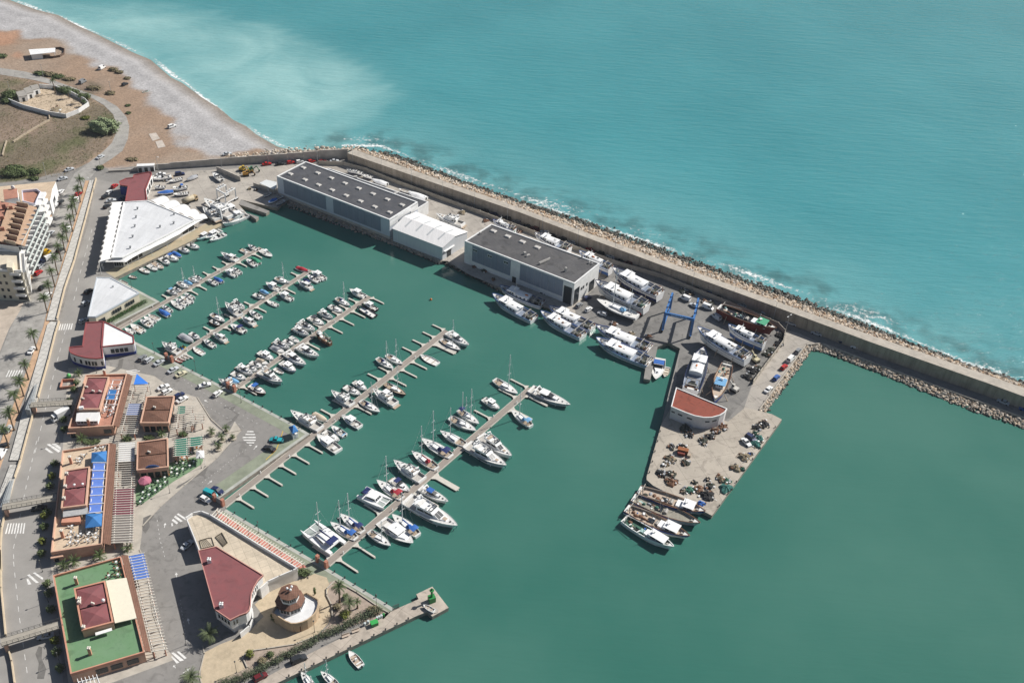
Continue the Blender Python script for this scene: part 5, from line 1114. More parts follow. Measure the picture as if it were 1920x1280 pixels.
def bt_cuddy(T,L,r,o):
    Bm=L*.37; sh,wf=hull(T,L,Bm,.80,.40,.42,.88,cock=(.07,.46,.55),hm=o.get('hull','white'),strm=o.get('str'),drop=.04,cm=o.get('cm'))
    bt=frus(-L*.06,L*.30,Bm*.36,Bm*.16,sh(.5)-.05,sh(.5)+.48,L*.14,.0,.10); mb=MB(); fmesh(mb,bt); part(T,'cabin',mb,GEL,False,False)
    win(T,bt,'port',.12,.72,.35,.75); win(T,bt,'star',.12,.72,.35,.75)
    b2=frus(-L*.09,L*.045,Bm*.37,Bm*.30,sh(.4)+.38,sh(.4)+.95,L*.10,-.05,.08); mb=MB(); fmesh(mb,b2,0,False); part(T,'windscreen',mb,GLASS,False,False)
    mb=MB(); mb.box((L*.20,0,sh(.7)+.36),(.55,.55,.06)); part(T,'hatch',mb,GLASS if r.random()<.6 else DECKM,False,False)
    for y in (-Bm*.2,Bm*.2): mb=MB(); mb.box((-L*.12,y,.65),(.5,.5,.5)); part(T,'seat',mb,DECKM,False,False)
    mb=MB(); mb.box((-L*.40,0,.6),(.5,Bm*.6,.4)); part(T,'bench',mb,o.get('bench') or DECKM,False,False)
    if L<7.5 or r.random()<.4: outboard(T,L,1+(L>7),.6)
    else: mb=MB(); mb.box((-L/2-.35,0,.28),(.75,Bm*.75,.08)); part(T,'swim_platform',mb,TEAK,False,False)
    rail(T,L,sh,wf,.60,.985)
    if o.get('bim'):
        mb=MB(); mb.box((-L*.17,0,sh(.3)+1.45),(L*.2,Bm*.78,.08)); mb.box((-L*.17,0,sh(.3)+1.51),(L*.16,Bm*.6,.06))
        for s in (1,-1):
            mb.cyl((-L*.12,s*Bm*.37,sh(.3)),(-L*.25,s*Bm*.36,sh(.3)+1.4),.025,n=4); mb.cyl((-L*.2,s*Bm*.37,sh(.3)),(-L*.09,s*Bm*.36,sh(.3)+1.4),.025,n=4)
        part(T,'bimini',mb,fab(o['bim']),False,False)
    small_bits(T,L,wf,sh,1)
def bt_cover(T,L,r,o):
    Bm=L*.38; sh,wf=hull(T,L,Bm,.72,.3,.42,.87,hm=o.get('hull','white'),strm=o.get('str'),drop=.05)
    mb=MB(); n=9; m_=6; V=[]
    c0,c1=o.get('range',(.02,.93))
    for i in range(n):
        t=lerp(c0,c1,i/(n-1)); w_=wf(t)+.04; pk=.30+.55*math.exp(-((t-.42)/.2)**2)+.04*math.sin(i*2.3+r.random())
        for j in range(m_+1):
            s=-1+2*j/m_; V.append((-L/2+L*t,w_*s,sh(t)+.03+pk*(1-abs(s)**1.7)-(.10 if abs(s)==1 else 0)))
    mb.add(V,[(i*(m_+1)+j,(i+1)*(m_+1)+j,(i+1)*(m_+1)+j+1,i*(m_+1)+j+1) for i in range(n-1) for j in range(m_)]); part(T,'cover',mb,fab(o.get('cover','blue')),True,False)
    outboard(T,L,1,.55)
def bt_pilot(T,L,r,o):
    Bm=L*.36; sh,wf=hull(T,L,Bm,.85,.45,.45,.88,cock=(.06,.42,.6),hm=o.get('hull','white'),strm=o.get('str'),dm=o.get('dm'),cm=o.get('cm'))
    bt=frus(-L*.12,L*.17,Bm*.36,Bm*.30,sh(.5)-.1,sh(.5)+1.35,L*.07,.0,.10); mb=MB(); fmesh(mb,bt); part(T,'wheelhouse',mb,GEL,False,False)
    mb=MB(); mb.box((-L*.01,0,sh(.5)+1.39),(L*.34,Bm*.72,.09)); part(T,'roof',mb,GEL,False,False)
    win(T,bt,'fore',.06,.47,.45,.9); win(T,bt,'fore',.53,.94,.45,.9)
    for s in ('port','star'): win(T,bt,s,.08,.45,.45,.88); win(T,bt,s,.52,.92,.45,.88)
    win(T,bt,'aft',.1,.45,.1,.9)
    b2=frus(L*.15,L*.34,Bm*.28,Bm*.15,sh(.75)-.1,sh(.75)+.28,L*.06,0,.08); mb=MB(); fmesh(mb,b2); part(T,'foredeck_trunk',mb,GEL,False,False)
    rail(T,L,sh,wf,.55,.985)
    if L<8.5: outboard(T,L,1,.6)
    mb=MB(); mb.cyl((-L*.02,0,sh(.5)+1.4),(-L*.05,0,sh(.5)+2.3),.03,n=5); mb.box((-L*.03,.3,sh(.5)+1.6),(.3,.3,.3)); part(T,'aerial',mb,WHITE,False,False)
    mb=MB(); mb.box((-L*.3,0,.65),(L*.12,Bm*.4,.35)); part(T,'engine_box',mb,DECKM,False,False)
def bt_sport(T,L,r,o):
    Bm=L*.285 if L>11 else L*.32; sh,wf=hull(T,L,Bm,1.0+L*.02,.35+L*.02,.36,.90,2.3,.9,cock=(.05,.34,.7),hm=o.get('hull','white'),strm=o.get('str'),drop=.05,rake=.13)
    z0_=sh(.5); bt=frus(-L*.17,L*.30,Bm*.37,Bm*.13,z0_-.1,z0_+.55,L*.24,0,.16); mb=MB(); fmesh(mb,bt); part(T,'coach_roof',mb,GEL,False,False)
    win(T,bt,'port',.1,.62,.3,.75); win(T,bt,'star',.1,.62,.3,.75)
    b2=frus(-L*.20,L*.10,Bm*.36,Bm*.24,z0_+.42,z0_+1.05,L*.13,.1,.14); mb=MB(); fmesh(mb,b2,0,False); part(T,'windscreen',mb,GLASS,False,False)
    mb=MB()
    if o.get('hard',True): mb.box((-L*.14,0,z0_+1.12),(L*.2,Bm*.62,.10)); mb.box((-L*.14,0,z0_+1.19),(L*.15,Bm*.45,.07)); part(T,'hardtop',mb,fab(o['bim']) if o.get('bim') else GEL,False,False)
    mb=MB()
    for s in (1,-1): mb.bar((-L*.27,s*Bm*.40,z0_+.1),(-L*.33,s*Bm*.34,z0_+1.35),.3,.1)
    mb.bar((-L*.33,-Bm*.36,z0_+1.38),(-L*.33,Bm*.36,z0_+1.38),.45,.12); part(T,'radar_arch',mb,GEL,False,False)
    mb=MB(); mb.box((-L*.38,0,.85),(L*.07,Bm*.62,.5)); part(T,'aft_seat',mb,DECKM,False,False)
    mb=MB(); mb.box((-L/2-.45,0,.30),(1.0,Bm*.8,.10)); part(T,'swim_platform',mb,TEAK,False,False)
    for x in (L*.30,L*.2): mb=MB(); mb.box((x,0,sh(.75)+.14+(.22 if x<L*.25 else -.08)),(.55,.55,.06)); part(T,'hatch',mb,GLASS,False,False)
    mb=MB(); mb.box((L*.12,0,z0_+.60),(L*.10,Bm*.3,.08)); part(T,'sun_pad',mb,fab('white'),False,False)
    rail(T,L,sh,wf,.48,.99,.6); fenders(T,L,wf); small_bits(T,L,wf,sh,2)
def bt_fly(T,L,r,o):
    Bm=L*.32 if L<13 else L*.285; sh,wf=hull(T,L,Bm,1.05+L*.025,.5+L*.03,.42,.92,2.2,.88,cock=(.05,.26,.75),hm=o.get('hull','white'),strm=o.get('str'),drop=.07,rake=.12)
    z0_=sh(.4); hk=1.55 if L<14 else 1.9
    bt=frus(-L*.22,L*.24,Bm*.38,Bm*.24,z0_-.1,z0_+hk*.75,L*.17,0,.16); mb=MB(); fmesh(mb,bt); part(T,'saloon',mb,GEL,False,False)
    for s in ('port','star'): win(T,bt,s,.06,.36,.32,.82); win(T,bt,s,.40,.78,.32,.80)
    win(T,bt,'fore',.05,.48,.28,.90); win(T,bt,'fore',.52,.95,.28,.90); win(T,bt,'aft',.12,.88,.1,.85)
    zf=z0_+hk*.75
    b2=frus(-L*.30,L*.10,Bm*.38,Bm*.30,zf,zf+.16,L*.03,0,.0); mb=MB(); fmesh(mb,b2); part(T,'flybridge_deck',mb,GEL,False,False)
    mb=MB()
    for s in (1,-1): mb.bar((-L*.28,s*Bm*.36,zf+.40),(L*.05,s*Bm*.30,zf+.5),.08,.5)
    mb.bar((L*.05,-Bm*.30,zf+.5),(L*.05,Bm*.30,zf+.5),.08,.55); part(T,'flybridge_coaming',mb,GEL,False,False)
    b3=frus(L*.0,L*.055,Bm*.28,Bm*.26,zf+.7,zf+1.1,.15,0,.04); mb=MB(); fmesh(mb,b3,0,False); part(T,'flybridge_screen',mb,GLASS,False,False)
    for y in (-Bm*.15,Bm*.15): mb=MB(); mb.box((-L*.06,y,zf+.45),(.55,.55,.6)); part(T,'helm_seat',mb,DECKM,False,False)
    mb=MB(); mb.box((-L*.2,0,zf+.4),(L*.07,Bm*.5,.45)); part(T,'settee',mb,TANI if r.random()<.3 else DECKM,False,False)
    mb=MB()
    for s in (1,-1): mb.bar((-L*.24,s*Bm*.34,zf+.2),(-L*.27,s*Bm*.28,zf+1.7),.3,.1)
    mb.bar((-L*.27,-Bm*.30,zf+1.72),(-L*.27,Bm*.30,zf+1.72),.4,.12); mb.cyl((-L*.27,0,zf+1.7),(-L*.27,0,zf+2.1),.25,n=10); part(T,'radar_arch',mb,GEL,False,False)
    b4=frus(L*.20,L*.34,Bm*.22,Bm*.12,sh(.75)-.1,sh(.75)+.2,L*.06,0,.08); mb=MB(); fmesh(mb,b4); part(T,'foredeck_trunk',mb,GEL,False,False)
    mb=MB(); mb.box((L*.26,0,sh(.75)+.24),(L*.07,Bm*.22,.07)); part(T,'sun_pad',mb,TANI if L>14 else DECKM,False,False)
    mb=MB(); mb.box((L*.36,0,sh(.86)+.0),(.55,.55,.08)); part(T,'hatch',mb,GLASS,False,False)
    if o.get('bim'): mb=MB(); mb.box((-L*.1,0,zf+1.85),(L*.2,Bm*.6,.08)); [mb.cyl((-L*.1+x,s*Bm*.28,zf+.5),(-L*.1+x,s*Bm*.28,zf+1.82),.03,n=4) for x in (-.8,.8) for s in (1,-1)]; part(T,'bimini',mb,fab(o['bim']),False,False)
    mb=MB(); mb.box((-L/2-.5,0,.32),(1.1,Bm*.84,.12)); part(T,'swim_platform',mb,TEAK,False,False)
    rail(T,L,sh,wf,.45,.99,.7); fenders(T,L,wf,4); small_bits(T,L,wf,sh,3)
    # dark topside window line on bigger yachts
    if L>14:
        for s in (1,-1): mb=MB(); mb.bar((-L*.12,s*(wf(.42)+.005),z0_*.62),(L*.12,s*(wf(.58)+.0),z0_*.66),.05,.22); part(T,'hull_window',mb,GLASS,False,False)
def bt_sail(T,L,r,o):
    Bm=L*.31; sh,wf=hull(T,L,Bm,.95,.25,.42,.62,2.0,.9,cock=(.05,.33,.5),hm=o.get('hull','white'),strm=o.get('str'),drop=.04,rake=.10,cm=o.get('cm') or TEAK,dm=o.get('dm'))
    bt=frus(-L*.15,L*.22,Bm*.30,Bm*.15,sh(.5)-.08,sh(.5)+.36,L*.08,.05,.10); mb=MB(); fmesh(mb,bt); part(T,'coach_roof',mb,GEL if o.get('hull')!='wood' else TEAK,False,False)
    for s in ('port','star'): win(T,bt,s,.12,.45,.3,.75); win(T,bt,s,.55,.85,.3,.75)
    mh=o.get('mast',1.3)*L; x=L*.10
    mb=MB(); mb.cyl((x,0,sh(.6)),(x,0,sh(.6)+mh),.06+.008*L,.04+.006*L,6); part(T,'mast',mb,mat('mast_alloy',(.75,.75,.74),.4),False,False)
    for f in (.42,.70): mb=MB(); mb.bar((x,-Bm*.33*(1.2-f),sh(.6)+mh*f),(x,Bm*.33*(1.2-f),sh(.6)+mh*f),.10,.06); part(T,'spreader',mb,WHITE,False,False)
    top=(x,0,sh(.6)+mh-.1); mb=MB(); mb.cyl((L*.47,0,sh(.97)),top,.035,n=4,caps=False); part(T,'forestay',mb,WHITE,False,False)
    mb=MB(); mb.cyl((-L*.48,0,sh(0)),top,.018,n=3,caps=False); mb.cyl((x,Bm*.46,sh(.6)),(x,Bm*.2,sh(.6)+mh*.7),.016,n=3,caps=False); mb.cyl((x,-Bm*.46,sh(.6)),(x,-Bm*.2,sh(.6)+mh*.7),.016,n=3,caps=False); part(T,'rigging',mb,STEEL,False,False)
    zb=sh(.5)+1.15; mb=MB(); mb.cyl((x-.1,0,zb),(-L*.26,0,zb+.05),.07,n=6); bo=part(T,'boom',mb,STEEL,False,False)
    mb=MB(); mb.cyl((x-.2,0,zb+.2),(-L*.25,0,zb+.14),.24,.13,8); part(bo,'sail_cover',mb,fab(o.get('cover','white')),True,False)
    hc=o.get('hood')
    if hc:
        mb=MB(); mb.ell((-L*.14,0,sh(.4)+.2),(L*.075,Bm*.30,.8),10,4,half=True); part(T,'spray_hood',mb,fab(hc),True,False)
        if o.get('bim2',True):
            mb=MB(); V=[(-L*.42+L*.17*i/3,Bm*.34*(-1+2*j/4),sh(.1)+1.75+.18*math.sin(math.pi*i/3)-.10*abs(j-2)) for i in range(4) for j in range(5)]; mb.add(V,[(i*5+j,(i+1)*5+j,(i+1)*5+j+1,i*5+j+1) for i in range(3) for j in range(4)]); b_=part(T,'bimini',mb,fab(hc),True,False)
            mb=MB(); [mb.cyl((-L*.33,s*Bm*.33,sh(.1)),(-L*.33+dx,s*Bm*.33,sh(.1)+1.6),.02,n=4) for s in (1,-1) for dx in (-L*.08,L*.08)]; part(T,'bimini_frame',mb,STEEL,False,False)
    mb=MB(); mb.cyl((-L*.36,0,.6),(-L*.36,0,1.3),.06); mb.cyl((-L*.36,0,1.25),(-L*.33,0,1.25),.38,n=12); part(T,'helm_wheel',mb,STEEL,False,False)
    rail(T,L,sh,wf,.02,.985,.6)
    mb=MB(); mb.box((L*.28,0,sh(.78)+.02),(.5,.5,.06)); part(T,'hatch',mb,GLASS,False,False)
    if o.get('mizzen'): mb=MB(); mb.cyl((-L*.30,0,.8),(-L*.30,0,mh*.78),.15,.11,6); part(T,'mizzen_mast',mb,MATS['mast_alloy'],False,False)
def bt_cat(T,L,r,o):
    Bm=L*.52; hw=Bm*.2
    for s in (1,-1):
        E=thing('x','','',(0,0,0)) if False else None
        mb=MB(); ts=[0,.1,.3,.55,.75,.9,1]; V=[]
        for t in ts:
            w_=hw/2*wfun(t,.4,.75); x=-L/2+L*t; z=1.5+.35*t*t
            for y,zz in ((-w_*.6,-.4),(-w_,.6),(-w_,z),(w_,z),(w_,.6),(w_*.6,-.4)): V.append((x-(.05*L*t**4 if zz<.7 else 0),s*(Bm/2-hw/2)+y,zz))
        F=[(i*6+j,(i+1)*6+j,(i+1)*6+j+1,i*6+j+1) for i in range(len(ts)-1) for j in range(5)]+[tuple(range(6))]; mb.add(V,F); part(T,'float_hull',mb,GEL,False,False)
    mb=MB(); mb.box((-L*.10,0,1.35),(L*.56,Bm-hw*1.1,.3)); part(T,'bridge_deck',mb,GEL,False,False)
    bt=frus(-L*.22,L*.18,Bm*.34,Bm*.26,1.45,2.45,L*.10,.0,.2); mb=MB(); fmesh(mb,bt); part(T,'saloon',mb,GEL,False,False)
    for s in ('port','star'): win(T,bt,s,.1,.9,.35,.8)
    for a in (.04,.36,.68): win(T,bt,'fore',a,a+.28,.35,.85)
    for s in (1,-1): mb=MB(); V=[(L*.19,s*.25,1.42),(L*.42,s*.25,1.42),(L*.42,s*(Bm/2-hw),1.42),(L*.19,s*(Bm/2-hw),1.42)]; mb.add(V,[(0,1,2,3)]); part(T,'trampoline',mb,mat('trampoline_mesh',(.34,.38,.36),.9),False,False)
    mb=MB(); mb.cyl((L*.42,-(Bm/2-hw*.6),1.5),(L*.42,Bm/2-hw*.6,1.5),.12,n=6); mb.box((L*.31,0,1.45),(L*.24,.4,.14)); part(T,'crossbeam',mb,GEL,False,False)
    mb=MB(); mb.box((-L*.31,0,2.95),(L*.16,Bm*.5,.1)); mb.box((-L*.31,0,3.02),(L*.12,Bm*.4,.08)); [mb.cyl((-L*.31+dx,s*Bm*.24,1.5),(-L*.31+dx,s*Bm*.24,2.92),.04,n=4) for dx in (-1,1) for s in (1,-1)]; part(T,'bimini',mb,fab('navy'),False,False)
    if o.get('mast'):
        mh=o['mast']*L; x=L*.10; mb=MB(); mb.cyl((x,0,2.4),(x,0,mh),.14,.08,7); part(T,'mast',mb,MATS['mast_alloy'] if 'mast_alloy' in MATS else STEEL,False,False)
        for f in (.45,.7): mb=MB(); mb.bar((x,-1.0,mh*f),(x,1.0,mh*f),.1,.06); part(T,'spreader',mb,WHITE,False,False)
        mb=MB(); mb.cyl((L*.42,0,1.6),(x,0,mh*.9),.035,n=4); [mb.cyl((-L*.2,s*Bm*.45,1.6),(x,0,mh*.85),.018,n=3) for s in (1,-1)]; part(T,'rigging',mb,STEEL,False,False)
        mb=MB(); mb.cyl((x-.2,0,3.5),(-L*.28,0,3.55),.28,.16,8); part(T,'sail_cover',mb,fab('navy'),True,False)
def bt_rib(T,L,r,o):
    Bm=L*.38; mb=MB(); pts=[]
    for s in (1,-1):
        q=[Vector((-L/2,s*Bm*.38,.45))]+[Vector((-L/2+L*t,s*Bm*.38*(1 if t<.6 else max(0,(1-((t-.6)/.4)**2))**.5),.45+.25*t**3)) for t in (.2,.4,.6,.75,.87,.95,1.0)]
        mb.tube(q,.26,8)
    part(T,'tube',mb,fab(o.get('tube','grey')),True,False)
    mb=MB(); mb.box((-L*.05,0,.28),(L*.8,Bm*.62,.2)); part(T,'floor',mb,DECKM,False,False)
    bt=frus(-L*.12,L*.02,.4,.35,.38,1.2,.2,0,.05); mb=MB(); fmesh(mb,bt); part(T,'console',mb,GEL,False,False); win(T,bt,'fore',.1,.9,.5,.95,'windscreen')
    mb=MB(); mb.box((-L*.27,0,.6),(.5,.8,.45)); part(T,'seat',mb,DECKM,False,False); outboard(T,L,2 if L>7 else 1,.5)
def bt_ski(T,L,r,o):
    mb=MB(); V=[];ts=[0,.25,.5,.75,1]
    for t in ts:
        w_=.5*wfun(t,.45,.9)
        for y,z in ((-w_*.8,-.1),(-w_,.3),(-w_*.5,.5),(w_*.5,.5),(w_,.3),(w_*.8,-.1)): V.append((-L/2+L*t,y,z+.15*t*t))
    mb.add(V,[(i*6+j,(i+1)*6+j,(i+1)*6+j+1,i*6+j+1) for i in range(4) for j in range(5)]+[tuple(range(6))]); part(T,'body',mb,o['c'],False,False)
    mb=MB(); mb.box((-L*.15,0,.65),(L*.5,.4,.3)); part(T,'seat',mb,BLACK,False,False); mb=MB(); mb.bar((L*.14,-.35,.95),(L*.14,.35,.95),.06,.06); mb.box((L*.14,0,.75),(.2,.3,.4)); part(T,'handlebar',mb,BLACK,False,False)
def bt_dinghy(T,L,r,o):
    Bm=L*.4; sh,wf=hull(T,L,Bm,.5,.2,.45,.8,cock=(.06,.86,.3),hm=o.get('hull','white'),cm=o.get('cm'),gw=.08,drop=.03)
    for x in (-L*.25,L*.05,L*.25): mb=MB(); mb.box((x,0,.42),(.28,Bm*.72,.05)); part(T,'thwart',mb,o.get('th') or TEAK,False,False)
STRB=mat('blue_stripe_paint',(.035,.07,.25),.4); CLUT=mat('rusty_gear',(.19,.10,.06),.85,.4,2); NETM=mat('dark_net',(.07,.075,.06),.95,.4,2)
def bt_trawl(T,L,r,o):
    """modern white trawler: raised bow, wheelhouse, long white shelter roof, stern gallows"""
    z_=o.get('dry',0); Bm=L*r.uniform(.27,.31); STRB=r.choice([MATS['blue_stripe_paint'],HULLC['navy'],mat('mid_blue_paint',(.06,.13,.33),.5)]); sx=r.uniform(-.26,-.14)
    sh,wf=hull(T,L,Bm,1.7,1.5,.42,.86,2.4,.8,cock=(.04,.93,.85),hm=o.get('hull','white'),strm=o.get('str') or None,bot=o.get('bot') or (r.choice([GEL,GEL,STRB]) if z_ else STRB),rake=.10,cm=o.get('cm') or mat('blue_grey_deck',(.22,.26,.33),.7,.3,1),keel=-1.6 if z_ else -.4)
    mb=MB()
    for s in (1,-1):
        pts=[Vector((-L/2+L*t,s*(wf(t)-.02),sh(t)+.06)) for t in (0,.2,.4,.6,.75,.85,.92,.97,.995)]
        for a,b in zip(pts,pts[1:]): mb.bar(a,b,.16,.14)
    part(T,'rubbing_rail',mb,STRB,False,False)
    mb=MB()
    for s in (1,-1):
        pts=[Vector((-L/2+L*t,s*(wf(t)+.0),sh(t)*.66)) for t in (0,.15,.3,.45,.6,.7,.78)]
        for a,b in zip(pts,pts[1:]): mb.bar(a,b,.07,.16)
    part(T,'stripe',mb,STRB,False,False)
    zd=1.0; wx0,wx1=L*.10,L*.26
    bt=frus(wx0,wx1,Bm*.36,Bm*.28,zd,zd+2.6,L*.03,0,.12); mb=MB(); fmesh(mb,bt); part(T,'wheelhouse',mb,GEL,False,False)
    for a in (.06,.30,.54,.78): win(T,bt,'fore',a,a+.18,.62,.9)
    for s in ('port','star'): win(T,bt,s,.15,.45,.6,.88); win(T,bt,s,.55,.85,.6,.88)
    mb=MB(); mb.box(((wx0+wx1)/2,0,zd+2.66),(wx1-wx0+.4,Bm*.74,.12)); part(T,'wheelhouse_roof',mb,GEL,False,False)
    # shelter roof, gently arched
    x0,x1=L*sx,wx0+.05; mb=MB(); n=6; hw=Bm*r.uniform(.33,.38)
    V=[(x,hw*math.sin(a),zd+1.75+.62*math.cos(a)) for x in (x0,x1) for a in [(-1.35+2.7*i/n) for i in range(n+1)]]
    mb.add(V,[(i,i+1,n+2+i,n+1+i) for i in range(n)]); part(T,'shelter_roof',mb,GEL,False,False)
    b2=frus(x0+.6,x1,Bm*.355,Bm*.355,zd,zd+1.9,0,0,.02); mb=MB(); fmesh(mb,b2,0,False); part(T,'deckhouse_side',mb,GEL,False,False)
    for s in ('port','star'):
        for a in (.15,.45,.75): win(T,b2,s,a,a+.12,.5,.85)
    mb=MB(); mb.box((lerp(x0,x1,r.uniform(.3,.7)),r.uniform(-.5,.5),zd+2.4),(.9,.8,.16)); part(T,'roof_hatch',mb,r.choice([GLASS,DECKM,CLUT]),False,False)
    mb=MB(); mb.ell((lerp(x0,x1,r.random()),r.uniform(-.6,.6),zd+2.45),(.9,.35,.28),8,4); part(T,'life_raft',mb,r.choice([WHITE,fab('beige'),mat('orange_float',(.5,.15,.03),.6)]),False,False)
    # gallows and gear at the stern
    gm=mat('grey_steel_gear',(.36,.34,.31),.7,.3,1.5)
    for xx in (-L*.33,-L*.45):
        mb=MB()
        for s in (1,-1): mb.bar((xx,s*Bm*.34,.8),(xx-.25,s*Bm*.30,3.7 if xx>-L*.4 else 3.2),.22,.22)
        mb.bar((xx-.25,-Bm*.32,3.6 if xx>-L*.4 else 3.1),(xx-.25,Bm*.32,3.6 if xx>-L*.4 else 3.1),.24,.24); part(T,'gallows',mb,gm,False,False)
    for s in (1,-1): mb=MB(); mb.bar((-L*.30,s*Bm*.30,3.3),(-L*.44,s*Bm*.30,3.0),.14,.14); part(T,'boom_arm',mb,gm,False,False)
    mb=MB(); mb.cyl((-L*.37,-Bm*.22,1.5),(-L*.37,Bm*.22,1.5),.62,n=10); part(T,'net_drum',mb,NETM,False,False)
    mb=MB(); mb.ell((-L*.42,.3,1.0),(1.2,1.4,r.uniform(.5,1.1)),9,5); part(T,'net_heap',mb,r.choice([NETM,mat('green_net',(.04,.13,.09),.95,.4,2),CLUT]),False,False)
    for s in (1,-1): mb=MB(); mb.box((-L*.49,s*Bm*.26,1.9),(.15,1.0,1.5)); part(T,'trawl_door',mb,CLUT,False,False)
    mb=MB(); mb.box((-L*.29,0,1.15),(1.3,1.8,.7)); mb.cyl((-L*.29,-.9,1.7),(-L*.29,.9,1.7),.35,n=8); part(T,'winch',mb,gm,False,False)
    # mast, radar and foredeck gear
    mb=MB(); mb.cyl((wx0+.4,0,zd+2.7),(wx0+.4,0,zd+5.6),.09,.05,6); mb.bar((wx0+.4,-.9,zd+4.2),(wx0+.4,.9,zd+4.2),.09,.09); mb.box((wx0+.7,0,zd+3.7),(.5,1.3,.12)); part(T,'mast',mb,WHITE,False,False)
    mb=MB(); mb.cyl((wx0+1.0,.5,zd+2.7),(wx0+1.0,.5,zd+3.3),.3,.25,8); part(T,'radar_dome',mb,WHITE,False,False)
    mb=MB(); mb.ell((L*.31,0,zd+.9),(1.1,1.0,.75),8,5,half=False); part(T,'foredeck_shelter',mb,GEL,True,False)
    mb=MB(); mb.box((L*.38,0,sh(.9)-.5),(.8,.6,.5)); mb.cyl((L*.38,-.5,sh(.9)-.2),(L*.38,.5,sh(.9)-.2),.2,n=8); part(T,'anchor_winch',mb,gm,False,False)
    if z_:
        for x in (-L*.3,0,L*.22):
            for s in (1,-1): mb=MB(); mb.bar((x,s*(Bm*.62),-z_+.0),(x,s*Bm*.40,.3),.22,.22); part(T,'shore_prop',mb,TEAK,False,False)
        mb=MB(); mb.bar((-L*.40,0,-z_+.25),(L*.28,0,-z_+.25),.5,.5); part(T,'keel_block',mb,TEAK,False,False)
        mb=MB(); mb.bar((-L*.46,0,-1.6),(L*.30,0,-1.6),.3,.9); part(T,'keel',mb,STRB,False,False)
def bt_old(T,L,r,o):
    """older boat with open working deck aft and wheelhouse forward"""
    z_=o.get('dry',0); Bm=L*.25
    sh,wf=hull(T,L,Bm,1.5,1.0,.45,.72,2.2,.85,cock=(.03,.90,.7),hm=o.get('hull','grey'),strm=o.get('str'),bot=o.get('bot') or STRB,cm=o.get('cm') or TEAK,gw=.16,keel=-1.8 if z_ else -.4)
    mb=MB()
    for s in (1,-1):
        pts=[Vector((-L/2+L*t,s*(wf(t)-.05),sh(t)+.05)) for t in (0,.2,.4,.6,.75,.85,.92,.97,.995)]
        for a,b in zip(pts,pts[1:]): mb.bar(a,b,.22,.12)
    part(T,'rubbing_rail',mb,o.get('railm') or CLUT,False,False)
    if o.get('house',True):
        x0,x1=o.get('hx',(.12,.30)); x0*=L; x1*=L; bt=frus(x0,x1,Bm*.33,Bm*.24,.8,2.9,L*.02,0,.1); mb=MB(); fmesh(mb,bt); part(T,'wheelhouse',mb,o.get('housem') or GEL,False,False)
        for a in (.08,.38,.68): win(T,bt,'fore',a,a+.24,.55,.88)
        for s in ('port','star'): win(T,bt,s,.15,.45,.55,.85); win(T,bt,s,.55,.85,.55,.85)
        mb=MB(); mb.box(((x0+x1)/2,0,2.95),(x1-x0+.3,Bm*.7,.12)); part(T,'wheelhouse_roof',mb,o.get('roofm') or GEL,False,False)
        b3=frus(x0-.16*L*.6,x0,Bm*.27,Bm*.3,.8,1.9,0,0,.06); mb=MB(); fmesh(mb,b3); part(T,'deckhouse',mb,o.get('housem') or GEL,False,False)
        mb=MB(); mb.cyl((x0+.5,0,3),(x0+.5,0,6.0),.09,.05,6); mb.box((x0+.9,0,3.6),(.6,1.1,.12)); mb.cyl((x0+1.2,.4,3),(x0+1.2,.4,3.5),.28,n=8); part(T,'mast',mb,WHITE,False,False)
    gm=mat('grey_steel_gear',(.36,.34,.31))
    mb=MB()
    for s in (1,-1): mb.bar((-L*.40,s*Bm*.33,.9),(-L*.43,s*Bm*.24,3.6),.2,.2)
    mb.bar((-L*.43,-Bm*.26,3.5),(-L*.43,Bm*.26,3.5),.2,.2); mb.bar((-L*.43,0,3.5),(-L*.12,0,4.6),.13,.13); part(T,'gallows',mb,gm,False,False)
    mb=MB(); mb.box((-L*.10,0,1.05),(L*.10,Bm*.32,.35)); part(T,'hold_hatch',mb,o.get('hatchm') or GLASS,False,False)
    mb=MB(); mb.box((L*.0,0,1.2),(1.2,1.7,.7)); mb.cyl((0,-.9,1.5),(0,.9,1.5),.4,n=8); part(T,'winch',mb,gm,False,False)
    for i in range(5): mb=MB(); x=-L*(.14+.06*i); mb.ell((x,r.uniform(-.8,.8),.95),(r.uniform(.5,1.1),r.uniform(.4,.9),r.uniform(.3,.6)),9,5); part(T,'net_heap',mb,r.choice([NETM,CLUT,mat('green_net',(.04,.13,.09)),fab('grey'),TANI]),False,False)
    for i in range(8): mb=MB(); mb.box((L*r.uniform(-.42,.1),r.uniform(-Bm*.32,Bm*.32),1.0),(r.uniform(.4,1.1),r.uniform(.3,.8),r.uniform(.2,.6)),r.random()*3); part(T,'deck_box',mb,r.choice([WHITE,CLUT,HULLC['teal'],BLACK,TEAK,fab('blue')]),False,False)
    mb=MB()
    for s in (1,-1): mb.bar((-L*.05,s*Bm*.3,.9),(-L*.1,0,4.4),.12,.12)
    part(T,'derrick',mb,gm,False,False)
    mb=MB(); mb.box((L*.38,0,sh(.88)-.4),(.8,.6,.4)); part(T,'anchor_winch',mb,gm,False,False)
    if z_:
        for x in (-L*.3,0,L*.22):
            for s in (1,-1): mb=MB(); mb.bar((x,s*(Bm*.7),-z_),(x,s*Bm*.42,.3),.22,.22); part(T,'shore_prop',mb,TEAK,False,False)
        mb=MB(); mb.bar((-L*.44,0,-1.7),(L*.30,0,-1.7),.3,1.0); mb.bar((-L*.40,0,-z_+.25),(L*.28,0,-z_+.25),.5,.5); part(T,'keel',mb,o.get('bot') or STRB,False,False)
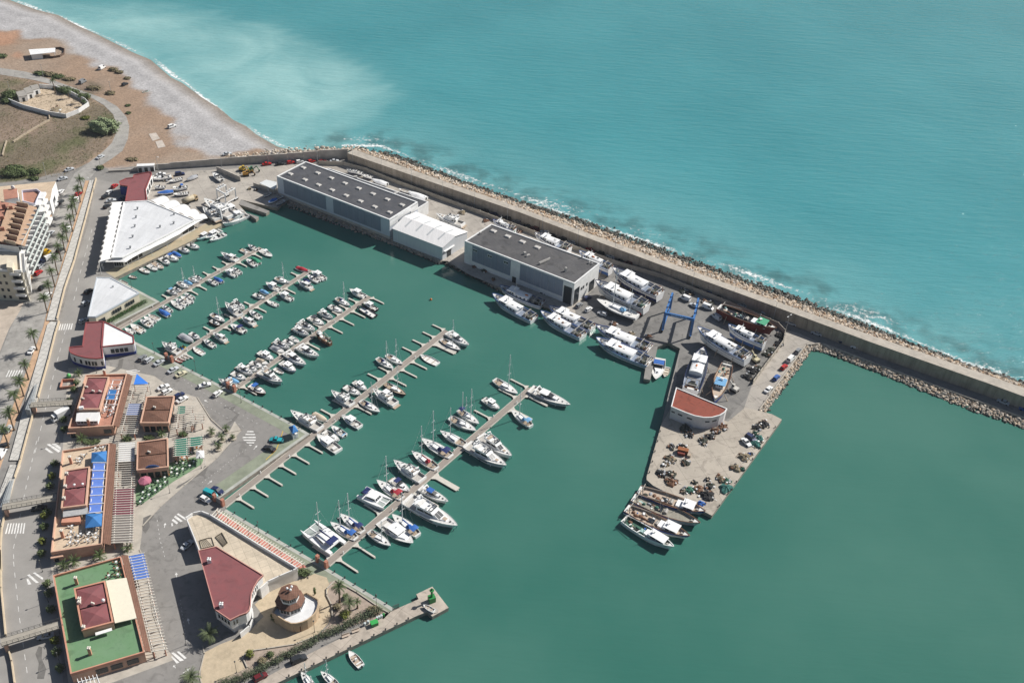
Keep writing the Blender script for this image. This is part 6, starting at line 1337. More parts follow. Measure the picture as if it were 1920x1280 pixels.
BT={'open':bt_open,'cuddy':bt_cuddy,'cover':bt_cover,'pilot':bt_pilot,'sport':bt_sport,'fly':bt_fly,'sail':bt_sail,'cat':bt_cat,'rib':bt_rib,'ski':bt_ski,'dinghy':bt_dinghy,'trawl':bt_trawl,'old':bt_old}
NAME={'open':('open_motorboat','boat'),'cuddy':('cabin_motorboat','boat'),'cover':('covered_motorboat','boat'),'pilot':('wheelhouse_boat','boat'),'sport':('sports_cruiser','yacht'),'fly':('flybridge_yacht','yacht'),'sail':('sailing_yacht','sailboat'),'cat':('catamaran','catamaran'),'rib':('inflatable_boat','boat'),'ski':('jet_ski','jet ski'),'dinghy':('dinghy','boat'),'trawl':('fishing_trawler','fishing boat'),'old':('fishing_boat','fishing boat')}
NB=[0]
def boat(typ,pb,ps,label,group,o=None,z=0.0):
    """boat with its bow at pb and stern at ps (world points)"""
    o=o or {}; NB[0]+=1; d=pb-ps; d.z=0; L=d.length*o.get('lk',1.0); m=(pb+ps)/2
    T=thing(NAME[typ][0],label,NAME[typ][1],(m.x,m.y,z),math.atan2(d.y,d.x),group)
    BT[typ](T,L,random.Random(NB[0]*13+5),o); return T
PNAME={1:'pontoon by the hedge',2:'second pontoon',3:'middle pontoon',4:'longest pontoon',5:'yacht club pontoon'}
ROW={'cuddy':'white cabin motorboat','open':'white open motorboat','cover':'motorboat under a {} cover','pilot':'white wheelhouse boat','sport':'white sports cruiser','fly':'white flybridge yacht','sail':'white sailing yacht','cat':'white sailing catamaran','rib':'inflatable boat','ski':'jet ski','dinghy':'small dinghy'}
def row(pn,side,k,items,zz=.8):
    """items: (x0,y0,x1,y1,bow 'a'|'b',type[,opts[,look]]) listed from the quay outwards"""
    for i,it in enumerate(items):
        p,q=k(it[0],it[1],zz),k(it[2],it[3],zz); o=it[6] if len(it)>6 else {}
        lk=it[7] if len(it)>7 else ROW[it[5]].format({'navy':'navy blue','sky':'pale blue'}.get(o.get('cover','blue'),o.get('cover','blue')))
        if len(it)<=7 and o.get('hood') : lk+=f" with {o['hood']} hood"
        elif len(it)<=7 and o.get('bim'): lk+=f" with {o['bim']} top"
        lab=f"{lk}, {ORD[i]} from shore, {side} side of {PNAME[pn]}"
        boat(it[5],p if it[4]=='a' else q,q if it[4]=='a' else p,lab,'boats moored at the marina pontoons',o)
YEL=mat('yellow_plastic',(.6,.42,.03),.4); SKB=mat('blue_plastic',(.04,.15,.5),.4); RDP=mat('red_plastic',(.5,.03,.03),.4)
TI={'cm':TANI,'dm':TANI}
row(1,'upper',kA,[(525,565,605,605,'b','cuddy',{'bim':'sky'}),(575,545,645,580,'b','cuddy'),(605,500,705,550,'b','sail',{'mast':1.25}),(665,485,740,525,'b','cover',{'cover':'sky'}),(705,465,795,500,'b','sail',{'mast':1.25}),(760,445,820,475,'b','cuddy'),(980,255,1120,315,'a','sport'),(1150,215,1240,250,'b','open',TI),(1212,180,1290,220,'a','cuddy')])
row(1,'lower',kA,[(155,890,235,930,'a','open'),(205,855,315,920,'a','open',{'cm':TANI}),(285,820,385,870,'a','cuddy',{'cm':TANI}),(320,790,410,840,'a','open'),(355,770,450,810,'a','dinghy'),(445,730,535,785,'a','cover'),(475,700,555,745,'a','cuddy'),(550,655,655,715,'a','open'),(590,640,690,690,'a','cuddy'),(635,615,730,670,'a','open'),(665,595,745,635,'a','cuddy'),(865,475,945,515,'a','cuddy'),(915,455,993,495,'a','cover'),(1015,395,1110,445,'a','pilot'),(1075,375,1150,420,'a','cuddy'),(1195,300,1280,355,'a','cuddy'),(1240,285,1312,335,'a','cover',{'cover':'green'}),(1320,218,1420,278,'b','open',{'tbar':'white'})])
row(2,'upper',kA,[(478,1030,620,1108,'a','fly'),(600,1055,628,1070,'a','ski',{'c':YEL},'yellow jet ski'),(622,1045,650,1060,'a','ski',{'c':SKB},'blue jet ski'),(645,1035,672,1050,'a','ski',{'c':YEL},'yellow jet ski'),(630,945,745,1012,'b','cover',{'cover':'grey'}),(715,932,800,985,'b','cuddy'),(890,825,975,872,'b','cuddy',{'hull':'wood'},'small brown cabin boat'),(893,772,1015,838,'b','sail',{'mast':1.25,'cover':'navy'}),(1018,690,1145,785,'a','fly'),(1088,668,1188,735,'b','sport',{'hard':False}),(1262,600,1360,642,'b','cuddy'),(1320,565,1395,605,'b','cover',{'cover':'sky'}),(1365,505,1485,567,'a','pilot'),(1443,462,1570,508,'b','sail',{'mast':1.2}),(1628,368,1735,407,'b','cover',{'cover':'red'}),(1755,405,1870,472,'a','pilot')])
row(2,'lower',kA,[(590,1150,650,1180,'b','dinghy',{'hull':RDP},'small red dinghy'),(625,1130,680,1162,'b','dinghy'),(650,1115,708,1150,'b','dinghy'),(740,1050,830,1108,'a','dinghy',{'cm':DECKM}),(830,990,925,1048,'a','cuddy'),(912,938,1022,1002,'a','sport'),(1058,858,1185,922,'a','cuddy',{'str':HULLC['navy'],'bim':'navy'}),(1150,798,1268,862,'a','sport'),(1220,742,1320,803,'a','cuddy'),(1370,655,1465,695,'a','open'),(1475,588,1590,648,'a','pilot'),(1635,490,1755,552,'a','sport'),(1680,470,1742,502,'a','cover',{'cover':'navy'}),(1718,437,1820,492,'a','cuddy')])
row(3,'upper',kB,[(55,1035,220,1098,'a','fly'),(150,1005,268,1060,'b','cover',{'cover':'sky'}),(188,950,328,1022,'b','cuddy'),(246,892,398,978,'b','sport'),(335,880,442,940,'b','cuddy'),(372,845,497,902,'b','cuddy'),(435,815,550,868,'b','cover',{'cover':'beige','range':(.02,.6)}),(456,745,606,825,'b','pilot'),(582,690,712,748,'b','cover',{'cover':'grey','range':(.02,.6)}),(612,645,765,716,'b','sport',{'hard':False}),(705,628,812,677,'b','cuddy'),(768,590,862,648,'b','open'),(810,508,957,585,'b','sport'),(860,450,1020,540,'b','sport',{'hard':False}),(958,395,1110,474,'b','cuddy',{'bim':'dark'}),(1068,345,1197,415,'b','sport'),(1160,282,1297,350,'b','cuddy'),(1226,208,1367,284,'b','sail',{'mast':1.25,'hood':'navy','bim2':False}),(1363,122,1520,195,'a','pilot')])
row(3,'lower',kB,[(365,1075,527,1165,'b','cuddy',{'bim':'blue','hull':'wood'},'wooden motorboat with a blue canopy'),(465,945,692,1068,'b','fly',{'str':HULLC['grey']}),(608,902,704,955,'b','dinghy',{'cm':DECKM}),(676,848,828,942,'b','pilot',{'str':HULLC['blue']}),(716,755,930,888,'b','sport'),(848,695,1060,802,'b','sport'),(1022,572,1175,668,'a','old',{'hull':'wood','lk':1.0,'cm':TANI},'small brown wooden fishing boat'),(1448,285,1618,385,'a','rib',{'tube':'dark'},'dark twin-engined inflatable boat'),(1498,250,1634,322,'a','pilot',{'hull':'black'},'black-hulled wheelhouse boat')])
row(4,'upper',kCc,[(490,655,678,758,'a','fly'),(630,655,722,708,'b','cover',{'cover':'beige'}),(746,527,878,605,'a','fly'),(830,486,932,540,'b','cuddy'),(888,456,970,510,'b','pilot'),(1033,308,1138,376,'b','sail',{'mast':1.2,'hood':'navy','bim2':False}),(1093,290,1197,348,'b','sail',{'mast':1.2}),(1478,150,1615,236,'b','sport'),(1438,190,1562,260,'b','sail',{'hull':'grey','mast':1.2},'grey-hulled sailing yacht')])
row(4,'lower',kCc,[(655,792,792,892,'a','pilot'),(698,770,798,832,'b','cuddy'),(743,735,832,795,'a','cuddy',{'bench':fab('sky'),'str':HULLC['blue']},'white motorboat with blue trim'),(812,670,928,740,'a','pilot'),(928,577,1053,650,'b','sail',{'mast':1.2,'hood':'navy','bim2':False}),(1008,515,1152,602,'a','fly',{'bim':'white'}),(1083,470,1218,542,'b','sail',{'hull':'black','mast':1.2,'dm':TEAK},'dark-hulled sailing yacht'),(1308,283,1418,340,'a','dinghy',{'cm':DECKM},'flat white day boat')])
row(5,'upper',kD,[(85,985,270,1118,'a','cat',{'mast':1.15}),(222,958,378,1055,'a','sail',{'mast':1.15,'cover':'blue','hood':'blue'}),(282,908,418,1015,'a','sail',{'mast':1.15,'cover':'blue','hood':'navy'}),(410,778,572,860,'b','cat',{},'power catamaran'),(500,705,655,815,'a','sail',{'mast':1.15,'hood':'red'}),(590,698,698,772,'b','cuddy',{'bim':'navy'}),(603,600,778,708,'a','fly'),(710,532,862,635,'a','sail',{'mast':1.2,'cover':'red','hood':'red','bim2':False}),(768,455,948,563,'a','sail',{'mast':1.15,'hood':'navy'}),(880,410,1035,495,'a','sail',{'mast':1.15}),(938,328,1098,410,'b','sail',{'mast':1.1,'hood':'grey','bim2':False}),(990,284,1115,368,'b','sail',{'mast':1.3,'hood':'navy','mizzen':1}),(1141,215,1238,278,'b','pilot'),(1205,100,1348,188,'b','sail',{'mast':1.3})])
row(5,'lower',kD,[(452,1010,585,1100,'b','sail',{'mast':.9},'small cream sailing boat'),(525,945,720,1085,'b','pilot'),(592,910,750,1035,'a','sail',{'mast':1.1,'cover':'blue','hood':'blue'}),(678,822,985,998,'b','fly'),(762,752,930,842,'b','sport',{'bim':'blue'}),(1042,495,1278,634,'b','fly',{'str':HULLC['grey']}),(1122,442,1310,576,'b','fly'),(1307,285,1428,380,'a','sail',{'mast':1.2,'hood':'sky'}),(1422,160,1662,265,'b','sport',{'str':HULLC['grey']})])
# ---- boats along the market quay, the yard and the outer basin
MK=[(110,480,185,512,'b','dinghy',{'hull':'grey'},'grey dinghy'),(195,438,262,458,'b','dinghy',{'hull':'grey'},'tiny grey-green skiff'),(290,378,372,418,'b','open',{'cm':TANI},'open motorboat with brown floor'),(355,348,437,394,'b','open',{'str':HULLC['blue']},'open motorboat with blue side'),(398,328,490,380,'b','open',{'cm':TANI,'dm':TANI},'tan-decked open motorboat'),(460,290,543,346,'b','cuddy',{},'white cabin boat'),(510,268,620,312,'b','cuddy',{'bim':'blue'},'blue-topped cabin boat'),(565,240,644,284,'b','cover',{'cover':'blue'},'boat under blue cover'),(620,198,714,244,'b','cuddy',{},'white cabin boat with clean deck'),(688,163,797,210,'b','cuddy',{},'white cabin boat nearest the work boats')]
for i,it in enumerate(MK):
    p,q=kA(it[0],it[1],.8),kA(it[2],it[3],.8); boat(it[5],q,p,f'{it[7]}, {ORD[i]} along the market hall quay from the hedge','boats along the market hall quay',it[6])
# outer end of the market quay
boat('pilot',kE(1012,852,.9),kE(1150,778,.9),'pale teal work boat moored beside the market hall corner','work boats at the market corner',{'hull':'teal','dm':HULLC['teal']})
boat('pilot',kE(1095,840,.9),kE(1250,752,.9),'work boat with tall wheelhouse, middle of three at the market corner','work boats at the market corner',{'hull':'teal'})
boat('cuddy',kE(1138,862,.9),kE(1292,788,.9),'white cabin cruiser, outermost of three at the market corner','work boats at the market corner')
boat('fly',kE(1270,712,1.0),kE(1520,598,1.0),'large white flybridge yacht moored beside the white boat hoist pier',None,{'bim':'white'})
for i,(a,t,lb,o) in enumerate([((1085,468,1365,625),'fly','large white yacht standing ashore beside the boat hoist, bow inland',{}),((1072,545,1218,650),'fly','white yacht standing ashore beside the market hall tip',{}),((1278,492,1418,582),'pilot','white cruiser standing ashore close to the hoist pier',{}),((1168,182,1258,252),'cuddy','white motorboat on a trailer in the open boatyard',{}),((560,240,755,212),'cuddy','white boat ashore along the back fence, nearest the burgundy roof',{}),((728,265,855,232),'open','open boat ashore behind the burgundy roof, in the back row',{}),((580,325,685,318),'cuddy','small white boat ashore by the burgundy building wall',{}),((770,348,905,318),'cuddy','white boat ashore with a bright blue top',{'bim':'blue'}),((605,385,775,362),'cover','boat ashore wrapped in a bright blue tarpaulin',{'cover':'blue'}),((770,395,918,378),'open','white open boat ashore beside the blue tarpaulin',{}),((870,520,938,498),'dinghy','small white dinghy ashore beside the tank lorry',{}),((905,250,1008,205),'cover','boat ashore under a grey cover in the back row',{'cover':'grey'})]):
    zc=2.3 if t in('fly','pilot') else 2.0
    T=boat(t,kE(a[0],a[1],zc+.8),kE(a[2],a[3],zc+.8),lb,'boats laid up ashore',o,zc)
    L=(kE(a[0],a[1],zc)-kE(a[2],a[3],zc)).length; mb=MB()
    for x in (-L*.25,L*.2): mb.box((x,0,-zc/2+.6),(.25,L*.22,zc-1.5+.1)); 
    mb.box((0,0,1.5-zc+.15),(L*.6,.3,.3)); part(T,'cradle',mb,STEEL,False,False)
# trawlers afloat and ashore
kG=K(1100,480,4.571)
TRD=[(kF,(312,850,700,1072),0,'white trawler with blue rail moored outermost before the grey warehouse door',{}),(kF,(378,775,775,935),0,'white trawler moored inside another, close to the warehouse wall',{}),(kF,(755,1010,1150,1228),0,'white trawler moored outermost off the corner of the dark-doored warehouse',{}),(kF,(830,962,1237,1155),0,'white trawler moored inside, at the corner of the dark-doored warehouse',{}),(kG,(78,603,545,795),0,'white trawler moored inside at the yard quay left of the blue hoist',{}),(kG,(78,708,545,915),0,'white trawler moored outside at the yard quay left of the blue hoist',{}),
 (kG,(218,108,632,325),2.6,'white trawler ashore nearest the sea wall behind the blue hoist',{}),(kG,(72,218,518,430),2.6,'white trawler ashore between the sailing yacht and another trawler',{}),(kG,(948,618,1385,872),2.6,'large white trawler ashore right of the blue hoist',{}),(kG,(1210,598,1525,745),2.4,'smaller white trawler ashore next to the red-hulled ship',{}),(kG,(1000,792,890,1145),2.6,'white trawler ashore pointing up, beside the red-roofed store',{}),
 (kF,(315,168,520,250),2.6,'white trawler ashore behind the far end of the dark-doored warehouse',{}),(kF,(700,288,1025,425),2.6,'white trawler ashore behind the middle of the dark-doored warehouse',{}),(kF,(1110,455,1405,605),2.6,'white trawler ashore behind the near corner of the dark-doored warehouse',{})]
for k_,c,dz,lb,o in TRD:
    z_=1.5+dz if dz else 0; o=dict(o); 
    if dz: o['dry']=dz
    boat('trawl',k_(c[0],c[1],z_+2.4),k_(c[2],c[3],z_+1.6),lb,'white trawlers ashore' if dz else 'white trawlers afloat',o,z_)
boat('sail',kG(86,366,4.6),kG(437,512,4.6),'white two-masted sailing yacht ashore below the trawlers',None,{'mast':.95,'mizzen':1,'hood':'sky','bim2':False,'cm':DECKM},3.4)
boat('old',kG(1625,640,5),kG(1128,448,4.5),'old dark ship with rust-red hull ashore against the curved yard wall',None,{'hull':'red','str':HULLC['red'],'bot':HULLC['red'],'dry':2.4,'cm':HULLC['black'],'hx':(.18,.33),'roofm':mat('green_roof_paint',(.06,.30,.17),.6)},3.9)
boat('old',kG(1095,1245,5),kG(1205,928,5),'white and pale blue wooden boat ashore, bow towards the red-roofed store',None,{'hull':'white','str':HULLC['teal'],'dry':2.2,'cm':TANI,'hx':(-.02,.16),'roofm':fab('sky')},3.7)
boat('cuddy',kG(592,1058,.9),kG(628,872,.9),'white motorboat with blue hood in the hoist dock',None,{'bim':'blue','str':HULLC['blue']})
boat('dinghy',kG(668,1034,.6),kG(695,948,.6),'small cream dinghy beside the blue-hooded motorboat',None,{'hull':'cream','cm':HULLC['cream']})
boat('old',kH(690,965,1.6),kH(190,788,1.6),'fishing boat with dark hull and blue-white wheelhouse against the pier end','old fishing boats rafted at the pier end',{'hull':'grey','hx':(.17,.33),'cm':TANI,'str':STRB})
boat('old',kH(650,1052,1.6),kH(148,845,1.6),'fishing boat without wheelhouse, second from the pier end','old fishing boats rafted at the pier end',{'hull':'grey','house':False,'cm':mat('worn_deck',(.30,.28,.23),.8,.3,1)})
boat('old',kH(572,1150,1.6),kH(98,925,1.6),'fishing boat with tan deck and white cabin, third from the pier end','old fishing boats rafted at the pier end',{'hull':'white','hx':(.12,.32),'cm':TANI,'str':STRB})
boat('old',kH(452,1230,1.6),kH(78,1005,1.6),'fishing boat with green gear and white wheelhouse, outermost of the raft','old fishing boats rafted at the pier end',{'hull':'white','hx':(.04,.34),'railm':WHITE,'cm':mat('green_deck',(.06,.14,.10),.8,.4,1),'hatchm':HULLC['teal']})
boat('open',kT(1188,1030,.7),kT(1272,1132,.7),'small motorboat under way off the jetty wall',None,{'console':True,'cm':TANI})
boat('sail',kT(1000,1168,.9),kT(1115,1262,.9),'white sailing yacht cut by the lower edge of the picture',None,{'mast':1.1})
boat('sail',kT(868,1170,.9),kT(960,1290,.9),'sailing yacht with two bare masts moored against the jetty at the lower edge',None,{'mast':1.0,'mizzen':1})
# boats on the slip and behind the warehouse
for a,t,lb,o in [((915,635,1020,575),'dinghy','white dinghy on the shaded slip beside the grey warehouse, upper one',{}),((1085,672,1200,625),'dinghy','white dinghy on the shaded slip beside the grey warehouse, near the wall',{}),((980,735,1110,675),'cover','boat with blue cover on the shaded slip',{'cover':'blue'}),((1105,760,1225,690),'dinghy','pale boat hull lying on the outer edge of the slip',{'hull':'grey'})]:
    ki=K(380,290,8); boat(t,ki(a[0],a[1],2.1),ki(a[2],a[3],2.1),lb,'boats on the slip',o,1.9)
for a,t,lb,o in [((1525,650,1770,735),'fly','white motor yacht laid up ashore behind the gabled shed',{}),((720,235,800,250),'cuddy','white cabin boat behind the grey warehouse, in a line of hulls',{}),((770,240,860,265),'cuddy','second white cabin boat behind the grey warehouse annex',{}),((855,275,950,300),'open','open boat with grey cover parts behind the warehouse annex',{}),((945,318,1085,362),'cover','long boat under a white cover behind the warehouse annex',{'cover':'white'}),((1270,430,1435,490),'cover','long hull under a white cover behind the annex, near its lower end',{'cover':'white'}),((1190,400,1290,430),'dinghy','white dinghy behind the annex between covered hulls',{})]:
    boat(t,kW(a[0],a[1],2.8),kW(a[2],a[3],2.8),lb,'boats laid up behind the warehouse',o,2.1)
# ================================================================ vehicles
CARC={'white':(.72,.72,.71),'silver':(.48,.50,.52),'grey':(.20,.21,.22),'dark':(.025,.028,.033),'navy':(.02,.03,.09),'blue':(.04,.11,.33),'red':(.40,.018,.018),'maroon':(.12,.012,.016),'cream':(.58,.54,.38),'yellow':(.62,.36,.01),'teal':(.02,.32,.36),'orange':(.5,.2,.05)}
def paint(c): return mat('car_paint_'+c,CARC[c],.42,spec=.4)
TYRE=mat('tyre',(.02,.02,.02),.8); LAMP=mat('headlight_lens',(.7,.7,.68),.15); TAIL=mat('tail_light',(.35,.01,.01),.3)
CARP={}
def car_meshes(kind,c):
    if (kind,c) in CARP: return CARP[(kind,c)]
    L,W,belt,H,g0,g1,sf,sa={'sedan':(4.4,1.76,.92,1.42,-1.35,.95,.75,.5),'hatch':(3.9,1.68,.93,1.46,-1.85,.85,.75,.28),'suv':(4.5,1.85,1.05,1.78,-2.1,.95,.6,.2),'van':(4.7,1.9,1.15,2.05,-2.25,1.75,.75,.08),'pickup':(4.7,1.8,1.0,1.65,-.45,1.1,.6,.2),'truck':(6.4,2.2,1.1,2.2,1.7,3.05,.3,.05)}[kind]
    h=L/2; prof=[(-h,.30,.55),(-h+.06,.80,.85),(-h+.5,belt-.02,.95),(g0,belt,1),(g1,belt,1),(h-.55,belt-.16,.95),(h-.08,.68,.85),(h,.32,.6)]
    if kind in('van','suv'): prof[1]=(-h+.03,belt-.1,.97); prof[2]=(-h+.1,belt,.99)
    mb=MB(); V=[];n=len(prof)
    for x,z,k in prof:
        for y,zz in ((-W/2*.94*max(k,.9),.24),(-W/2*max(k,.92),min(z,.55)),(-W/2*k*.95,z),(W/2*k*.95,z),(W/2*max(k,.92),min(z,.55)),(W/2*.94*max(k,.9),.24)): V.append((x,y,zz))
    F=[(i*6+j,(i+1)*6+j,(i+1)*6+j+1,i*6+j+1) for i in range(n-1) for j in range(5)]+[tuple(range(6)),tuple(range((n-1)*6+5,(n-1)*6-1,-1))]
    mb.add(V,F); P_=[('body',mb.mesh('body',paint(c)))]
    bt=frus(g0,g1,W*.46,W*.45,belt-.02,H,sf,sa,.14); mb=MB(); fmesh(mb,bt); P_.append(('cabin',mb.mesh('cabin',paint(c))))
    def wq(side,u0,u1,v0,v1,nm):
        b,t=bt; i,j=SIDE[side]; cc=sum((q for q in b+t),Vector((0,0,0)))/8
        f=lambda u,v: b[i].lerp(b[j],u).lerp(t[i].lerp(t[j],u),v); q=[f(u0,v0),f(u1,v0),f(u1,v1),f(u0,v1)]; nn=(q[1]-q[0]).cross(q[3]-q[0]).normalized()
        if nn.dot(q[0]-cc)<0: nn=-nn; q=q[::-1]
        m_=MB(); m_.add([tuple(p+nn*.02) for p in q],[(0,1,2,3)]); P_.append((nm,m_.mesh(nm,GLASS)))
    wq('fore',.05,.95,.08,.93,'windscreen'); wq('aft',.08,.92,.12,.9,'rear_window')
    for s in ('port','star'):
        if kind in('van',): wq(s,.66,.97,.15,.88,'side_window')
        elif kind=='truck': wq(s,.2,.9,.1,.85,'side_window')
        else: wq(s,.06,.48,.12,.88,'side_window'); wq(s,.53,.96,.12,.88,'side_window')
    if kind=='truck':
        mb=MB(); mb.box((-.8,0,1.75),(4.6,2.25,2.3)); P_.append(('box',mb.mesh('box',WHITE)))
    if kind=='pickup':
        mb=MB(); mb.box((-1.4,0,.95),(1.6,1.4,.06)); P_.append(('load_bed',mb.mesh('load_bed',BLACK)))
    mb=MB(); mb.cyl((0,-.1,0),(0,.1,0),.31,n=10); P_.append(('wheel',mb.mesh('wheel',TYRE),[(x,y,.31) for x in (-h+.75,h-.8) for y in (-W/2+.08,W/2-.08)]))
    mb=MB(); mb.box((0,0,0),(.06,.34,.14)); P_.append(('headlight',mb.mesh('headlight',LAMP),[(h-.05,y,.60) for y in (-W*.33,W*.33)]))
    mb=MB(); mb.box((0,0,0),(.06,.3,.14)); P_.append(('tail_light',mb.mesh('tail_light',TAIL),[(-h+.03,y,.66) for y in (-W*.34,W*.34)]))
    CARP[(kind,c)]=P_; return P_
KN={'sedan':('parked_car','saloon'),'hatch':('parked_car','hatchback'),'suv':('parked_car','off-roader'),'van':('parked_van','van'),'pickup':('pickup_truck','pickup'),'truck':('box_truck','box truck')}
def car(kind,c,front,rear,label,group,z=1.5):
    d=front-rear; m=(front+rear)/2; T=thing(KN[kind][0],label,{'van':'van','truck':'truck','pickup':'pickup'}.get(kind,'car'),(m.x,m.y,z),math.atan2(d.y,d.x),group)
    for it in car_meshes(kind,c):
        for loc in (it[2] if len(it)>2 else [(0,0,0)]): o=bpy.data.objects.new(it[0],it[1]); COL.objects.link(o); o.parent=T; o.location=loc
    return T
def cars(k,lst,group,z=1.5):
    for a,kind,c,lb in lst: car(kind,c,k(a[0],a[1],z+.5),k(a[2],a[3],z+.5),lb,group,z)
kL=K(300,660,6.4); kJ=K(360,1150,6.4); kI=K(380,290,8); kV=K(1400,540,3.692)
cars(kL,[((215,180,100,245),'sedan','silver','silver-blue saloon parked by the quay edge, above the cream car'),((300,240,205,288),'sedan','cream','cream car parked by the quay edge'),((585,385,480,412),'pickup','white','white jeep with dark bonnet standing on the car park'),((732,465,652,528),'hatch','white','white hatchback next to the brick gate of the middle pontoon'),((85,400,-5,440),'sedan','white','white saloon beside another by the pergola, upper one'),((142,440,25,503),'hatch','white','white estate car beside another by the pergola, lower one'),((275,492,188,545),'hatch','navy','navy car beside the brown pavilion roof'),((330,530,198,605),'sedan','white','white saloon at the corner of the brown pavilion'),((1335,1048,1460,1058),'pickup','teal','turquoise pickup at the yellow kerb by the blue kiosk'),((1240,1130,1385,1178),'sedan','dark','black saloon on the road beside the turquoise pickup')],'cars on the marina car park')
cars(kA,[((402,1132,322,1192),'hatch','silver','silver car in the row below the blue-footed building, middle of three'),((335,1118,280,1175),'hatch','grey','dark grey car in the row below the blue-footed building, leftmost'),((492,1162,408,1210),'sedan','silver','pale silver car beside the second pontoon gate')],'cars on the marina car park')
cars(k8,[((1320,1130,1165,1050),'hatch','white','white car, lowest of three beside the longest pontoon gate'),((1412,1052,1222,970),'van','teal','turquoise van, middle of three beside the longest pontoon gate'),((1505,992,1340,908),'sedan','navy','dark blue car, upper of three beside the longest pontoon gate')],'cars on the marina car park')
cars(k9,[((148,540,12,662),'sedan','silver','silver-blue car parked in the shade of the yacht club')],'cars on the marina car park')
cars(kJ,[((1375,505,1190,585),'suv','dark','black off-roader parked on the jetty beside the hedge'),((893,718,748,795),'hatch','maroon','dark red car parked under the hedge on the jetty')],'cars on the jetty')
cars(k1,[((892,212,828,258),'hatch','red','red car beside the burgundy-roofed building'),((845,262,795,302),'hatch','white','white car below the red one by the dark blue wall'),((822,300,762,330),'hatch','dark','black car below the white one near the dark blue wall'),((868,338,798,352),'sedan','silver','silver car at the top of the market awning'),((825,372,780,402),'hatch','dark','dark car in the shade at the market awning corner'),((955,322,895,342),'sedan','navy','dark blue car tucked between the blue wall and the market hall'),((692,1002,632,1048),'hatch','dark','dark car in the shade beside the cream clubhouse'),((674,1098,616,1128),'hatch','silver','pale car in the shade at the middle of the clubhouse wall'),((658,1228,600,1262),'hatch','silver','silver car at the lower corner of the clubhouse')],'cars along the quay road')
cars(k2,[((462,945,582,885),'truck','white','white box truck parked in the shade under the first restaurant wall')],'cars along the quay road')
cars(k3,[((298,640,402,630),'sedan','dark','dark car driving under the second footbridge')],'cars along the quay road')
cars(k4,[((328,872,482,848),'sedan','silver','silver car half under the third footbridge')],'cars along the quay road')
cars(k1,[((476,258,438,298),'hatch','white','white car parked at the end of the white shed'),((593,312,553,352),'hatch','white','white car between the palms near the top of the avenue'),((605,282,572,305),'hatch','red','red car hidden behind the second palm of the avenue'),((442,352,398,396),'van','white','white van parked beside the white shed door'),((478,332,432,376),'hatch','dark','dark car beside the white van at the shed'),((402,568,358,606),'hatch','silver','silver car parked below the rounded flats'),((372,718,318,758),'van','yellow','yellow van parked before the balconies'),((346,783,293,814),'sedan','navy','dark blue car below the yellow van'),((398,765,356,783),'van','white','white van driving beside the yellow van'),((322,818,283,852),'hatch','silver','pale grey car between dark blue and red cars'),((318,862,258,908),'hatch','red','red car parked under the balconies'),((342,968,288,1022),'hatch','dark','dark car parked at the corner of the cream flats'),((378,1033,336,1072),'hatch','white','white car beside a palm near the cream flats'),((472,698,428,732),'hatch','dark','dark car under the palms opposite the yellow van'),((533,538,497,572),'hatch','white','white car under the palms above the dark one'),((552,100,488,122),'sedan','silver','white saloon on the dirt verge beside the field'),((512,168,428,192),'sedan','silver','silver estate car on the verge below the field'),((778,3,726,32),'sedan','silver','pale blue saloon driving on the country road bend')],'cars along the avenue')
cars(k2,[((298,312,246,388),'sedan','white','white saloon beside the palm above the zebra crossing'),((98,988,48,1058),'hatch','silver','white hatchback beside the lower palms of the avenue'),((62,1148,-5,1192),'hatch','dark','dark car at the left edge below the last palms'),((38,1198,-8,1275),'van','white','white van cut by the left edge')],'cars along the avenue')
cars(k0,[((795,492,735,528),'van','white','white camper van standing alone on the dirt by the beach'),((958,622,915,642),'hatch','dark','dark car on the dirt beside the shingle'),((642,602,598,628),'van','grey','grey van beside the scrub strip'),((1315,938,1265,958),'suv','white','white off-roader at the edge of the shingle'),((1738,1148,1668,1162),'sedan','silver','silver car parked on the dirt behind the retaining wall')],'cars by the beach')
cars(kI,[((1038,128,885,152),'sedan','red','bright red car, leftmost in the row under the retaining wall'),((1228,128,1092,150),'sedan','dark','black car in the row under the retaining wall'),((1385,105,1258,130),'hatch','red','red car beside the black one under the retaining wall'),((1505,95,1408,115),'hatch','white','white car between red ones under the retaining wall'),((1670,90,1597,110),'hatch','red','small red car behind the tip of the grey warehouse roof'),((1835,88,1757,112),'hatch','maroon','dark red car under the lamp post behind the warehouse')],'cars under the retaining wall')
cars(kW,[((648,150,572,157),'sedan','silver','silver car where the retaining wall meets the sea wall'),((885,192,818,180),'hatch','silver','silver car on the mole road, first behind the warehouse')],'cars along the sea wall')
cars(kE,[((692,190,608,202),'sedan','white','white car in the back row of the boatyard'),((888,188,788,202),'suv','navy','dark blue off-roader in the back row of the boatyard')],'cars in the boatyard')
sc_=['dark','navy','dark','grey','dark','maroon','white','dark','dark','silver','red','dark','white','dark','maroon']
for i,(x,y) in enumerate([(240,80),(330,112),(445,150),(535,185),(640,218),(700,248),(790,280),(860,312),(955,345),(1045,372),(1215,438),(1305,470),(1405,502),(1490,540),(1565,565)]):
    p=kF(x,y,1.6); q=kF(x+10,y+3.7,1.6); d=(q-p).normalized(); car(['hatch','sedan','suv'][i%3],sc_[i],p-d*2,p+d*2,f'{ {"dark":"black","navy":"navy","grey":"grey","maroon":"dark red","white":"white","silver":"silver","red":"bright red"}[sc_[i]]} car, {ORD[i]} in the shaded row under the sea wall behind the dark-doored warehouse'.replace('the shaded row under the sea wall behind the dark-doored warehouse','the shaded sea wall row from the sheds'),'cars along the sea wall')
sc2=['silver','maroon','dark','dark','dark','blue','dark','silver']
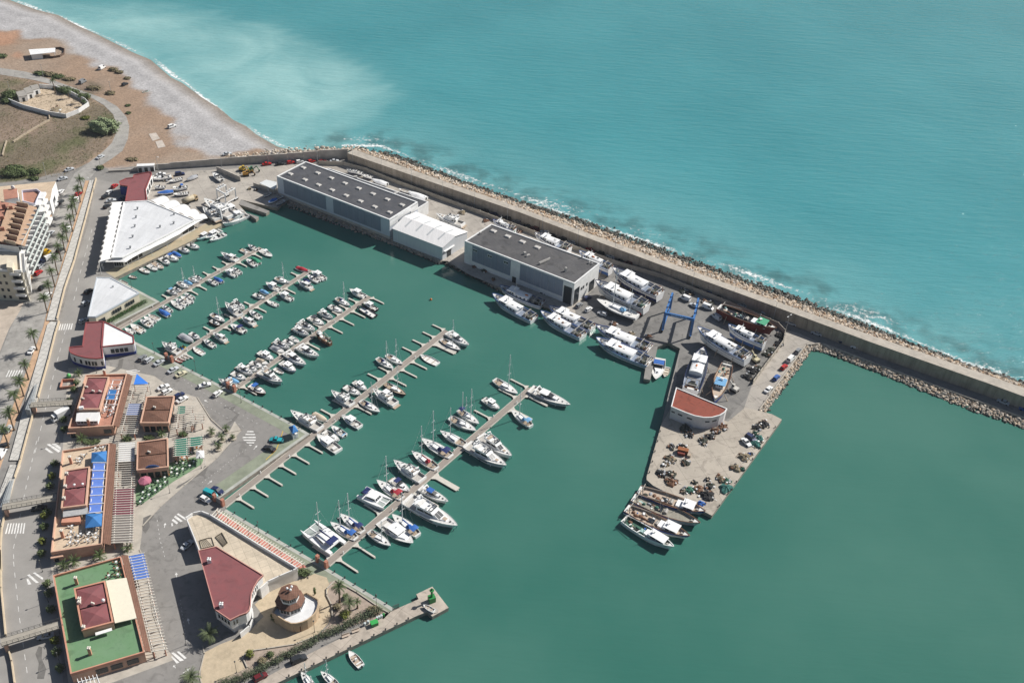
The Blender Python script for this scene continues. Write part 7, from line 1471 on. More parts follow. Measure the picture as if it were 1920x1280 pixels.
for i,(x,y) in enumerate([(580,140),(660,172),(755,208),(850,243),(945,280),(1040,318),(1130,352),(1335,425)]):
    p=kG(x,y,1.6); q=kG(x+10,y+3.8,1.6); d=(q-p).normalized(); car(['sedan','hatch'][i%2],sc2[i],p-d*2,p+d*2,f'{ {"silver":"silver","maroon":"dark red","dark":"black","blue":"blue"}[sc2[i]]} car, {ORD[i]} under the sea wall from the trawlers ashore','cars along the sea wall')
cars(kG,[((1590,505,1510,478),'van','silver','pale blue van on the mole road behind the red-hulled ship'),((800,345,888,382),'van','white','white van in the shipyard above the blue hoist'),((878,405,962,440),'hatch','silver','silver car beside the right leg of the blue hoist'),((1078,455,998,425),'van','white','white van right of the blue hoist'),((1068,492,1152,555),'van','silver','pale blue van beside the stern of the rust-red ship'),((95,478,172,508),'hatch','white','white car under the bow of the dry sailing yacht')],'vehicles in the shipyard')
cars(kF,[((1215,865,1160,890),'hatch','navy','dark blue car beside the dark warehouse corner door'),((1142,920,1080,972),'hatch','grey','grey car in front of the dark warehouse door'),((1235,960,1165,1008),'hatch','white','white car beside the grey one at the warehouse corner')],'vehicles in the shipyard')
cars(kV,[((275,230,345,255),'sedan','silver','silver car in the shade where the mole road meets the ramp'),((450,300,520,325),'sedan','silver','pale saloon in shade before the mole road parapet'),((590,342,665,372),'suv','navy','dark blue car deep in the sea wall shade'),((720,398,800,415),'suv','white','white off-roader on the open mole road'),((1740,772,1812,802),'sedan','silver','silver car alone on the far right mole road'),((1898,830,1960,850),'sedan','blue','blue car cut by the right edge on the mole road')],'cars along the sea wall')
cars(kV,[((378,410,335,458),'hatch','grey','grey car, uppermost on the ramp down to the pier'),((330,468,280,515),'van','white','white van on the ramp below the grey car'),((278,528,238,565),'hatch','red','red car on the ramp'),((226,598,185,640),'hatch','blue','blue car on the ramp below the red one'),((172,680,128,722),'sedan','white','white car, lowest on the ramp by the gate')],'cars on the pier ramp')
cars(kH,[((1028,465,965,405),'sedan','white','white car parked among the nets on the pier'),((1068,430,998,382),'suv','navy','navy van next to the white car on the pier')],'cars on the pier')
# tank lorry in the boatyard
p,q=kE(1015,425,2.6),kE(870,488,2.6); d=p-q; L=d.length; m=(p+q)/2; T=thing('tank_lorry','lorry with a long beige tank parked behind the market hall','truck',(m.x,m.y,1.5),math.atan2(d.y,d.x))
mb=MB(); mb.cyl((-L*.48,0,2.0),(L*.22,0,2.0),1.15,n=14); part(T,'tank',mb,mat('beige_tank',(.45,.39,.28),.6,.25,1),True,False)
bt=frus(L*.26,L*.46,1.1,1.05,.6,2.6,.25,0,.08); mb=MB(); fmesh(mb,bt); part(T,'cab',mb,mat('tan_cab',(.45,.34,.2),.5),False,False); win(T,bt,'fore',.08,.92,.5,.92,'windscreen'); win(T,bt,'port',.2,.85,.5,.9); win(T,bt,'star',.2,.85,.5,.9)
mb=MB(); mb.box((0,0,.75),(L*.9,1.0,.25)); part(T,'chassis',mb,BLACK,False,False)
for x in (-L*.38,-L*.26,L*.36):
    for y in (-1,1): mb=MB(); mb.cyl((x,y-.15,.48),(x,y+.15,.48),.48,n=12); part(T,'wheel',mb,TYRE,False,False)
# ================================================================ plants
LEAFD=mat('palm_leaf',(.05,.085,.022),.6,.35,2,col2=(.085,.12,.04)); TRUNK=mat('palm_trunk',(.17,.125,.085),.9,.3,4,bump=.4); LEAF=mat('shrub_leaf',(.06,.10,.03),.7,.4,1.2,col2=(.13,.155,.065)); LEAF2=mat('dry_leaf',(.26,.22,.13),.8,.4,1.2); LEAF3=mat('yellow_green_leaf',(.15,.17,.03),.7,.3,1.5); REED=mat('cane_leaf',(.22,.28,.14),.75,.4,1,col2=(.28,.33,.19))
def palm_crown(seed,nf,flen,droop,name='crown'):
    r=random.Random(seed); mb=MB()
    for i in range(nf):
        a=i*2.399+r.uniform(-.2,.2); el=math.radians(r.uniform(-15,75)); ln=flen*r.uniform(.8,1.1); pts=[]; p=Vector((0,0,0)); e=el; n=7
        for j in range(n+1):
            pts.append(p.copy()); p=p+Vector((math.cos(a)*math.cos(e),math.sin(a)*math.cos(e),math.sin(e)))*(ln/n); e-=droop*(.10+.05*j)*r.uniform(.8,1.2)
        sd=Vector((-math.sin(a),math.cos(a),0))
        for j in range(n):
            w0=.48*flen/3*math.sin(math.pi*(.12+.80*j/n)); w1=.48*flen/3*math.sin(math.pi*(.12+.80*(j+1)/n))
            for s in (1,-1):
                for q in range(2):   # leaflets as separate blades with gaps
                    f0,f1=j+q*.5,j+q*.5+.33; c0=pts[j].lerp(pts[j+1],q*.5); c1=pts[j].lerp(pts[j+1],q*.5+.33); ww=lerp(w0,w1,q*.5)
                    t_=(pts[j+1]-pts[j]).normalized(); tip=c1+sd*s*ww+t_*ww*.45-Vector((0,0,ww*.35))
                    mb.add([c0,c1,tip],[(0,1,2) if s>0 else (0,2,1)])
            mb.bar(pts[j],pts[j+1],.035,.03)
    return mb
PALMC=[palm_crown(s,44,3.0,1.0).mesh('crown',LEAFD) for s in (1,2,3)]
PALMS=[palm_crown(s,30,2.5,.8).mesh('crown',LEAFD) for s in (11,12)]
PALMG=[palm_crown(s,48,3.3,.9).mesh('crown',mat('silver_palm_leaf',(.12,.15,.07),.6,.3,2)) for s in (21,22)]
def trunk_mesh(h,r0=.26,r1=.18):
    mb=MB(); n=7; V=[]; k=9
    for j in range(k+1):
        z=h*j/k; rr=lerp(r0,r1,j/k)*(1.0 if j%2 else 1.1); 
        if j==0: rr*=1.35
        for i in range(n): a=6.283*i/n; V.append((rr*math.cos(a)+.12*math.sin(j*.5),rr*math.sin(a),z))
    mb.add(V,[(j*n+i,j*n+(i+1)%n,(j+1)*n+(i+1)%n,(j+1)*n+i) for j in range(k) for i in range(n)])
    for i in range(12): a=i*2.4; mb.add([(.15*math.cos(a),.15*math.sin(a),h-.1),(.34*math.cos(a+.2),.34*math.sin(a+.2),h-.55-.2*(i%3)),(.2*math.cos(a+.5),.2*math.sin(a+.5),h-.2)],[(0,1,2)])
    return mb.mesh('trunk',TRUNK)
_tm={}
def palm(p,h,label,group,kind='tall',sc_=1.0,name='palm_tree'):
    hk=round(h*2)/2
    if hk not in _tm: _tm[hk]=trunk_mesh(hk)
    T=thing(name,label,'palm tree',tuple(p),R_.random()*6.28,group); o=bpy.data.objects.new('trunk',_tm[hk]); COL.objects.link(o); o.parent=T
    c=bpy.data.objects.new('crown',R_.choice({'tall':PALMC,'short':PALMS,'silver':PALMG}[kind])); COL.objects.link(c); c.parent=T; c.location=(.1,0,hk-.05); c.rotation_euler=(0,0,R_.random()*6.28); c.scale=(sc_,)*3
    return T
PL=[(k1,a) for a in ((620,285),(603,357),(575,447),(560,497),(545,577),(512,652),(492,732),(460,795),(437,898),(412,988),(388,1083),(357,1182))]+[(k2,a) for a in ((318,347),(245,602),(203,742),(165,882),(123,1032),(75,1182))]
for i,(k_,a) in enumerate(PL): palm(k_(*a,1.6),7.5+R_.uniform(-.6,.8),f'tall date palm on the tan pavement, {ORD[i]} from the top of the avenue','palms along the avenue','tall',R_.uniform(.82,1.0))
palm(kR(1258,548,1.5),6.5,'tallest palm in the gravel garden beside the lookout pavilion','garden palms','tall',.85); palm(kR(1410,692,1.5),4.0,'spreading silvery palm in the gravel garden','garden palms','silver',.8); palm(kR(1520,636,1.5),3.0,'small dark palm at the right of the gravel garden','garden palms','short',.6)
palm(kT(262,962,1.5),3.0,'big silvery palm in the shade of the yacht club corner','garden palms','silver',1.0); palm(kT(140,1250,1.5),2.5,'silvery palm at the lower edge below the yacht club road','garden palms','silver',.95)
def leafcloud(mb,c,r,n,size,rnd,mi=0,nm=1):
    for i in range(n):
        u=Vector((rnd.gauss(0,1),rnd.gauss(0,1),rnd.gauss(0,1))).normalized(); k=rnd.random()**.33; bump=1+.22*math.sin(u.x*5+u.y*7+c[0])+.15*math.sin(u.z*9+c[1])
        p=Vector((c[0]+u.x*r[0]*k*bump,c[1]+u.y*r[1]*k*bump,c[2]+u.z*r[2]*k*bump))
        if p.z<c[2]-r[2]*.95: continue
        a=Vector((rnd.gauss(0,1),rnd.gauss(0,1),rnd.gauss(0,.6))).normalized(); b=a.cross(u+Vector((.1,.2,.3))).normalized(); s=size*rnd.uniform(.6,1.3)
        mb.add([p-a*s,p+b*s*.6,p+a*s,p-b*s*.6],[(0,1,2,3)],mi if nm==1 else rnd.randrange(nm))
    return mb
def shrub(p,r,label,group=None,m=None,n=None,name='shrub',size=.16,cat='shrub'):
    rnd=random.Random(int(p.x*13+p.y*7)); T=thing(name,label,cat,tuple(p),0,group); n=n or int(260*max(.5,(r[0]*r[1])**.5)); mb=MB()
    leafcloud(mb,(0,0,r[2]*.95),r,n,size*1.3,rnd); 
    for i in range(4): a=rnd.random()*6.28; leafcloud(mb,(r[0]*.5*math.cos(a),r[1]*.5*math.sin(a),r[2]*rnd.uniform(.7,1.2)),(r[0]*.55,r[1]*.55,r[2]*.6),n//4,size*1.3,rnd)
    part(T,'foliage',mb,m or LEAF,False,False)
    mb=MB(); 
    for i in range(3): a=i*2.1; mb.cyl((0,0,0),(r[0]*.35*math.cos(a),r[1]*.35*math.sin(a),r[2]*.9),.07,.03,5)
    part(T,'stem',mb,TRUNK,False,False); return T
# planter palms on the restaurant paving
PLT=mat('planter_stone',(.50,.44,.36),.85,.15,1)
def planter(p,r,label):
    T=thing('planter',label,'planter',tuple(p)); mb=MB(); mb.cyl((0,0,0),(0,0,.45),r*.9,r,14); part(T,'bowl',mb,PLT,False,False); mb=MB(); leafcloud(mb,(0,0,.42),(r*.85,r*.85,.25),160,.14,random.Random(int(p.x*5))); part(T,'ground_cover',mb,LEAF,False,False)
for i,(x,y) in enumerate(((620,990),(795,960),(748,1062),(705,1165),(875,1040))):
    p=kL(x,y,1.515); planter(p,1.25 if i!=1 else .95,['round stone planter beside the white pergola end','small round planter nearest the kerb','round planter in the middle of the palm group','round planter lowest of the palm group','round planter nearest the hatched road island'][i])
    palm(Vector((p.x,p.y,1.9)),1.0 if i==4 else 1.6,['young palm in the planter beside the white pergola','young palm in the small planter by the kerb','young palm in the middle planter','young palm in the lowest planter','stunted palm in the planter nearest the road island'][i],'planter palms','short',.72 if i!=4 else .5)
for k_,x,y,s,lb in ((k6,245,1080,.9,'young palm on a grass mound between the first pergola and the second restaurant'),(k6,800,1010,.85,'young palm between the two brown pavilions'),(k6,1130,1010,.6,'young palm on the mound above the green striped pergola'),(k5,375,1265,1.0,'palm below the first restaurant front wall'),(k5,325,205,.8,'palm at the upper corner of the first restaurant'),(k3,905,1090,1.0,'palm below the second restaurant, near the pergola'),(k3,1150,1020,.9,'palm at the lower end of the grey reed pergola'),(k4,570,260,.9,'palm above the green terrace, left one'),(k4,665,225,.95,'palm above the green terrace, second from left')):
    palm(k_(x,y,1.52),1.6,lb,'young palms by the restaurants','short',s)
for k_,x,y,rx,lb in ((k6,250,1060,1.6,'low green mound under a palm beside the first pergola'),(k6,600,1035,2.2,'long green bed between the first pavilion and the second'),(k6,1140,985,1.7,'low green mound above the green striped pergola'),(k3,860,40,1.5,'green bed at the top of the second restaurant'),(k2,780,1140,3.0,'green planting strip above the second restaurant')):
    shrub(k_(x,y,1.5),(rx,rx*.6,.45),lb,'green beds by the restaurants',None,260,'planting_bed')
WS=[(k2,660,640),(k2,640,700),(k2,600,800),(k2,585,850),(k2,545,960),(k2,555,1040),(k3,495,250),(k3,475,365),(k3,455,455),(k3,430,690),(k3,405,720),(k3,400,820),(k3,385,950),(k3,380,1060),(k4,425,415),(k4,440,500),(k4,455,640),(k4,495,920),(k4,505,1020),(k4,540,1160)]
for i,(k_,x,y) in enumerate(WS): shrub(k_(x,y,1.5),(1.25,1.25,1.05),f'bushy shrub on the road side of the restaurants, {ORD[i]} from the top','shrubs along the restaurant walls',LEAF3 if i in(7,10,12,17) else LEAF,300)
hg=thing('hedge','clipped green hedge strip beside the cream clubhouse','hedge',tuple(kA(180,755,1.5))); mb=MB(); a,b=kA(5,845,1.5),kA(330,668,1.5); u=b-a
for i in range(26): p=a+u*(i/25); leafcloud(mb,(p.x,p.y,2.0),(1.3,1.3,.7),110,.16,random.Random(i))
part(hg,'foliage',mb,mat('lawn_green_leaf',(.04,.10,.02),.8,.3,1))
# oleander hedge along the jetty
a=[kT(*q,1.5) for q in ((330,1262),(500,1210),(640,1130),(800,1050),(950,970),(1100,900),(1250,830),(1400,765))]
f=along(a); hg=thing('hedge','long loose oleander hedge between the gravel garden and the jetty','hedge',tuple(f(.5))); mb=MB(); rnd=random.Random(5)
for i in range(62):
    p=f(i/61); s=rnd.uniform(.7,1.2); leafcloud(mb,(p.x+rnd.uniform(-.5,.5),p.y+rnd.uniform(-.5,.5),1.5+1.0*s),(1.35*s,1.35*s,1.1*s),150,.17,rnd,0,2)
part(hg,'foliage',mb,[mat('oleander_leaf',(.055,.088,.04),.7,.4,1,col2=(.10,.125,.07)),mat('grey_green_leaf',(.11,.125,.075),.8,.3,1)])
for x,y,r,lb,m in ((1335,770,(1.6,1.6,1.3),'round yellow-green bush in the gravel garden',LEAF3),(1215,640,(1.2,1.0,.8),'reddish low shrub beside the garden path',LEAF2),(1340,490,(.9,.9,1.0),'dark small shrub under the silvery palm',LEAF),(885,430,(.35,.35,1.6),'thin dark cypress beside the lookout terrace',LEAF),(270,810,(1.0,1.0,1.3),'dark bush at the foot of the lookout pavilion',LEAF),(460,880,(.9,.9,1.6),'dark climbing shrub at the lookout pavilion door',LEAF)): shrub(kR(x,y,1.5),r,lb,None,m,420 if r[0]>1.5 else None)
for x,y,r,lb,m in ((530,1065,(1.1,1.1,1.1),'green shrub in the lower gravel bed',LEAF3),(665,1062,(1.1,.9,.7),'flat shrub with pale stone in the lower gravel bed',LEAF),(610,1110,(1.3,1.2,.9),'dry pale shrub beside the lower hedge',LEAF2),(1350,770,(1.8,1.5,1.0),'grey dry bush at the end of the hedge',LEAF2)): shrub(kT(x,y,1.5),r,lb,None,m)
sh=kT(880,520,1.5); shrub(sh,(2.6,1.3,1.0),'green shrubs with a life ring beside the yacht club pergola end',None,LEAF,700)
# countryside
shrub(k0(790,985,1.45),(6.8,5.0,3.0),'large pale green cane thicket in the inner bend of the country road',None,REED,5200,'cane_thicket',.34)
for k_,x,y,r,lb,m in ((ka,215,225,(7,3.2,2.6),'wide dark shrub behind the beige-roofed shed',LEAF),(ka,520,205,(3.0,2.0,2.0),'smaller dark shrub behind the beige-roofed shed',LEAF),(ka,510,292,(2.0,1.4,1.0),'low green shrub above the beige roof',LEAF),(k0,300,560,(3.0,2,1.4),'dark scrub at the left end of the roadside strip',LEAF),(k0,370,565,(3.2,2,1.3),'olive scrub in the roadside strip',LEAF2),(k0,440,580,(3.0,2,1.2),'olive scrub right of the roadside palm',LEAF),(k0,520,600,(3.0,1.8,1.0),'thin scrub in the roadside strip',LEAF2),(k0,700,670,(3.2,2,1.3),'grey scrub at the right end of the roadside strip',LEAF2),(k0,828,705,(2.2,1.6,1.2),'lone grey bush at the foot of a pole',LEAF2),(k0,850,530,(2.2,1.6,1.3),'brown bush beside the camper van',LEAF2),(k0,895,548,(2.0,1.4,1.0),'brown bush right of the camper van bush',LEAF2),(k0,955,592,(1.5,1.2,.8),'small brown bush at the shingle edge',LEAF2),(k0,960,795,(1.2,1.0,.6),'tiny bush on the dirt near the road bend',LEAF),(k0,962,852,(1.2,1.0,.6),'tiny bush on the dirt below another',LEAF),(k0,80,735,(4.0,3.2,3.2),'dark tree left of the white villa',LEAF),(k0,50,770,(2.5,2,1.8),'dark bush below the villa tree',LEAF),(k0,490,695,(3.5,2.6,2.8),'dark green tree inside the villa wall',LEAF),(k0,640,745,(2.6,2.0,3.0),'dark tree at the corner of the villa wall',LEAF),(k0,560,700,(2.4,1.8,1.6),'green bush along the villa wall',LEAF),(k0,430,670,(2.4,1.6,1.4),'green bush at the top of the villa wall',LEAF),(k0,990,1200,(2.4,1.4,.8),'dry bush at the root of the retaining wall',LEAF2),(k0,750,1268,(1.6,1.4,1.4),'bush at the foot of the road sign pole',LEAF),(k0,110,1268,(3.5,2.2,1.6),'dark bush at the left edge of the field',LEAF),(k0,640,890,(2,1.6,.9),'low green bush below the villa wall',LEAF3),(k0,10,430,(3,2,1.4),'scrub at the left edge by the beach hut',LEAF)): shrub(k_(x,y,1.45),(r[0]*1.1,r[1]*1.1,r[2]*.62),lb,'scrub in the fields',m,None if r[0]<4 else 1600,'shrub',.26)
for x,y,h,s,lb in ((415,702,7.5,.7,'single tall palm beside the villa and country road'),(520,740,4,.7,'palm inside the villa garden wall'),(612,775,4.5,.75,'palm at the right corner of the villa garden'),(635,800,3.0,.6,'lower palm beside the villa corner palm')): palm(k0(x,y,1.45),h,lb,'palms at the villa','tall',s)
# dry grass tufts in the field: nobody could count them
rnd=random.Random(9); mb=MB(); gp=GRASS; xs=[p.x for p in gp]; ys=[p.y for p in gp]; pts=np.array([[rnd.uniform(min(xs),max(xs)),rnd.uniform(min(ys),max(ys))] for _ in range(9000)]); ok=inside(pts[:,0],pts[:,1],gp)
for (x,y),o_ in zip(pts,ok):
    if not o_ or x<-330: continue
    mi=0 if vnoise(np.array([x-30]),np.array([y+60]),15)[0]<.1 else 1
    for i in range(3):
        a=rnd.random()*6.28; s=rnd.uniform(.25,.6); mb.add([(x,y,1.4),(x+math.cos(a)*s,y+math.sin(a)*s,1.45+s*.5),(x+math.cos(a+.7)*s*.9,y+math.sin(a+.7)*s*.9,1.45+s*.35)],[(0,1,2)],mi)
struct('dry_grass',mb,[mat('straw',(.22,.17,.09),.9,.3,.5),mat('field_green',(.10,.12,.04),.9,.3,.5)],'stuff'); tag(bpy.data.objects['dry_grass'],'tufts of dry grass covering the field','grass')
# ================================================================ plaza and garden by the yacht club
sheet('stone_plaza',[(200,1180),(210,1090),(225,1040),(330,985),(500,920),(620,800),(560,720),(690,590),(850,560),(960,515),(1040,540),(1065,600),(1040,660),(1075,730),(1070,800),(1050,850),(980,920),(830,985),(640,1015),(510,1035),(480,1080),(510,1140),(400,1200),(230,1262),(200,1262)],TANP,1.520,kT)
GRAV=mat('garden_gravel',(.37,.30,.245),.95,.25,.8,bump=.2)
sheet('gravel_garden',[(1060,570),(1100,560),(1450,770),(1400,800),(1100,900),(960,960),(1050,860),(1078,800),(1080,730),(1045,660)],GRAV,1.523,kT)
sheet('gravel_garden',[(480,1080),(510,1035),(640,1018),(830,990),(960,940),(800,1055),(640,1135),(500,1215),(380,1262),(240,1262),(400,1202),(510,1140)],GRAV,1.523,kT)
KERB=mat('kerb_stone',(.44,.40,.34),.85,.2,1)
def kerb(pts,k,label,h=.14,t=.3,m=None): return low_wall('kerb',pts,1.5,1.5+h+.02,t,m or KERB,label,k)
kerb([(1090,570),(1040,620),(1040,660),(1075,730),(1078,800)],kT,'curved stone kerb of the gravel garden beside the lookout',.4); kerb([(480,1082),(512,1034),(640,1016),(830,987),(960,935)],kT,'long kerb of the lower gravel bed below the lookout',.3); kerb([(482,1080),(510,1140)],kT,'short kerb at the left end of the lower gravel bed',.35); kerb([(210,1260),(190,1185),(225,1050),(215,1000)],kT,'curved kerb between the plaza and the yacht club road')
kerb([(1105,565),(1240,640),(1395,745),(1450,775)],kT,'straight kerb between the gravel garden and the quay edge paving',.3)
kerb([(268,985),(300,950),(345,910),(405,860),(452,806),(425,812),(395,785),(370,745)],None,'pale kerb round the cafe paving tip'); kerb([(262,1030),(275,1060),(287,1150),(312,1215)],None,'pale kerb beside the pergola of the green terrace building')
# ================================================================ road markings
RM=mat('road_paint',(.74,.73,.70),.7,.25,1.5); RMY=mat('yellow_road_paint',(.62,.42,.05),.7,.2,1.5); RMR=mat('faded_pink_crossing',(.40,.27,.24),.85,.15,1)
def marks(name,quads,m,k=None,z=1.528):
    par=None
    for q in quads: mb=MB(); mb.sheet(P(q,z,k)); o=struct(name,mb,m)
def stripes(a,b,c,d,n,f=.5):
    """n stripes between edge a-b and edge d-c"""
    o=[]
    L=lambda p,q,t:(p[0]+(q[0]-p[0])*t,p[1]+(q[1]-p[1])*t)
    for i in range(n): t0=i/n; t1=t0+f/n; o.append([L(a,b,t0),L(a,b,t1),L(d,c,t1),L(d,c,t0)])
    return o
marks('crossing_stripe',stripes((515,125),(635,120),(622,172),(500,178),6),RM,k2); marks('crossing_stripe',stripes((75,520),(210,520),(185,575),(48,578),6),RM,k2); marks('crossing_stripe',stripes((70,770),(240,768),(228,862),(45,865),7),RM,k3)
marks('hatch_stripe',[[(400,1155),(425,1150),(520,1210),(500,1225)],[(440,1150),(480,1150),(522,1180),(520,1205)],[(385,1195),(395,1180),(460,1228),(430,1228)]],RM,k2)
marks('hatch_stripe',[[(240,320),(262,312),(345,385),(320,390)],[(290,300),(312,295),(385,345),(378,362)],[(235,355),(250,352),(280,400),(248,405)]],RM,k4)
marks('hatch_stripe',[[(1050,945),(1120,945),(1125,958),(1040,958)],[(1030,980),(1138,980),(1142,992),(1020,992)],[(1000,1015),(1148,1015),(1150,1028),(985,1028)],[(995,1045),(1150,1048),(1145,1062),(1010,1060)],[(1030,1078),(1135,1080),(1125,1093),(1045,1090)],[(1065,1108),(1110,1110),(1090,1122),(1080,1122)]],RM,kL)
marks('hatch_stripe',[[(1545,745),(1560,730),(1605,765),(1590,778)],[(1565,715),(1580,700),(1645,750),(1625,760)],[(1590,690),(1605,680),(1680,728),(1670,742)],[(1540,775),(1550,765),(1560,790),(1545,798)]],RM,k3)
marks('hatch_stripe',[[(1520,1010),(1545,1005),(1635,1075),(1600,1085)],[(1570,1000),(1590,995),(1660,1055),(1640,1065)],[(1520,1045),(1530,1040),(1595,1095),(1570,1105)]],RM,k4); marks('hatch_stripe',[[(1080,130),(1240,105),(1270,112),(1085,145)],[(1090,160),(1290,125),(1310,133),(1095,175)],[(1100,190),(1270,165),(1250,178),(1120,200)]],RM,k5)
def arrow(p,q,k):
    a,b=k(*p,1.528),k(*q,1.528); u=(b-a).normalized(); v=Vector((-u.y,u.x,0)); L=(b-a).length
    mb=MB(); mb.quad(a-v*.09,a+v*.09,b-u*L*.4+v*.09,b-u*L*.4-v*.09); mb.add([b,b-u*L*.45+v*.42,b-u*L*.45-v*.42],[(0,1,2)]); struct('road_arrow',mb,RM)
for p,q,k in (((575,600),(530,572),kL),((1125,1165),(1168,1115),kL),((1275,855),(1345,800),k8),((1480,810),(1488,765),k3),((1570,345),(1565,295),k4),((1680,755),(1668,700),k4),((1625,1190),(1690,1145),k4),((1560,1145),(1540,1120),k4)): arrow(p,q,k)
def dashes(pts,k,n,w_=.14,f=.45,name='lane_dash'):
    ln=along(P(pts,1.526,k))
    for i in range(n): a,b=ln(i/n),ln((i+f)/n); u=(b-a).normalized(); v=Vector((-u.y,u.x,0))*w_/2; mb=MB(); mb.quad(a-v,b-v,b+v,a+v); struct(name,mb,RM)
dashes([(690,560),(600,890),(545,1130)],k1,9); dashes([(560,180),(520,330),(450,600),(375,910),(330,1110),(285,1280)],k2,13); dashes([(330,30),(235,440),(120,1000),(125,1140)],k3,13); dashes([(120,200),(170,680),(215,1000),(250,1250)],k4,10)
dashes([(20,360),(270,490),(560,655),(830,800),(1040,915)],kL,22,.12,.2,'bay_mark'); dashes([(120,205),(380,400),(640,560),(840,670),(1020,770),(1210,880)],kL,22,.12,.2,'bay_mark'); dashes([(1030,1165),(880,1270),(700,1420),(480,1580)],kL,16,.12,.25,'bay_mark')
dashes([(1415,740),(1440,920),(1490,1100)],k3,9,.12,.35,'bay_mark'); dashes([(1600,540),(1640,800),(1680,1000)],k4,14,.12,.25,'bay_mark')
a=along(P([(1475,945),(1435,1070),(1390,1180),(1270,1290)],1.53,kL)); mb=MB()
for i in range(16): p,q=a(i/16),a((i+1)/16); u=(q-p).normalized(); v=Vector((-u.y,u.x,0))*.12; mb.quad(p-v,q-v,q+v,p+v)
struct('yellow_kerb_line',mb,RMY)
WET=mat('damp_asphalt',(.165,.157,.146),.7,.25,.8)
for k,q in ((kL,((790,655),(850,660),(910,648),(870,700),(955,745),(900,820),(820,890),(750,890),(850,820),(920,745),(850,690))),(k8,((790,930),(830,880),(940,820),(1080,730),(1180,670),(1230,580),(1290,590),(1260,650),(1230,720),(1270,760),(1230,775),(1190,720),(1080,760),(930,850),(850,910))),(k3,((1290,720),(1350,695),(1390,700),(1340,760),(1350,800),(1310,860),(1280,830))),(k4,((345,950),(375,960),(370,1060),(410,1150),(390,1240),(330,1240),(345,1100),(315,1020))),(k2,((1020,430),(1060,420),(1045,500),(1000,530),(930,545),(1010,490)))):
    sheet('wet_patch',q,WET,1.5245,k,'stuff')
for o_ in [o for o in COL.objects if o.name.startswith('wet_patch')]: tag(o_,'dark damp patch on the asphalt','puddle')
STN=mat('oil_stain',(.16,.15,.135),.8,.3,1)
# ================================================================ footbridges
DGREY=mat('dark_railing',(.09,.09,.085),.6); DECKB=mat('bridge_deck',(.36,.33,.28),.85,.2,.6)
def bridge(label,a,b,w_,z):
    u=(b-a).normalized(); u.z=0; v=Vector((-u.y,u.x,0)); m=(a+b)/2; ang=math.atan2(u.y,u.x); L=(b-a).length; T=thing('footbridge',label,'bridge',(m.x,m.y,Z0))
    mb=MB(); mb.box((m.x,m.y,z-.2),(L,w_,.4),ang); part(T,'deck',mb,DECKB)
    for s in (1,-1):
        c=m+v*s*(w_/2-.06); mb=MB(); mb.box((c.x,c.y,z+1.05),(L,.07,.07),ang); mb.box((c.x,c.y,z+.55),(L,.05,.05),ang); part(T,'handrail',mb,DGREY)
        n=int(L/1.3)
        for i in range(n+1): p=a+u*(L*i/n)+v*s*(w_/2-.06); mb=MB(); mb.box((p.x,p.y,z+.52),(.08,.08,1.04),ang); part(T,'baluster',mb,DGREY)
    for t in (.05,): p=a+u*(L*t); mb=MB(); mb.box((p.x,p.y,(Z0+z-.4)/2),(.8,w_*.8,z-.4-Z0),ang); part(T,'pier',mb,SALM2)
    return T
bridge('grey footbridge over the quay road to the first restaurant',k2(262,815,5.0),k2(660,790,5.0),2.6,5.0); bridge('grey footbridge over the quay road to the second restaurant',k3(20,622,5.0),k3(510,535,5.0),2.6,5.0); bridge('grey footbridge over the quay road to the green terrace building',k4(10,915,5.0),k4(560,748,5.0),2.6,5.0)
def stair(label,q,k,z):
    pts=[k(*p,0) for p in q]; a,b=k(*q[0],1.95),k(*q[1],1.95); c,d=k(*q[2],z),k(*q[3],z); T=thing('access_ramp',label,'ramp',tuple((a+b)/2)); T.location.z=1.95
    mb=MB(); mb.add([a,b,c,d,(c.x,c.y,1.95),(d.x,d.y,1.95)],[(0,1,2,3),(1,4,2),(0,3,5),(3,2,4,5)]); part(T,'ramp',mb,mat('grey_ramp',(.30,.32,.33),.8,.15,1))
    for s,e in ((a,d),(b,c)): mb=MB(); mb.bar(Vector(s)+Vector((0,0,.95)),Vector(e)+Vector((0,0,.95)),.07,.07); part(T,'handrail',mb,DGREY)
stair('grey stair ramp climbing to the first footbridge',((300,640),(318,650),(255,860),(215,855)),k2,5.0); stair('grey stair ramp climbing to the second footbridge',((85,385),(118,388),(45,620),(2,625)),k3,5.0)
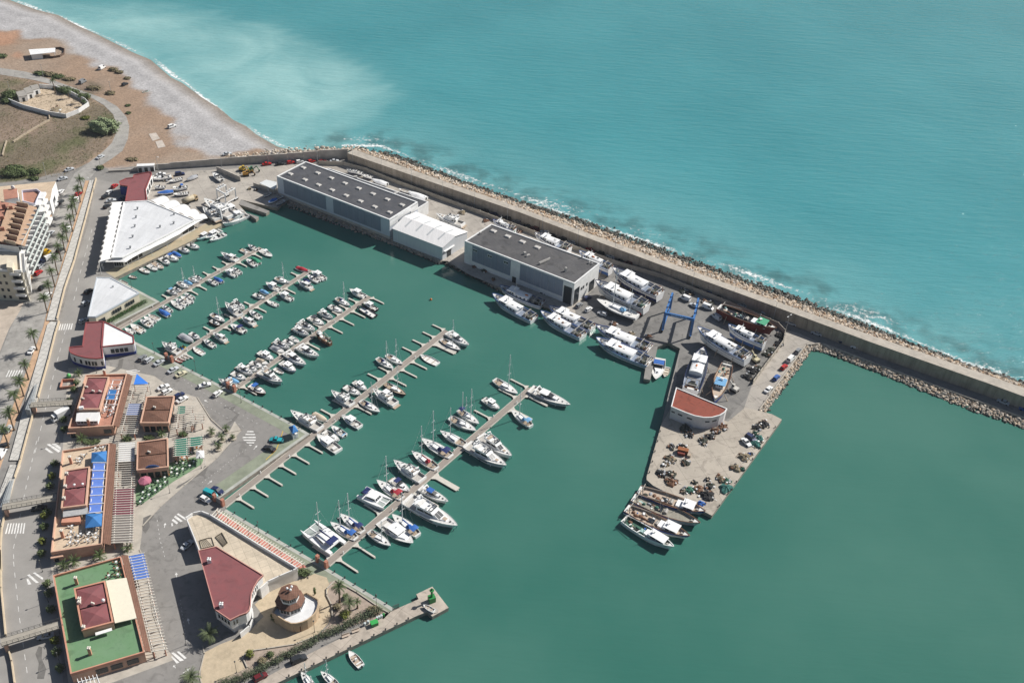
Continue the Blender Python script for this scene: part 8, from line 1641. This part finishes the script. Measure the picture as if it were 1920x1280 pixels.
# ================================================================ boat hoists
def hoist(label,top,z,m,wleg,name='boat_hoist',text=None,front=(0,1)):
    c=ctr(top); T=thing(name,label,'hoist',(c.x,c.y,Z0))
    for i,p in enumerate(top):
        L_=part(T,'leg',(lambda mm:(mm.box((p.x,p.y,(Z0+.9+z)/2),(wleg,wleg,z-Z0-.9),.5),mm)[1])(MB()),m)
        q=top[i^1] if False else p
        d=(top[3-i]-p).normalized() if True else None
        for s in (-.7,.7): mb=MB(); w=Vector((d.x*s,d.y*s,0)); n_=Vector((-d.y,d.x,0)); mb.cyl((p.x+w.x-n_.x*.25,p.y+w.y-n_.y*.25,Z0+.55),(p.x+w.x+n_.x*.25,p.y+w.y+n_.y*.25,Z0+.55),.55,n=12); part(T,'wheel',mb,TYRE)
        mb=MB(); mb.box((p.x,p.y,Z0+1.0),(1.7,.6,.4),math.atan2(d.y,d.x)); part(T,'bogie',mb,m)
    for i,j in ((0,3),(1,2)):
        mb=MB(); mb.bar(top[i],top[j],wleg*.9,wleg*1.2); part(T,'side_beam',mb,m)
        a,b=top[i]-Vector((0,0,z-Z0-1.2)),top[j]-Vector((0,0,z-Z0-1.2)); mb=MB(); mb.bar(a,b,wleg*.6,wleg*.7); part(T,'lower_beam',mb,m)
        for t in (.25,.5,.75): p=top[i].lerp(top[j],t); mb=MB(); mb.box((p.x,p.y,p.z+.75),(.6,.6,.5),.5); part(T,'winch',mb,m); mb=MB(); mb.cyl((p.x,p.y,p.z),(p.x,p.y,p.z-2.5),.03,n=4); part(T,'cable',mb,BLACK)
    mb=MB(); a,b=top[front[0]],top[front[1]]; mb.bar(a,b,wleg*.8,wleg*1.7); part(T,'cross_beam',mb,m)
    if text:
        cu=bpy.data.curves.new('lettering','FONT'); cu.body=text; cu.size=1.15; cu.align_x='CENTER'; cu.align_y='CENTER'; cu.extrude=.01; cu.materials.append(mat('pale_blue_lettering',(.55,.68,.85),.5))
        t_=bpy.data.objects.new('lettering',cu); COL.objects.link(t_); bpy.context.view_layer.update(); me=bpy.data.meshes.new_from_object(t_); bpy.data.objects.remove(t_); o=bpy.data.objects.new('lettering',me); COL.objects.link(o); o.parent=T; u=(b-a).normalized(); n_=Vector((u.y,-u.x,0)); mid=(a+b)/2
        if n_.dot(c-mid)>0: n_=-n_
        o.location=mid+n_*(wleg*.42)-T.location; rz=math.atan2(u.y,u.x); o.rotation_euler=(math.pi/2,0,rz)
    return T
kU=K(1180,520,6.4); BLUEH=mat('hoist_blue',(.05,.17,.42),.5,.2,1)
hoist('blue travelling boat hoist standing over the shipyard dock',[kU(432,432,10),kU(768,505,10),kU(828,255,10),kU(518,190,10)],10,BLUEH,.7,text='BENICARLO')
hoist('white travelling boat hoist in front of the laid-up yachts',[kI(205,520,7.5),kI(330,590,7.5),kI(482,505,7.5),kI(345,455,7.5)],7.5,WHITE,.45)
# white jib crane by the market tip
p=kE(1265,672,1.5); T=thing('jib_crane','white leaning crane post among the laid-up yachts','crane',tuple(p)); mb=MB(); q=kE(1240,545,7.0); mb.cyl(p,q,.45,.3,8); part(T,'post',mb,WHITE); mb=MB(); mb.cyl(p,p+Vector((0,0,.6)),.8,n=10); part(T,'base',mb,CONC)
mb=MB(); r=kE(1165,500,7.2); mb.bar(q,r,.3,.4); part(T,'jib',mb,WHITE)
# ================================================================ lighthouse post, bins, benches, gates on the jetty
kQ=K(640,1080,8.727); GRNP=mat('green_paint',(.03,.22,.06),.45,.1,1)
p=kQ(1480,400,1.5); T=thing('harbour_light','bright green harbour light tower on the jetty head','lighthouse',tuple(p))
mb=MB(); mb.box((p.x,p.y,2.45),(1.9,1.7,1.9),.45); part(T,'base',mb,GRNP); mb=MB(); mb.cyl((p.x,p.y,3.3),(p.x,p.y,6.0),.34,.30,10); part(T,'column',mb,GRNP); mb=MB(); mb.cyl((p.x,p.y,6.0),(p.x,p.y,6.2),.65,n=12); part(T,'gallery',mb,GRNP); mb=MB(); mb.cyl((p.x,p.y,6.2),(p.x,p.y,6.8),.22,n=8); part(T,'lamp',mb,GLASS)
a,b=kQ(540,770,2.2),kQ(500,790,2.2); p=kQ(540,790,1.5); T=thing('container','bright green waste container beside the oleander hedge','container',tuple(p)); mb=MB(); mb.box((p.x,p.y,2.15),(2.0,1.4,1.1),.5); part(T,'body',mb,GRNP); mb=MB(); mb.box((p.x,p.y,2.75),(2.1,1.5,.1),.5); part(T,'lid',mb,mat('light_green_lid',(.04,.34,.08),.5))
for i,(x,y) in enumerate(((585,705),(620,690),(655,672),(690,650),(440,765),(385,800))): p=kQ(x,y,1.5); mb=MB(); mb.cyl((p.x,p.y,1.5),(p.x,p.y,2.5),.32,.36,8); mb.cyl((p.x,p.y,2.5),(p.x,p.y,2.62),.4,.3,8); single('waste_bin',mb,mat('pale_bin',(.5,.55,.55),.5) if i!=3 else GRNP,['pale bin in the row by the hedge end, first','pale bin in the row by the hedge end, second','pale bin in the row by the hedge end, third','green bin in the row by the hedge end','pale bin left of the green container','lone pale bin beside the hedge'][i],'bin','bins beside the hedge')
boat('dinghy',kQ(1340,480,1.9),kQ(1520,580,1.9),'dinghy lying ashore on the jetty head',None,{},1.75)
p=kQ(1530,560,1.5); mb=MB(); mb.cyl((p.x,p.y,1.52),(p.x,p.y,1.7),1.0,n=14); single('round_plinth',mb,CONC,'round concrete plinth beside the dinghy on the jetty head','plinth')
for x,y,lb in ((890,530,'dark gate closing the jetty'),): 
    a,b=kQ(840,560,1.5),kQ(945,515,1.5); T=thing('gate',lb+' beside the quay edge','gate',tuple((a+b)/2)); mb=MB(); mb.bar(a+Vector((0,0,1.9)),b+Vector((0,0,1.9)),.12,.12); mb.bar(a+Vector((0,0,.5)),b+Vector((0,0,.5)),.12,.12); part(T,'rail',mb,DGREY)
    for i in range(9): p=a.lerp(b,i/8); mb=MB(); mb.box((p.x,p.y,2.45),(.09,.09,1.9),.3); part(T,'bar',mb,DGREY)
for i,(x,y) in enumerate(((235,905),(70,985))): a=kQ(x,y,1.5); mb=MB(); mb.box((a.x,a.y,1.9),(2.2,.7,.12),.5); mb.box((a.x-.6,a.y-.3,1.68),(.15,.5,.35),.5); mb.box((a.x+.6,a.y+.3,1.68),(.15,.5,.35),.5); mb.box((a.x-.15,a.y+.3,2.2),(2.2,.1,.5),.5); single('bench',mb,mat('concrete_bench',(.45,.37,.3),.9),['stone bench on the jetty left of the green container','stone bench on the jetty below the lookout'][i],'bench','jetty benches')
# ================================================================ lamp posts
def lamp(p,h,label,group,arm=1.2,ang=0.,double=False):
    T=thing('street_lamp',label,'street lamp',tuple(p),ang,group); mb=MB(); mb.cyl((0,0,0),(0,0,h),.10,.06,6); mb.cyl((0,0,0),(0,0,.5),.17,n=6); part(T,'post',mb,STEEL,False,False)
    for s in ((1,-1) if double else (1,)):
        mb=MB(); mb.bar((0,0,h),(arm*s,0,h+.25),.07,.07); part(T,'arm',mb,STEEL,False,False); mb=MB(); mb.box((arm*s+.25*s,0,h+.25),(.75,.28,.16)); part(T,'lantern',mb,WHITE,False,False)
def globe(p,h,label,group):
    T=thing('street_lamp',label,'street lamp',tuple(p),0,group); mb=MB(); mb.cyl((0,0,0),(0,0,h),.07,.05,6); mb.cyl((0,0,0),(0,0,.35),.14,n=6); part(T,'post',mb,DGREY,False,False); mb=MB(); mb.ell((0,0,h+.22),(.24,.24,.26),8,5); part(T,'globe',mb,DGREY,False,False)
for i,(k_,x,y) in enumerate(((kW,460,172),(kW,778,192),(kW,1036,278),(kW,1303,385),(kW,1580,482),(kW,1870,575),(kF,448,170),(kF,768,272),(kF,1092,400),(kF,1432,510),(kG,898,285),(kG,1250,390),(kG,1597,545))): lamp(k_(x,y,1.5),8.5,f'tall lamp post along the mole road, {ORD[i]} from the root','lamp posts on the mole road',1.3,2.2)
lamp(kV(270,295,1.5),7.0,'double lamp post where the ramp leaves the mole road',None,.8,.8,True)
for i,(k_,x,y) in enumerate(((kE,625,165),(kE,1258,125))): lamp(k_(x,y,1.5),7.5,['lamp post behind the burgundy-roofed building','lamp post on the boatyard road'][i],'boatyard lamp posts',1.2,-.6)
for i,(k_,x,y,nm) in enumerate(((kL,432,232,'quay edge between the second and middle pontoon'),(kL,975,605,'quay edge below the middle pontoon gate'),(kA,410,1110,'quay edge near the blue-footed building'),(kA,215,545,'quay edge at the clubhouse corner'),(k9,1075,430,'quay edge beside the red path'),(kT,1372,730,'corner of the gravel garden'),(kT,960,905,'plaza beside the lookout'),(kT,440,1175,'plaza below the lower gravel bed'),(kT,1142,940,'hedge side of the jetty, upper'),(kT,722,1140,'hedge side of the jetty, middle'),(k6,625,330,'pergola corner by the parked cars'),(k8,710,990,'cafe kerb below the pavilion'),(k8,1182,620,'cafe kerb beside the white canopy'),(k2,830,545,'bend before the first restaurant'),(k2,515,1150,'road side of the second restaurant'),(k4,380,290,'road side of the green terrace, upper'),(k4,430,560,'road side of the green terrace, middle'),(k4,535,1110,'road side of the green terrace, lower'),(k4,1655,940,'yacht club road by the hatched corner'))): globe(k_(x,y,1.5),4.6,f'slim dark lamp post at the {nm}','slim quay lamp posts')
p=k1(705,280,1.5); lamp(p,6.5,'lamp post at the top end of the walkway',None,1.4,2.8)
for i,(k_,x,y,h,lb) in enumerate(((k0,325,575,7,'thin pole beside the roadside scrub'),(k0,832,690,6,'thin pole on the dirt by the bend'),(k0,755,1255,6,'pole beside the country road bend'),(ka,705,285,8.5,'leaning pale pole behind the beige roof'),(k0,75,690,6,'thin pole left of the villa'))): T=thing('utility_pole',lb,'pole',tuple(k_(x,y,1.45)),0,'poles by the country road'); mb=MB(); mb.cyl((0,0,0),(0,0,h),.14,.09,6); part(T,'post',mb,mat('grey_pole',(.42,.40,.37),.9),False,False); mb=MB(); mb.bar((-.6,0,h-.4),(.6,0,h-.4),.08,.08); part(T,'crossarm',mb,STEEL,False,False)
# ================================================================ yard walls, huts, plant
def wallp(label,a,b,h,k,m=CONC,n=6):
    p,q=k(*a,1.5),k(*b,1.5); T=thing('yard_wall',label,'wall',tuple((p+q)/2))
    for i in range(n): c,d=p.lerp(q,i/n),p.lerp(q,(i+1)/n); mb=MB(); mb.box(((c.x+d.x)/2,(c.y+d.y)/2,1.5+h/2),((d-c).length-.05,.35,h),math.atan2((q-p).y,(q-p).x)); part(T,'panel',mb,m)
wallp('concrete dividing wall across the boatyard behind the white hoist',(215,245),(572,400),2.4,kI); wallp('low concrete wall beside the shaded slip',(765,470),(1110,590),1.8,kI)
q=[kI(*p,4.4) for p in ((850,425),(950,375),(1110,410),(1110,490),(1060,520))]; T=bld('slip_shelter','low shelter with a pale flat roof beside the grey warehouse end',q); mb=MB(); mb.prism(q,4.2,4.4,0,True,None,True); part(T,'roof',mb,mat('pale_shelter_roof',(.62,.64,.64),.6,.1,.5))
for p in q: c_=ctr(q).lerp(Vector((p.x,p.y,0)),.92); mb=MB(); mb.cyl((c_.x,c_.y,1.5),(c_.x,c_.y,4.2),.1,n=6); part(T,'post',mb,STEEL)
mb=MB(); c_=ctr(q); mb.box((c_.x,c_.y,2.4),(3.5,2,1.8),.6); part(T,'store',mb,WWALL)
# hut with three dark doors in the retaining wall
q=[kE(*p,4.6) for p in ((410,92),(575,85),(580,98),(412,108))]; T=bld('wall_hut','small white hut with dark doors set into the retaining wall',q); u=(q[1]-q[0]).normalized(); v=Vector((u.y,-u.x,0)); m=(q[3]+q[2])/2; L=(q[1]-q[0]).length
mb=MB(); mb.box((m.x,m.y,3.0),(L,1.8,3.0),math.atan2(u.y,u.x)); part(T,'wall',mb,WWALL); mb=MB(); mb.box((m.x,m.y,4.6),(L+.5,2.3,.25),math.atan2(u.y,u.x)); part(T,'roof',mb,WHITE)
for t in (-.36,0,.36): c_=m+u*L*t+v*.92; mb=MB(); mb.box((c_.x,c_.y,2.6),(L*.2,.1,2.1),math.atan2(u.y,u.x)); part(T,'door',mb,GLASS)
# machines
def plant(label,p,ang,c,name='excavator'):
    T=thing(name,label,'machine',tuple(p),ang); 
    for s in (-1,1): mb=MB(); mb.box((0,s*.9,.4),(2.8,.5,.8)); part(T,'track',mb,BLACK,False,False)
    mb=MB(); mb.box((-.2,0,1.25),(2.4,2.0,.9)); part(T,'body',mb,c,False,False); bt=frus(.1,1.2,.5,.5,1.6,2.8,.2,0,.06); mb=MB(); fmesh(mb,bt); part(T,'cab',mb,c,False,False); win(T,bt,'fore',.1,.9,.2,.9); win(T,bt,'port',.1,.9,.3,.9); win(T,bt,'star',.1,.9,.3,.9)
    mb=MB(); mb.bar((1.0,-.6,1.5),(3.0,-.6,3.1),.3,.35); mb.bar((3.0,-.6,3.1),(4.0,-.6,1.0),.25,.3); part(T,'boom',mb,c,False,False); mb=MB(); mb.box((4.0,-.6,.7),(.7,1.0,.7)); part(T,'bucket',mb,BLACK,False,False)
ORG=mat('machine_orange',(.5,.26,.05),.6,.3,1); GRM=mat('machine_green',(.05,.2,.10),.6,.3,1); YELM=mat('machine_yellow',(.55,.38,.06),.6,.3,1)
plant('orange loader in the boatyard behind the warehouse end',kI(650,315,1.5),.3,ORG,'loader'); plant('green crane vehicle behind the orange loader',kI(720,255,1.5),.2,GRM,'mobile_crane'); plant('yellow loader beside the dividing wall',kI(600,240,1.5),-.3,YELM,'loader'); plant('pale yellow fork truck near the curved yard wall',kU(1510,1010,1.5),2.2,mat('faded_yellow',(.5,.45,.3),.7),'fork_truck'); plant('rust-coloured winch truck on the pier',kH(905,50,1.5),2.4,mat('dusty_white',(.5,.48,.44),.7),'fork_truck')
plant('small red tractor beside the dry sailing yacht',kF(1672,1030,1.5),1.0,RDP,'tractor')
# ================================================================ nets and gear
NETC={'green':mat('green_net',(.06,.11,.08)),'teal':mat('teal_net',(.05,.16,.14),.95,.4,1.5),'blue':mat('blue_net',(.04,.14,.26),.95,.4,1.5),'dark':NETM,'tan':mat('tan_net',(.27,.22,.15),.95,.4,1.5),'rust':CLUT,'blueT':fab('blue'),'black':mat('black_net',(.03,.03,.032),.9,.4,2)}
def netpile(p,rx,ry,h,c,label,seed,group=None,bits=5):
    r=random.Random(seed); T=thing('net_pile',label,'fishing gear',tuple(p),r.random()*3,group); mb=MB(); nu,nv=16,5; V=[]
    for j in range(nv+1):
        ph=math.pi/2*j/nv
        for i in range(nu): a=6.283*i/nu; k=1+.22*math.sin(3*a+seed)+.14*math.sin(7*a+seed*2)+r.uniform(-.10,.10); V.append((rx*k*math.cos(ph)*math.cos(a),ry*k*math.cos(ph)*math.sin(a),h*math.sin(ph)*(1+r.uniform(-.25,.25))))
    mb.add(V,[(j*nu+i,j*nu+(i+1)%nu,(j+1)*nu+(i+1)%nu,(j+1)*nu+i) for j in range(nv) for i in range(nu)]); part(T,'net_heap',mb,NETC[c],False,False)
    for i in range(bits):
        a=r.random()*6.28; d=r.uniform(.5,1.25); x,y=rx*d*math.cos(a),ry*d*math.sin(a); mb=MB(); kd=r.random(); zz=h*.8*max(0,1-d)+.02
        if kd<.4: s=r.uniform(.3,.7); mb.box((x,y,zz+s*.4),(s*1.3,s,s*.8),r.random()*3); nm='crate'
        elif kd<.75: mb.ell((x,y,zz+.25),(.3,.3,.28),7,5); nm='float'
        else: mb.bar((x-.9,y,zz+.1),(x+.9,y+r.uniform(-.8,.8),zz+.5),.09,.09); nm='pole'
        part(T,nm,mb,r.choice([WHITE,CLUT,NETM,TEAK,fab('grey'),BLACK]),False,False)
kX=K(1200,790,7.111)
NP=[(1140,895,3.2,'teal','big teal net heap near the lower corner of the pier',0),(1155,800,2.2,'green','green net heap above the big teal one',3),(1075,770,2.2,'tan','tan net spread beside the green heap',4),(1275,625,2.6,'tan','tan net heap on the right edge of the pier',3),(1360,640,1.4,'green','small green net at the pier edge beside a tan heap',1),(1395,480,3.0,'tan','tan net tangle below the two parked cars',3),(1545,300,3.0,'teal','teal net heap touching the white car',3),(1590,230,2.4,'teal','teal net heap beside the navy van',2),(1545,165,1.8,'green','dark green net heap above the navy van',2),(1650,40,2.8,'black','black gear heap at the pier corner',7),(1560,80,2.4,'black','black crates and gear near the pier corner',7),(1465,440,1.3,'blueT','small blue tarpaulin bundle at the pier edge',2),(890,990,3.4,'black','wide black gear heap at the foot of the pier',8),(935,860,2.2,'dark','dark crates beside the black heap',7),(780,905,2.4,'rust','brown net heap left of the black one',5),(650,920,2.4,'green','green and tan net heap near the moored boats',5),(580,935,1.6,'tan','small tan heap near the moored boats',4),(725,820,1.2,'dark','small dark coil in the middle of the pier foot',1),(900,775,1.3,'black','black anchor heap in the middle of the pier foot',4),(415,815,3.0,'rust','brown tangled gear heap at the left pier edge',7),(420,700,2.0,'dark','dark gear heap above the brown tangle',6),(280,700,2.4,'black','black and white gear heap by the left pier edge',8),(340,575,1.9,'tan','pale bundle on the left of the pier',5),(400,505,2.6,'tan','tan tangle of frames on the left of the pier',8),(605,555,2.2,'dark','dark gear below the rusty tank',6),(560,340,2.0,'black','black gear above the rusty tank',7),(420,340,1.7,'black','white boxes and black gear left of the rusty tank',7),(840,265,2.6,'dark','dark gear heap with white boxes under the fish store',9),(930,205,2.2,'black','black heap at the fish store corner',7),(1010,130,2.4,'rust','brown gear along the fish store wall',8),(1100,70,2.4,'rust','brown gear heap further along the store wall',8),(600,100,3.0,'dark','dark heap with cream box left of the fish store',8),(660,180,2.2,'black','black frames in the shade of the fish store',7),(815,1100,1.9,'blueT','blue tarpaulin heap at the lower pier corner',0)]
for i,(x,y,r,c,lb,bt_) in enumerate(NP): netpile(kX(x,y,1.515),r*.72,r*.6,.55+.15*r,c,lb,i+3,'gear heaps on the fishing pier',bt_*2+3)
p=kX(565,425,1.515); T=thing('scrap_tank','rusty steel tank lying among gear on the pier','tank',tuple(p),-.25); mb=MB(); mb.box((0,.5,.9),(3.6,1.6,1.5)); part(T,'tank',mb,mat('rust_steel',(.32,.12,.05),.9,.35,1.5),False,False); mb=MB(); mb.box((-.3,-.9,.6),(2.4,1.1,1.0)); part(T,'locker',mb,mat('dark_rust',(.2,.05,.035),.9,.3,1.5),False,False); mb=MB(); mb.box((2.3,-.7,.45),(1.2,1.2,.8)); part(T,'crate',mb,TEAK,False,False)
for i,(x,y,r,c,lb) in enumerate([(340,130,3.0,'rust','gear heap at the stern of the trawler nearest the sea wall'),(640,170,3.0,'dark','dark gear along the boundary wall left of the hoist leg'),(730,195,2.6,'black','black gear along the boundary wall behind the hoist'),(900,290,2.4,'rust','gear heap along the wall between hoist and rusty ship'),(980,310,2.4,'dark','dark gear along the wall behind the white van'),(1800,700,3.0,'black','black pile under the curved wall, upper'),(1790,800,3.0,'black','black pile under the curved wall, middle'),(1700,880,3.0,'dark','dark frames under the curved wall, lower'),(1640,930,2.6,'dark','dark heap between the fork truck and the wall'),(1470,1120,3.4,'black','wide black tyre heap near the lower wall, upper'),(1420,1200,3.4,'black','wide black tyre heap near the lower wall, lower'),(1540,1090,2.4,'dark','dark heap beside the tyre heaps'),(230,710,2.2,'rust','gear heap at the quay beside the moored trawlers'),(30,680,2.0,'tan','pale gear heap at the moored trawler sterns')]): netpile(kU(x,y,1.51),r*.62,r*.52,.5+.14*r,c,lb,i+60,'gear heaps in the shipyard',8)
for i,(k_,x,y,r,c,lb) in enumerate([(kF,240,630,2.6,'dark','dark gear along the wall of the windowed warehouse'),(kF,150,590,2.2,'rust','brown scrub-like heap at the far end of the windowed warehouse'),(kF,320,710,1.6,'rust','brown gear heap on the quay before the warehouse'),(kF,780,830,2.2,'dark','gear heap before the warehouse panel'),(kF,840,840,2.2,'rust','gear heap beside the dark corner door'),(kF,1430,1120,2.6,'rust','brown net heap at the yard quay'),(kW,1760,620,3.0,'tan','frames and trailers in the yard right of the shed'),(kF,250,170,2.4,'rust','pink and rust scrap beside the far warehouse corner'),(kF,560,270,2.4,'rust','scrap behind the roof of the windowed warehouse'),(kI,700,520,1.6,'tan','gear by the low slip wall'),(kI,800,530,1.6,'rust','gear under the low slip wall'),(kE,690,260,2.0,'dark','spars and gear in the boatyard back row'),(kE,600,250,1.8,'tan','clutter between laid-up boats in the back row'),(kE,1095,665,1.6,'dark','clutter under the yachts at the market tip'),(kE,1180,670,1.4,'rust','trestles at the market tip quay')]): netpile(k_(x,y,1.51),r*.6,r*.5,.5+.12*r,c,lb,i+90,'yard clutter',8)
# ================================================================ villa and beach hut
T=bld('villa','small white villa with flat grey roofs in a walled garden',P([(130,690),(290,640),(300,690),(150,745)],5,k0))
for q in (((118,690),(185,675),(205,715),(138,728)),((175,665),(228,648),(252,690),(200,705)),((220,645),(280,632),(298,660),(245,678))):
    w_=P(q,4.6,k0); c=ctr(w_); mb=MB(); mb.prism(shrink(w_,.1),1.45,4.4); part(T,'wall',mb,WWALL); mb=MB(); mb.prism(w_,4.4,4.65); part(T,'roof',mb,mat('grey_flat_roof',(.33,.31,.28),.9,.2,.6)); mb=MB(); onwall(mb,shrink(w_,.1)[2],shrink(w_,.1)[3],.35,.65,1.5,3.6,c,.1); part(T,'door',mb,GLASS)
vw=P([(72,770),(180,815),(370,865),(500,885),(590,850),(668,795),(640,765),(520,705),(420,670),(300,660)],1.45,k0); T=thing('garden_wall','white wall round the villa garden','wall',tuple(vw[2]))
for a,b in zip(vw,vw[1:]): mb=MB(); mb.wall([a,b],1.4,3.6,.35); part(T,'wall_section',mb,WWALL)
mb=MB(); mb.sheet(vw+P([(150,740),(90,755)],1.45,k0),1.53); struct('villa_yard',mb,mat('villa_sand',(.50,.40,.29),.9,.25,.4))
netpile(k0(420,830,1.53),4,2.6,.7,'tan','garden clutter and beds inside the villa wall',5,None,14)
q=P([(215,372),(415,360),(412,392),(228,412)],4.6,k0); T=bld('beach_hut','long white-roofed beach bar with a curved fence',q); c=ctr(q); mb=MB(); mb.prism(q,4.4,4.6,0,True,None,True); part(T,'roof',mb,WHITE)
mb=MB(); w2=[q[0],q[0].lerp(q[1],.5),q[3].lerp(q[2],.5),q[3]]; mb.prism(shrink(w2,.4),1.4,4.4); part(T,'wall',mb,WWALL)
for p in (q[1],q[2]): p=c.lerp(Vector((p.x,p.y,0)),.95); mb=MB(); mb.cyl((p.x,p.y,1.4),(p.x,p.y,4.4),.12,n=6); part(T,'post',mb,WHITE)
fp=P([(415,372),(455,368),(485,380),(482,410),(450,430),(400,438),(330,432)],1.45,k0); mb=MB()
for a,b in zip(fp,fp[1:]): mb.wall([a,b],1.4,2.7,.2)
part(T,'curved_fence',mb,mat('brown_fence',(.12,.08,.06),.9))
low_wall('field_wall',[(370,865),(375,905),(300,945),(200,1005),(105,1068)],1.4,2.3,.5,mat('rough_stone',(.42,.35,.26),.9,.3,1),'broken pale stone wall crossing the dry field',k0); low_wall('field_wall',[(50,1065),(35,1110),(20,1170)],1.4,2.2,.5,MATS['rough_stone'],'short broken stone wall at the left edge of the field',k0)
sheet('concrete_pad',[(1115,1005),(1170,995),(1200,1040),(1145,1058)],mat('pale_pad',(.52,.46,.40),.9,.2,.4),1.56,k0); sheet('concrete_pad',[(1165,1062),(1215,1050),(1242,1100),(1185,1112)],MATS['pale_pad'],1.56,k0)
boat('dinghy',k0(1118,680,1.6),k0(1068,692,1.6),'green and white boat drawn up on the shingle',None,{'hull':'teal'},1.2)
# mooring bollards along the quays
mb=MB(); mb.cyl((0,0,0),(0,0,.45),.16,.13,8); mb.cyl((0,0,.45),(0,0,.6),.24,.24,8); BM=mb.mesh('bollard',BLACK); i_=0
for ln,n,lb in (([(735,1137),(618,1066)],6,'gravel garden quay'),([(600,1055),(430,956)],8,'red path quay'),([(572,806),(450,740)],7,'car park quay below the middle pontoon'),([(425,727),(335,682)],5,'car park quay below the second pontoon'),([(1215,896),(1240,800)],5,'left edge of the fishing pier'),([(1340,960),(1460,792)],8,'right edge of the fishing pier'),([(776,1155),(530,1273)],11,'outer edge of the jetty')):
    f=along(P(ln,1.53))
    for i in range(n): o=bpy.data.objects.new('mooring_bollard',BM); COL.objects.link(o); o.location=f((i+.5)/n); tag(o,f'small black bollard, {ORD[i]} along the {lb}','bollard',f'bollards on the {lb}')
# waste skip by the road bend with a green tank
p=k2(575,640,1.5); T=thing('planter_box','salmon walled enclosure with a green tank beside the first restaurant','enclosure',tuple(p)); q=[k2(*a,2.4) for a in ((530,600),(635,595),(640,655),(512,668))]; mb=MB(); rim(mb,q,1.5,2.6,.25); part(T,'wall',mb,SALM); mb=MB(); g_=k2(592,580,1.6); mb.ell((g_.x,g_.y,2.2),(.8,.8,1.0),10,6); part(T,'green_tank',mb,mat('lime_tank',(.10,.42,.12),.5),True)
# swimming buoy in the basin
p=G(808,562,.1); mb=MB(); mb.ell((0,0,.2),(.5,.5,.5),10,6); T=thing('mooring_buoy','small orange buoy alone in the middle of the basin','buoy',tuple(p)); part(T,'float',mb,mat('orange_buoy',(.55,.16,.03),.5),True,False); mb=MB(); mb.cyl((0,0,.6),(0,0,.9),.06); part(T,'ring',mb,STEEL,False,False)
# ================================================================ sea haze
mb=MB(); mb.box((150,740,120.5),(1640,1560,251)); hz=struct('haze',mb,[],'stuff')
hm=bpy.data.materials.new('haze'); hm.use_nodes=True; n=hm.node_tree; n.nodes.clear(); pv=n.nodes.new('ShaderNodeVolumePrincipled'); pv.inputs['Color'].default_value=(.86,.92,1,1); pv.inputs['Density'].default_value=.00005; ou=n.nodes.new('ShaderNodeOutputMaterial'); n.links.new(pv.outputs[0],ou.inputs['Volume']); hz.data.materials.append(hm); tag(hz,'thin pale haze over the harbour and sea','haze')
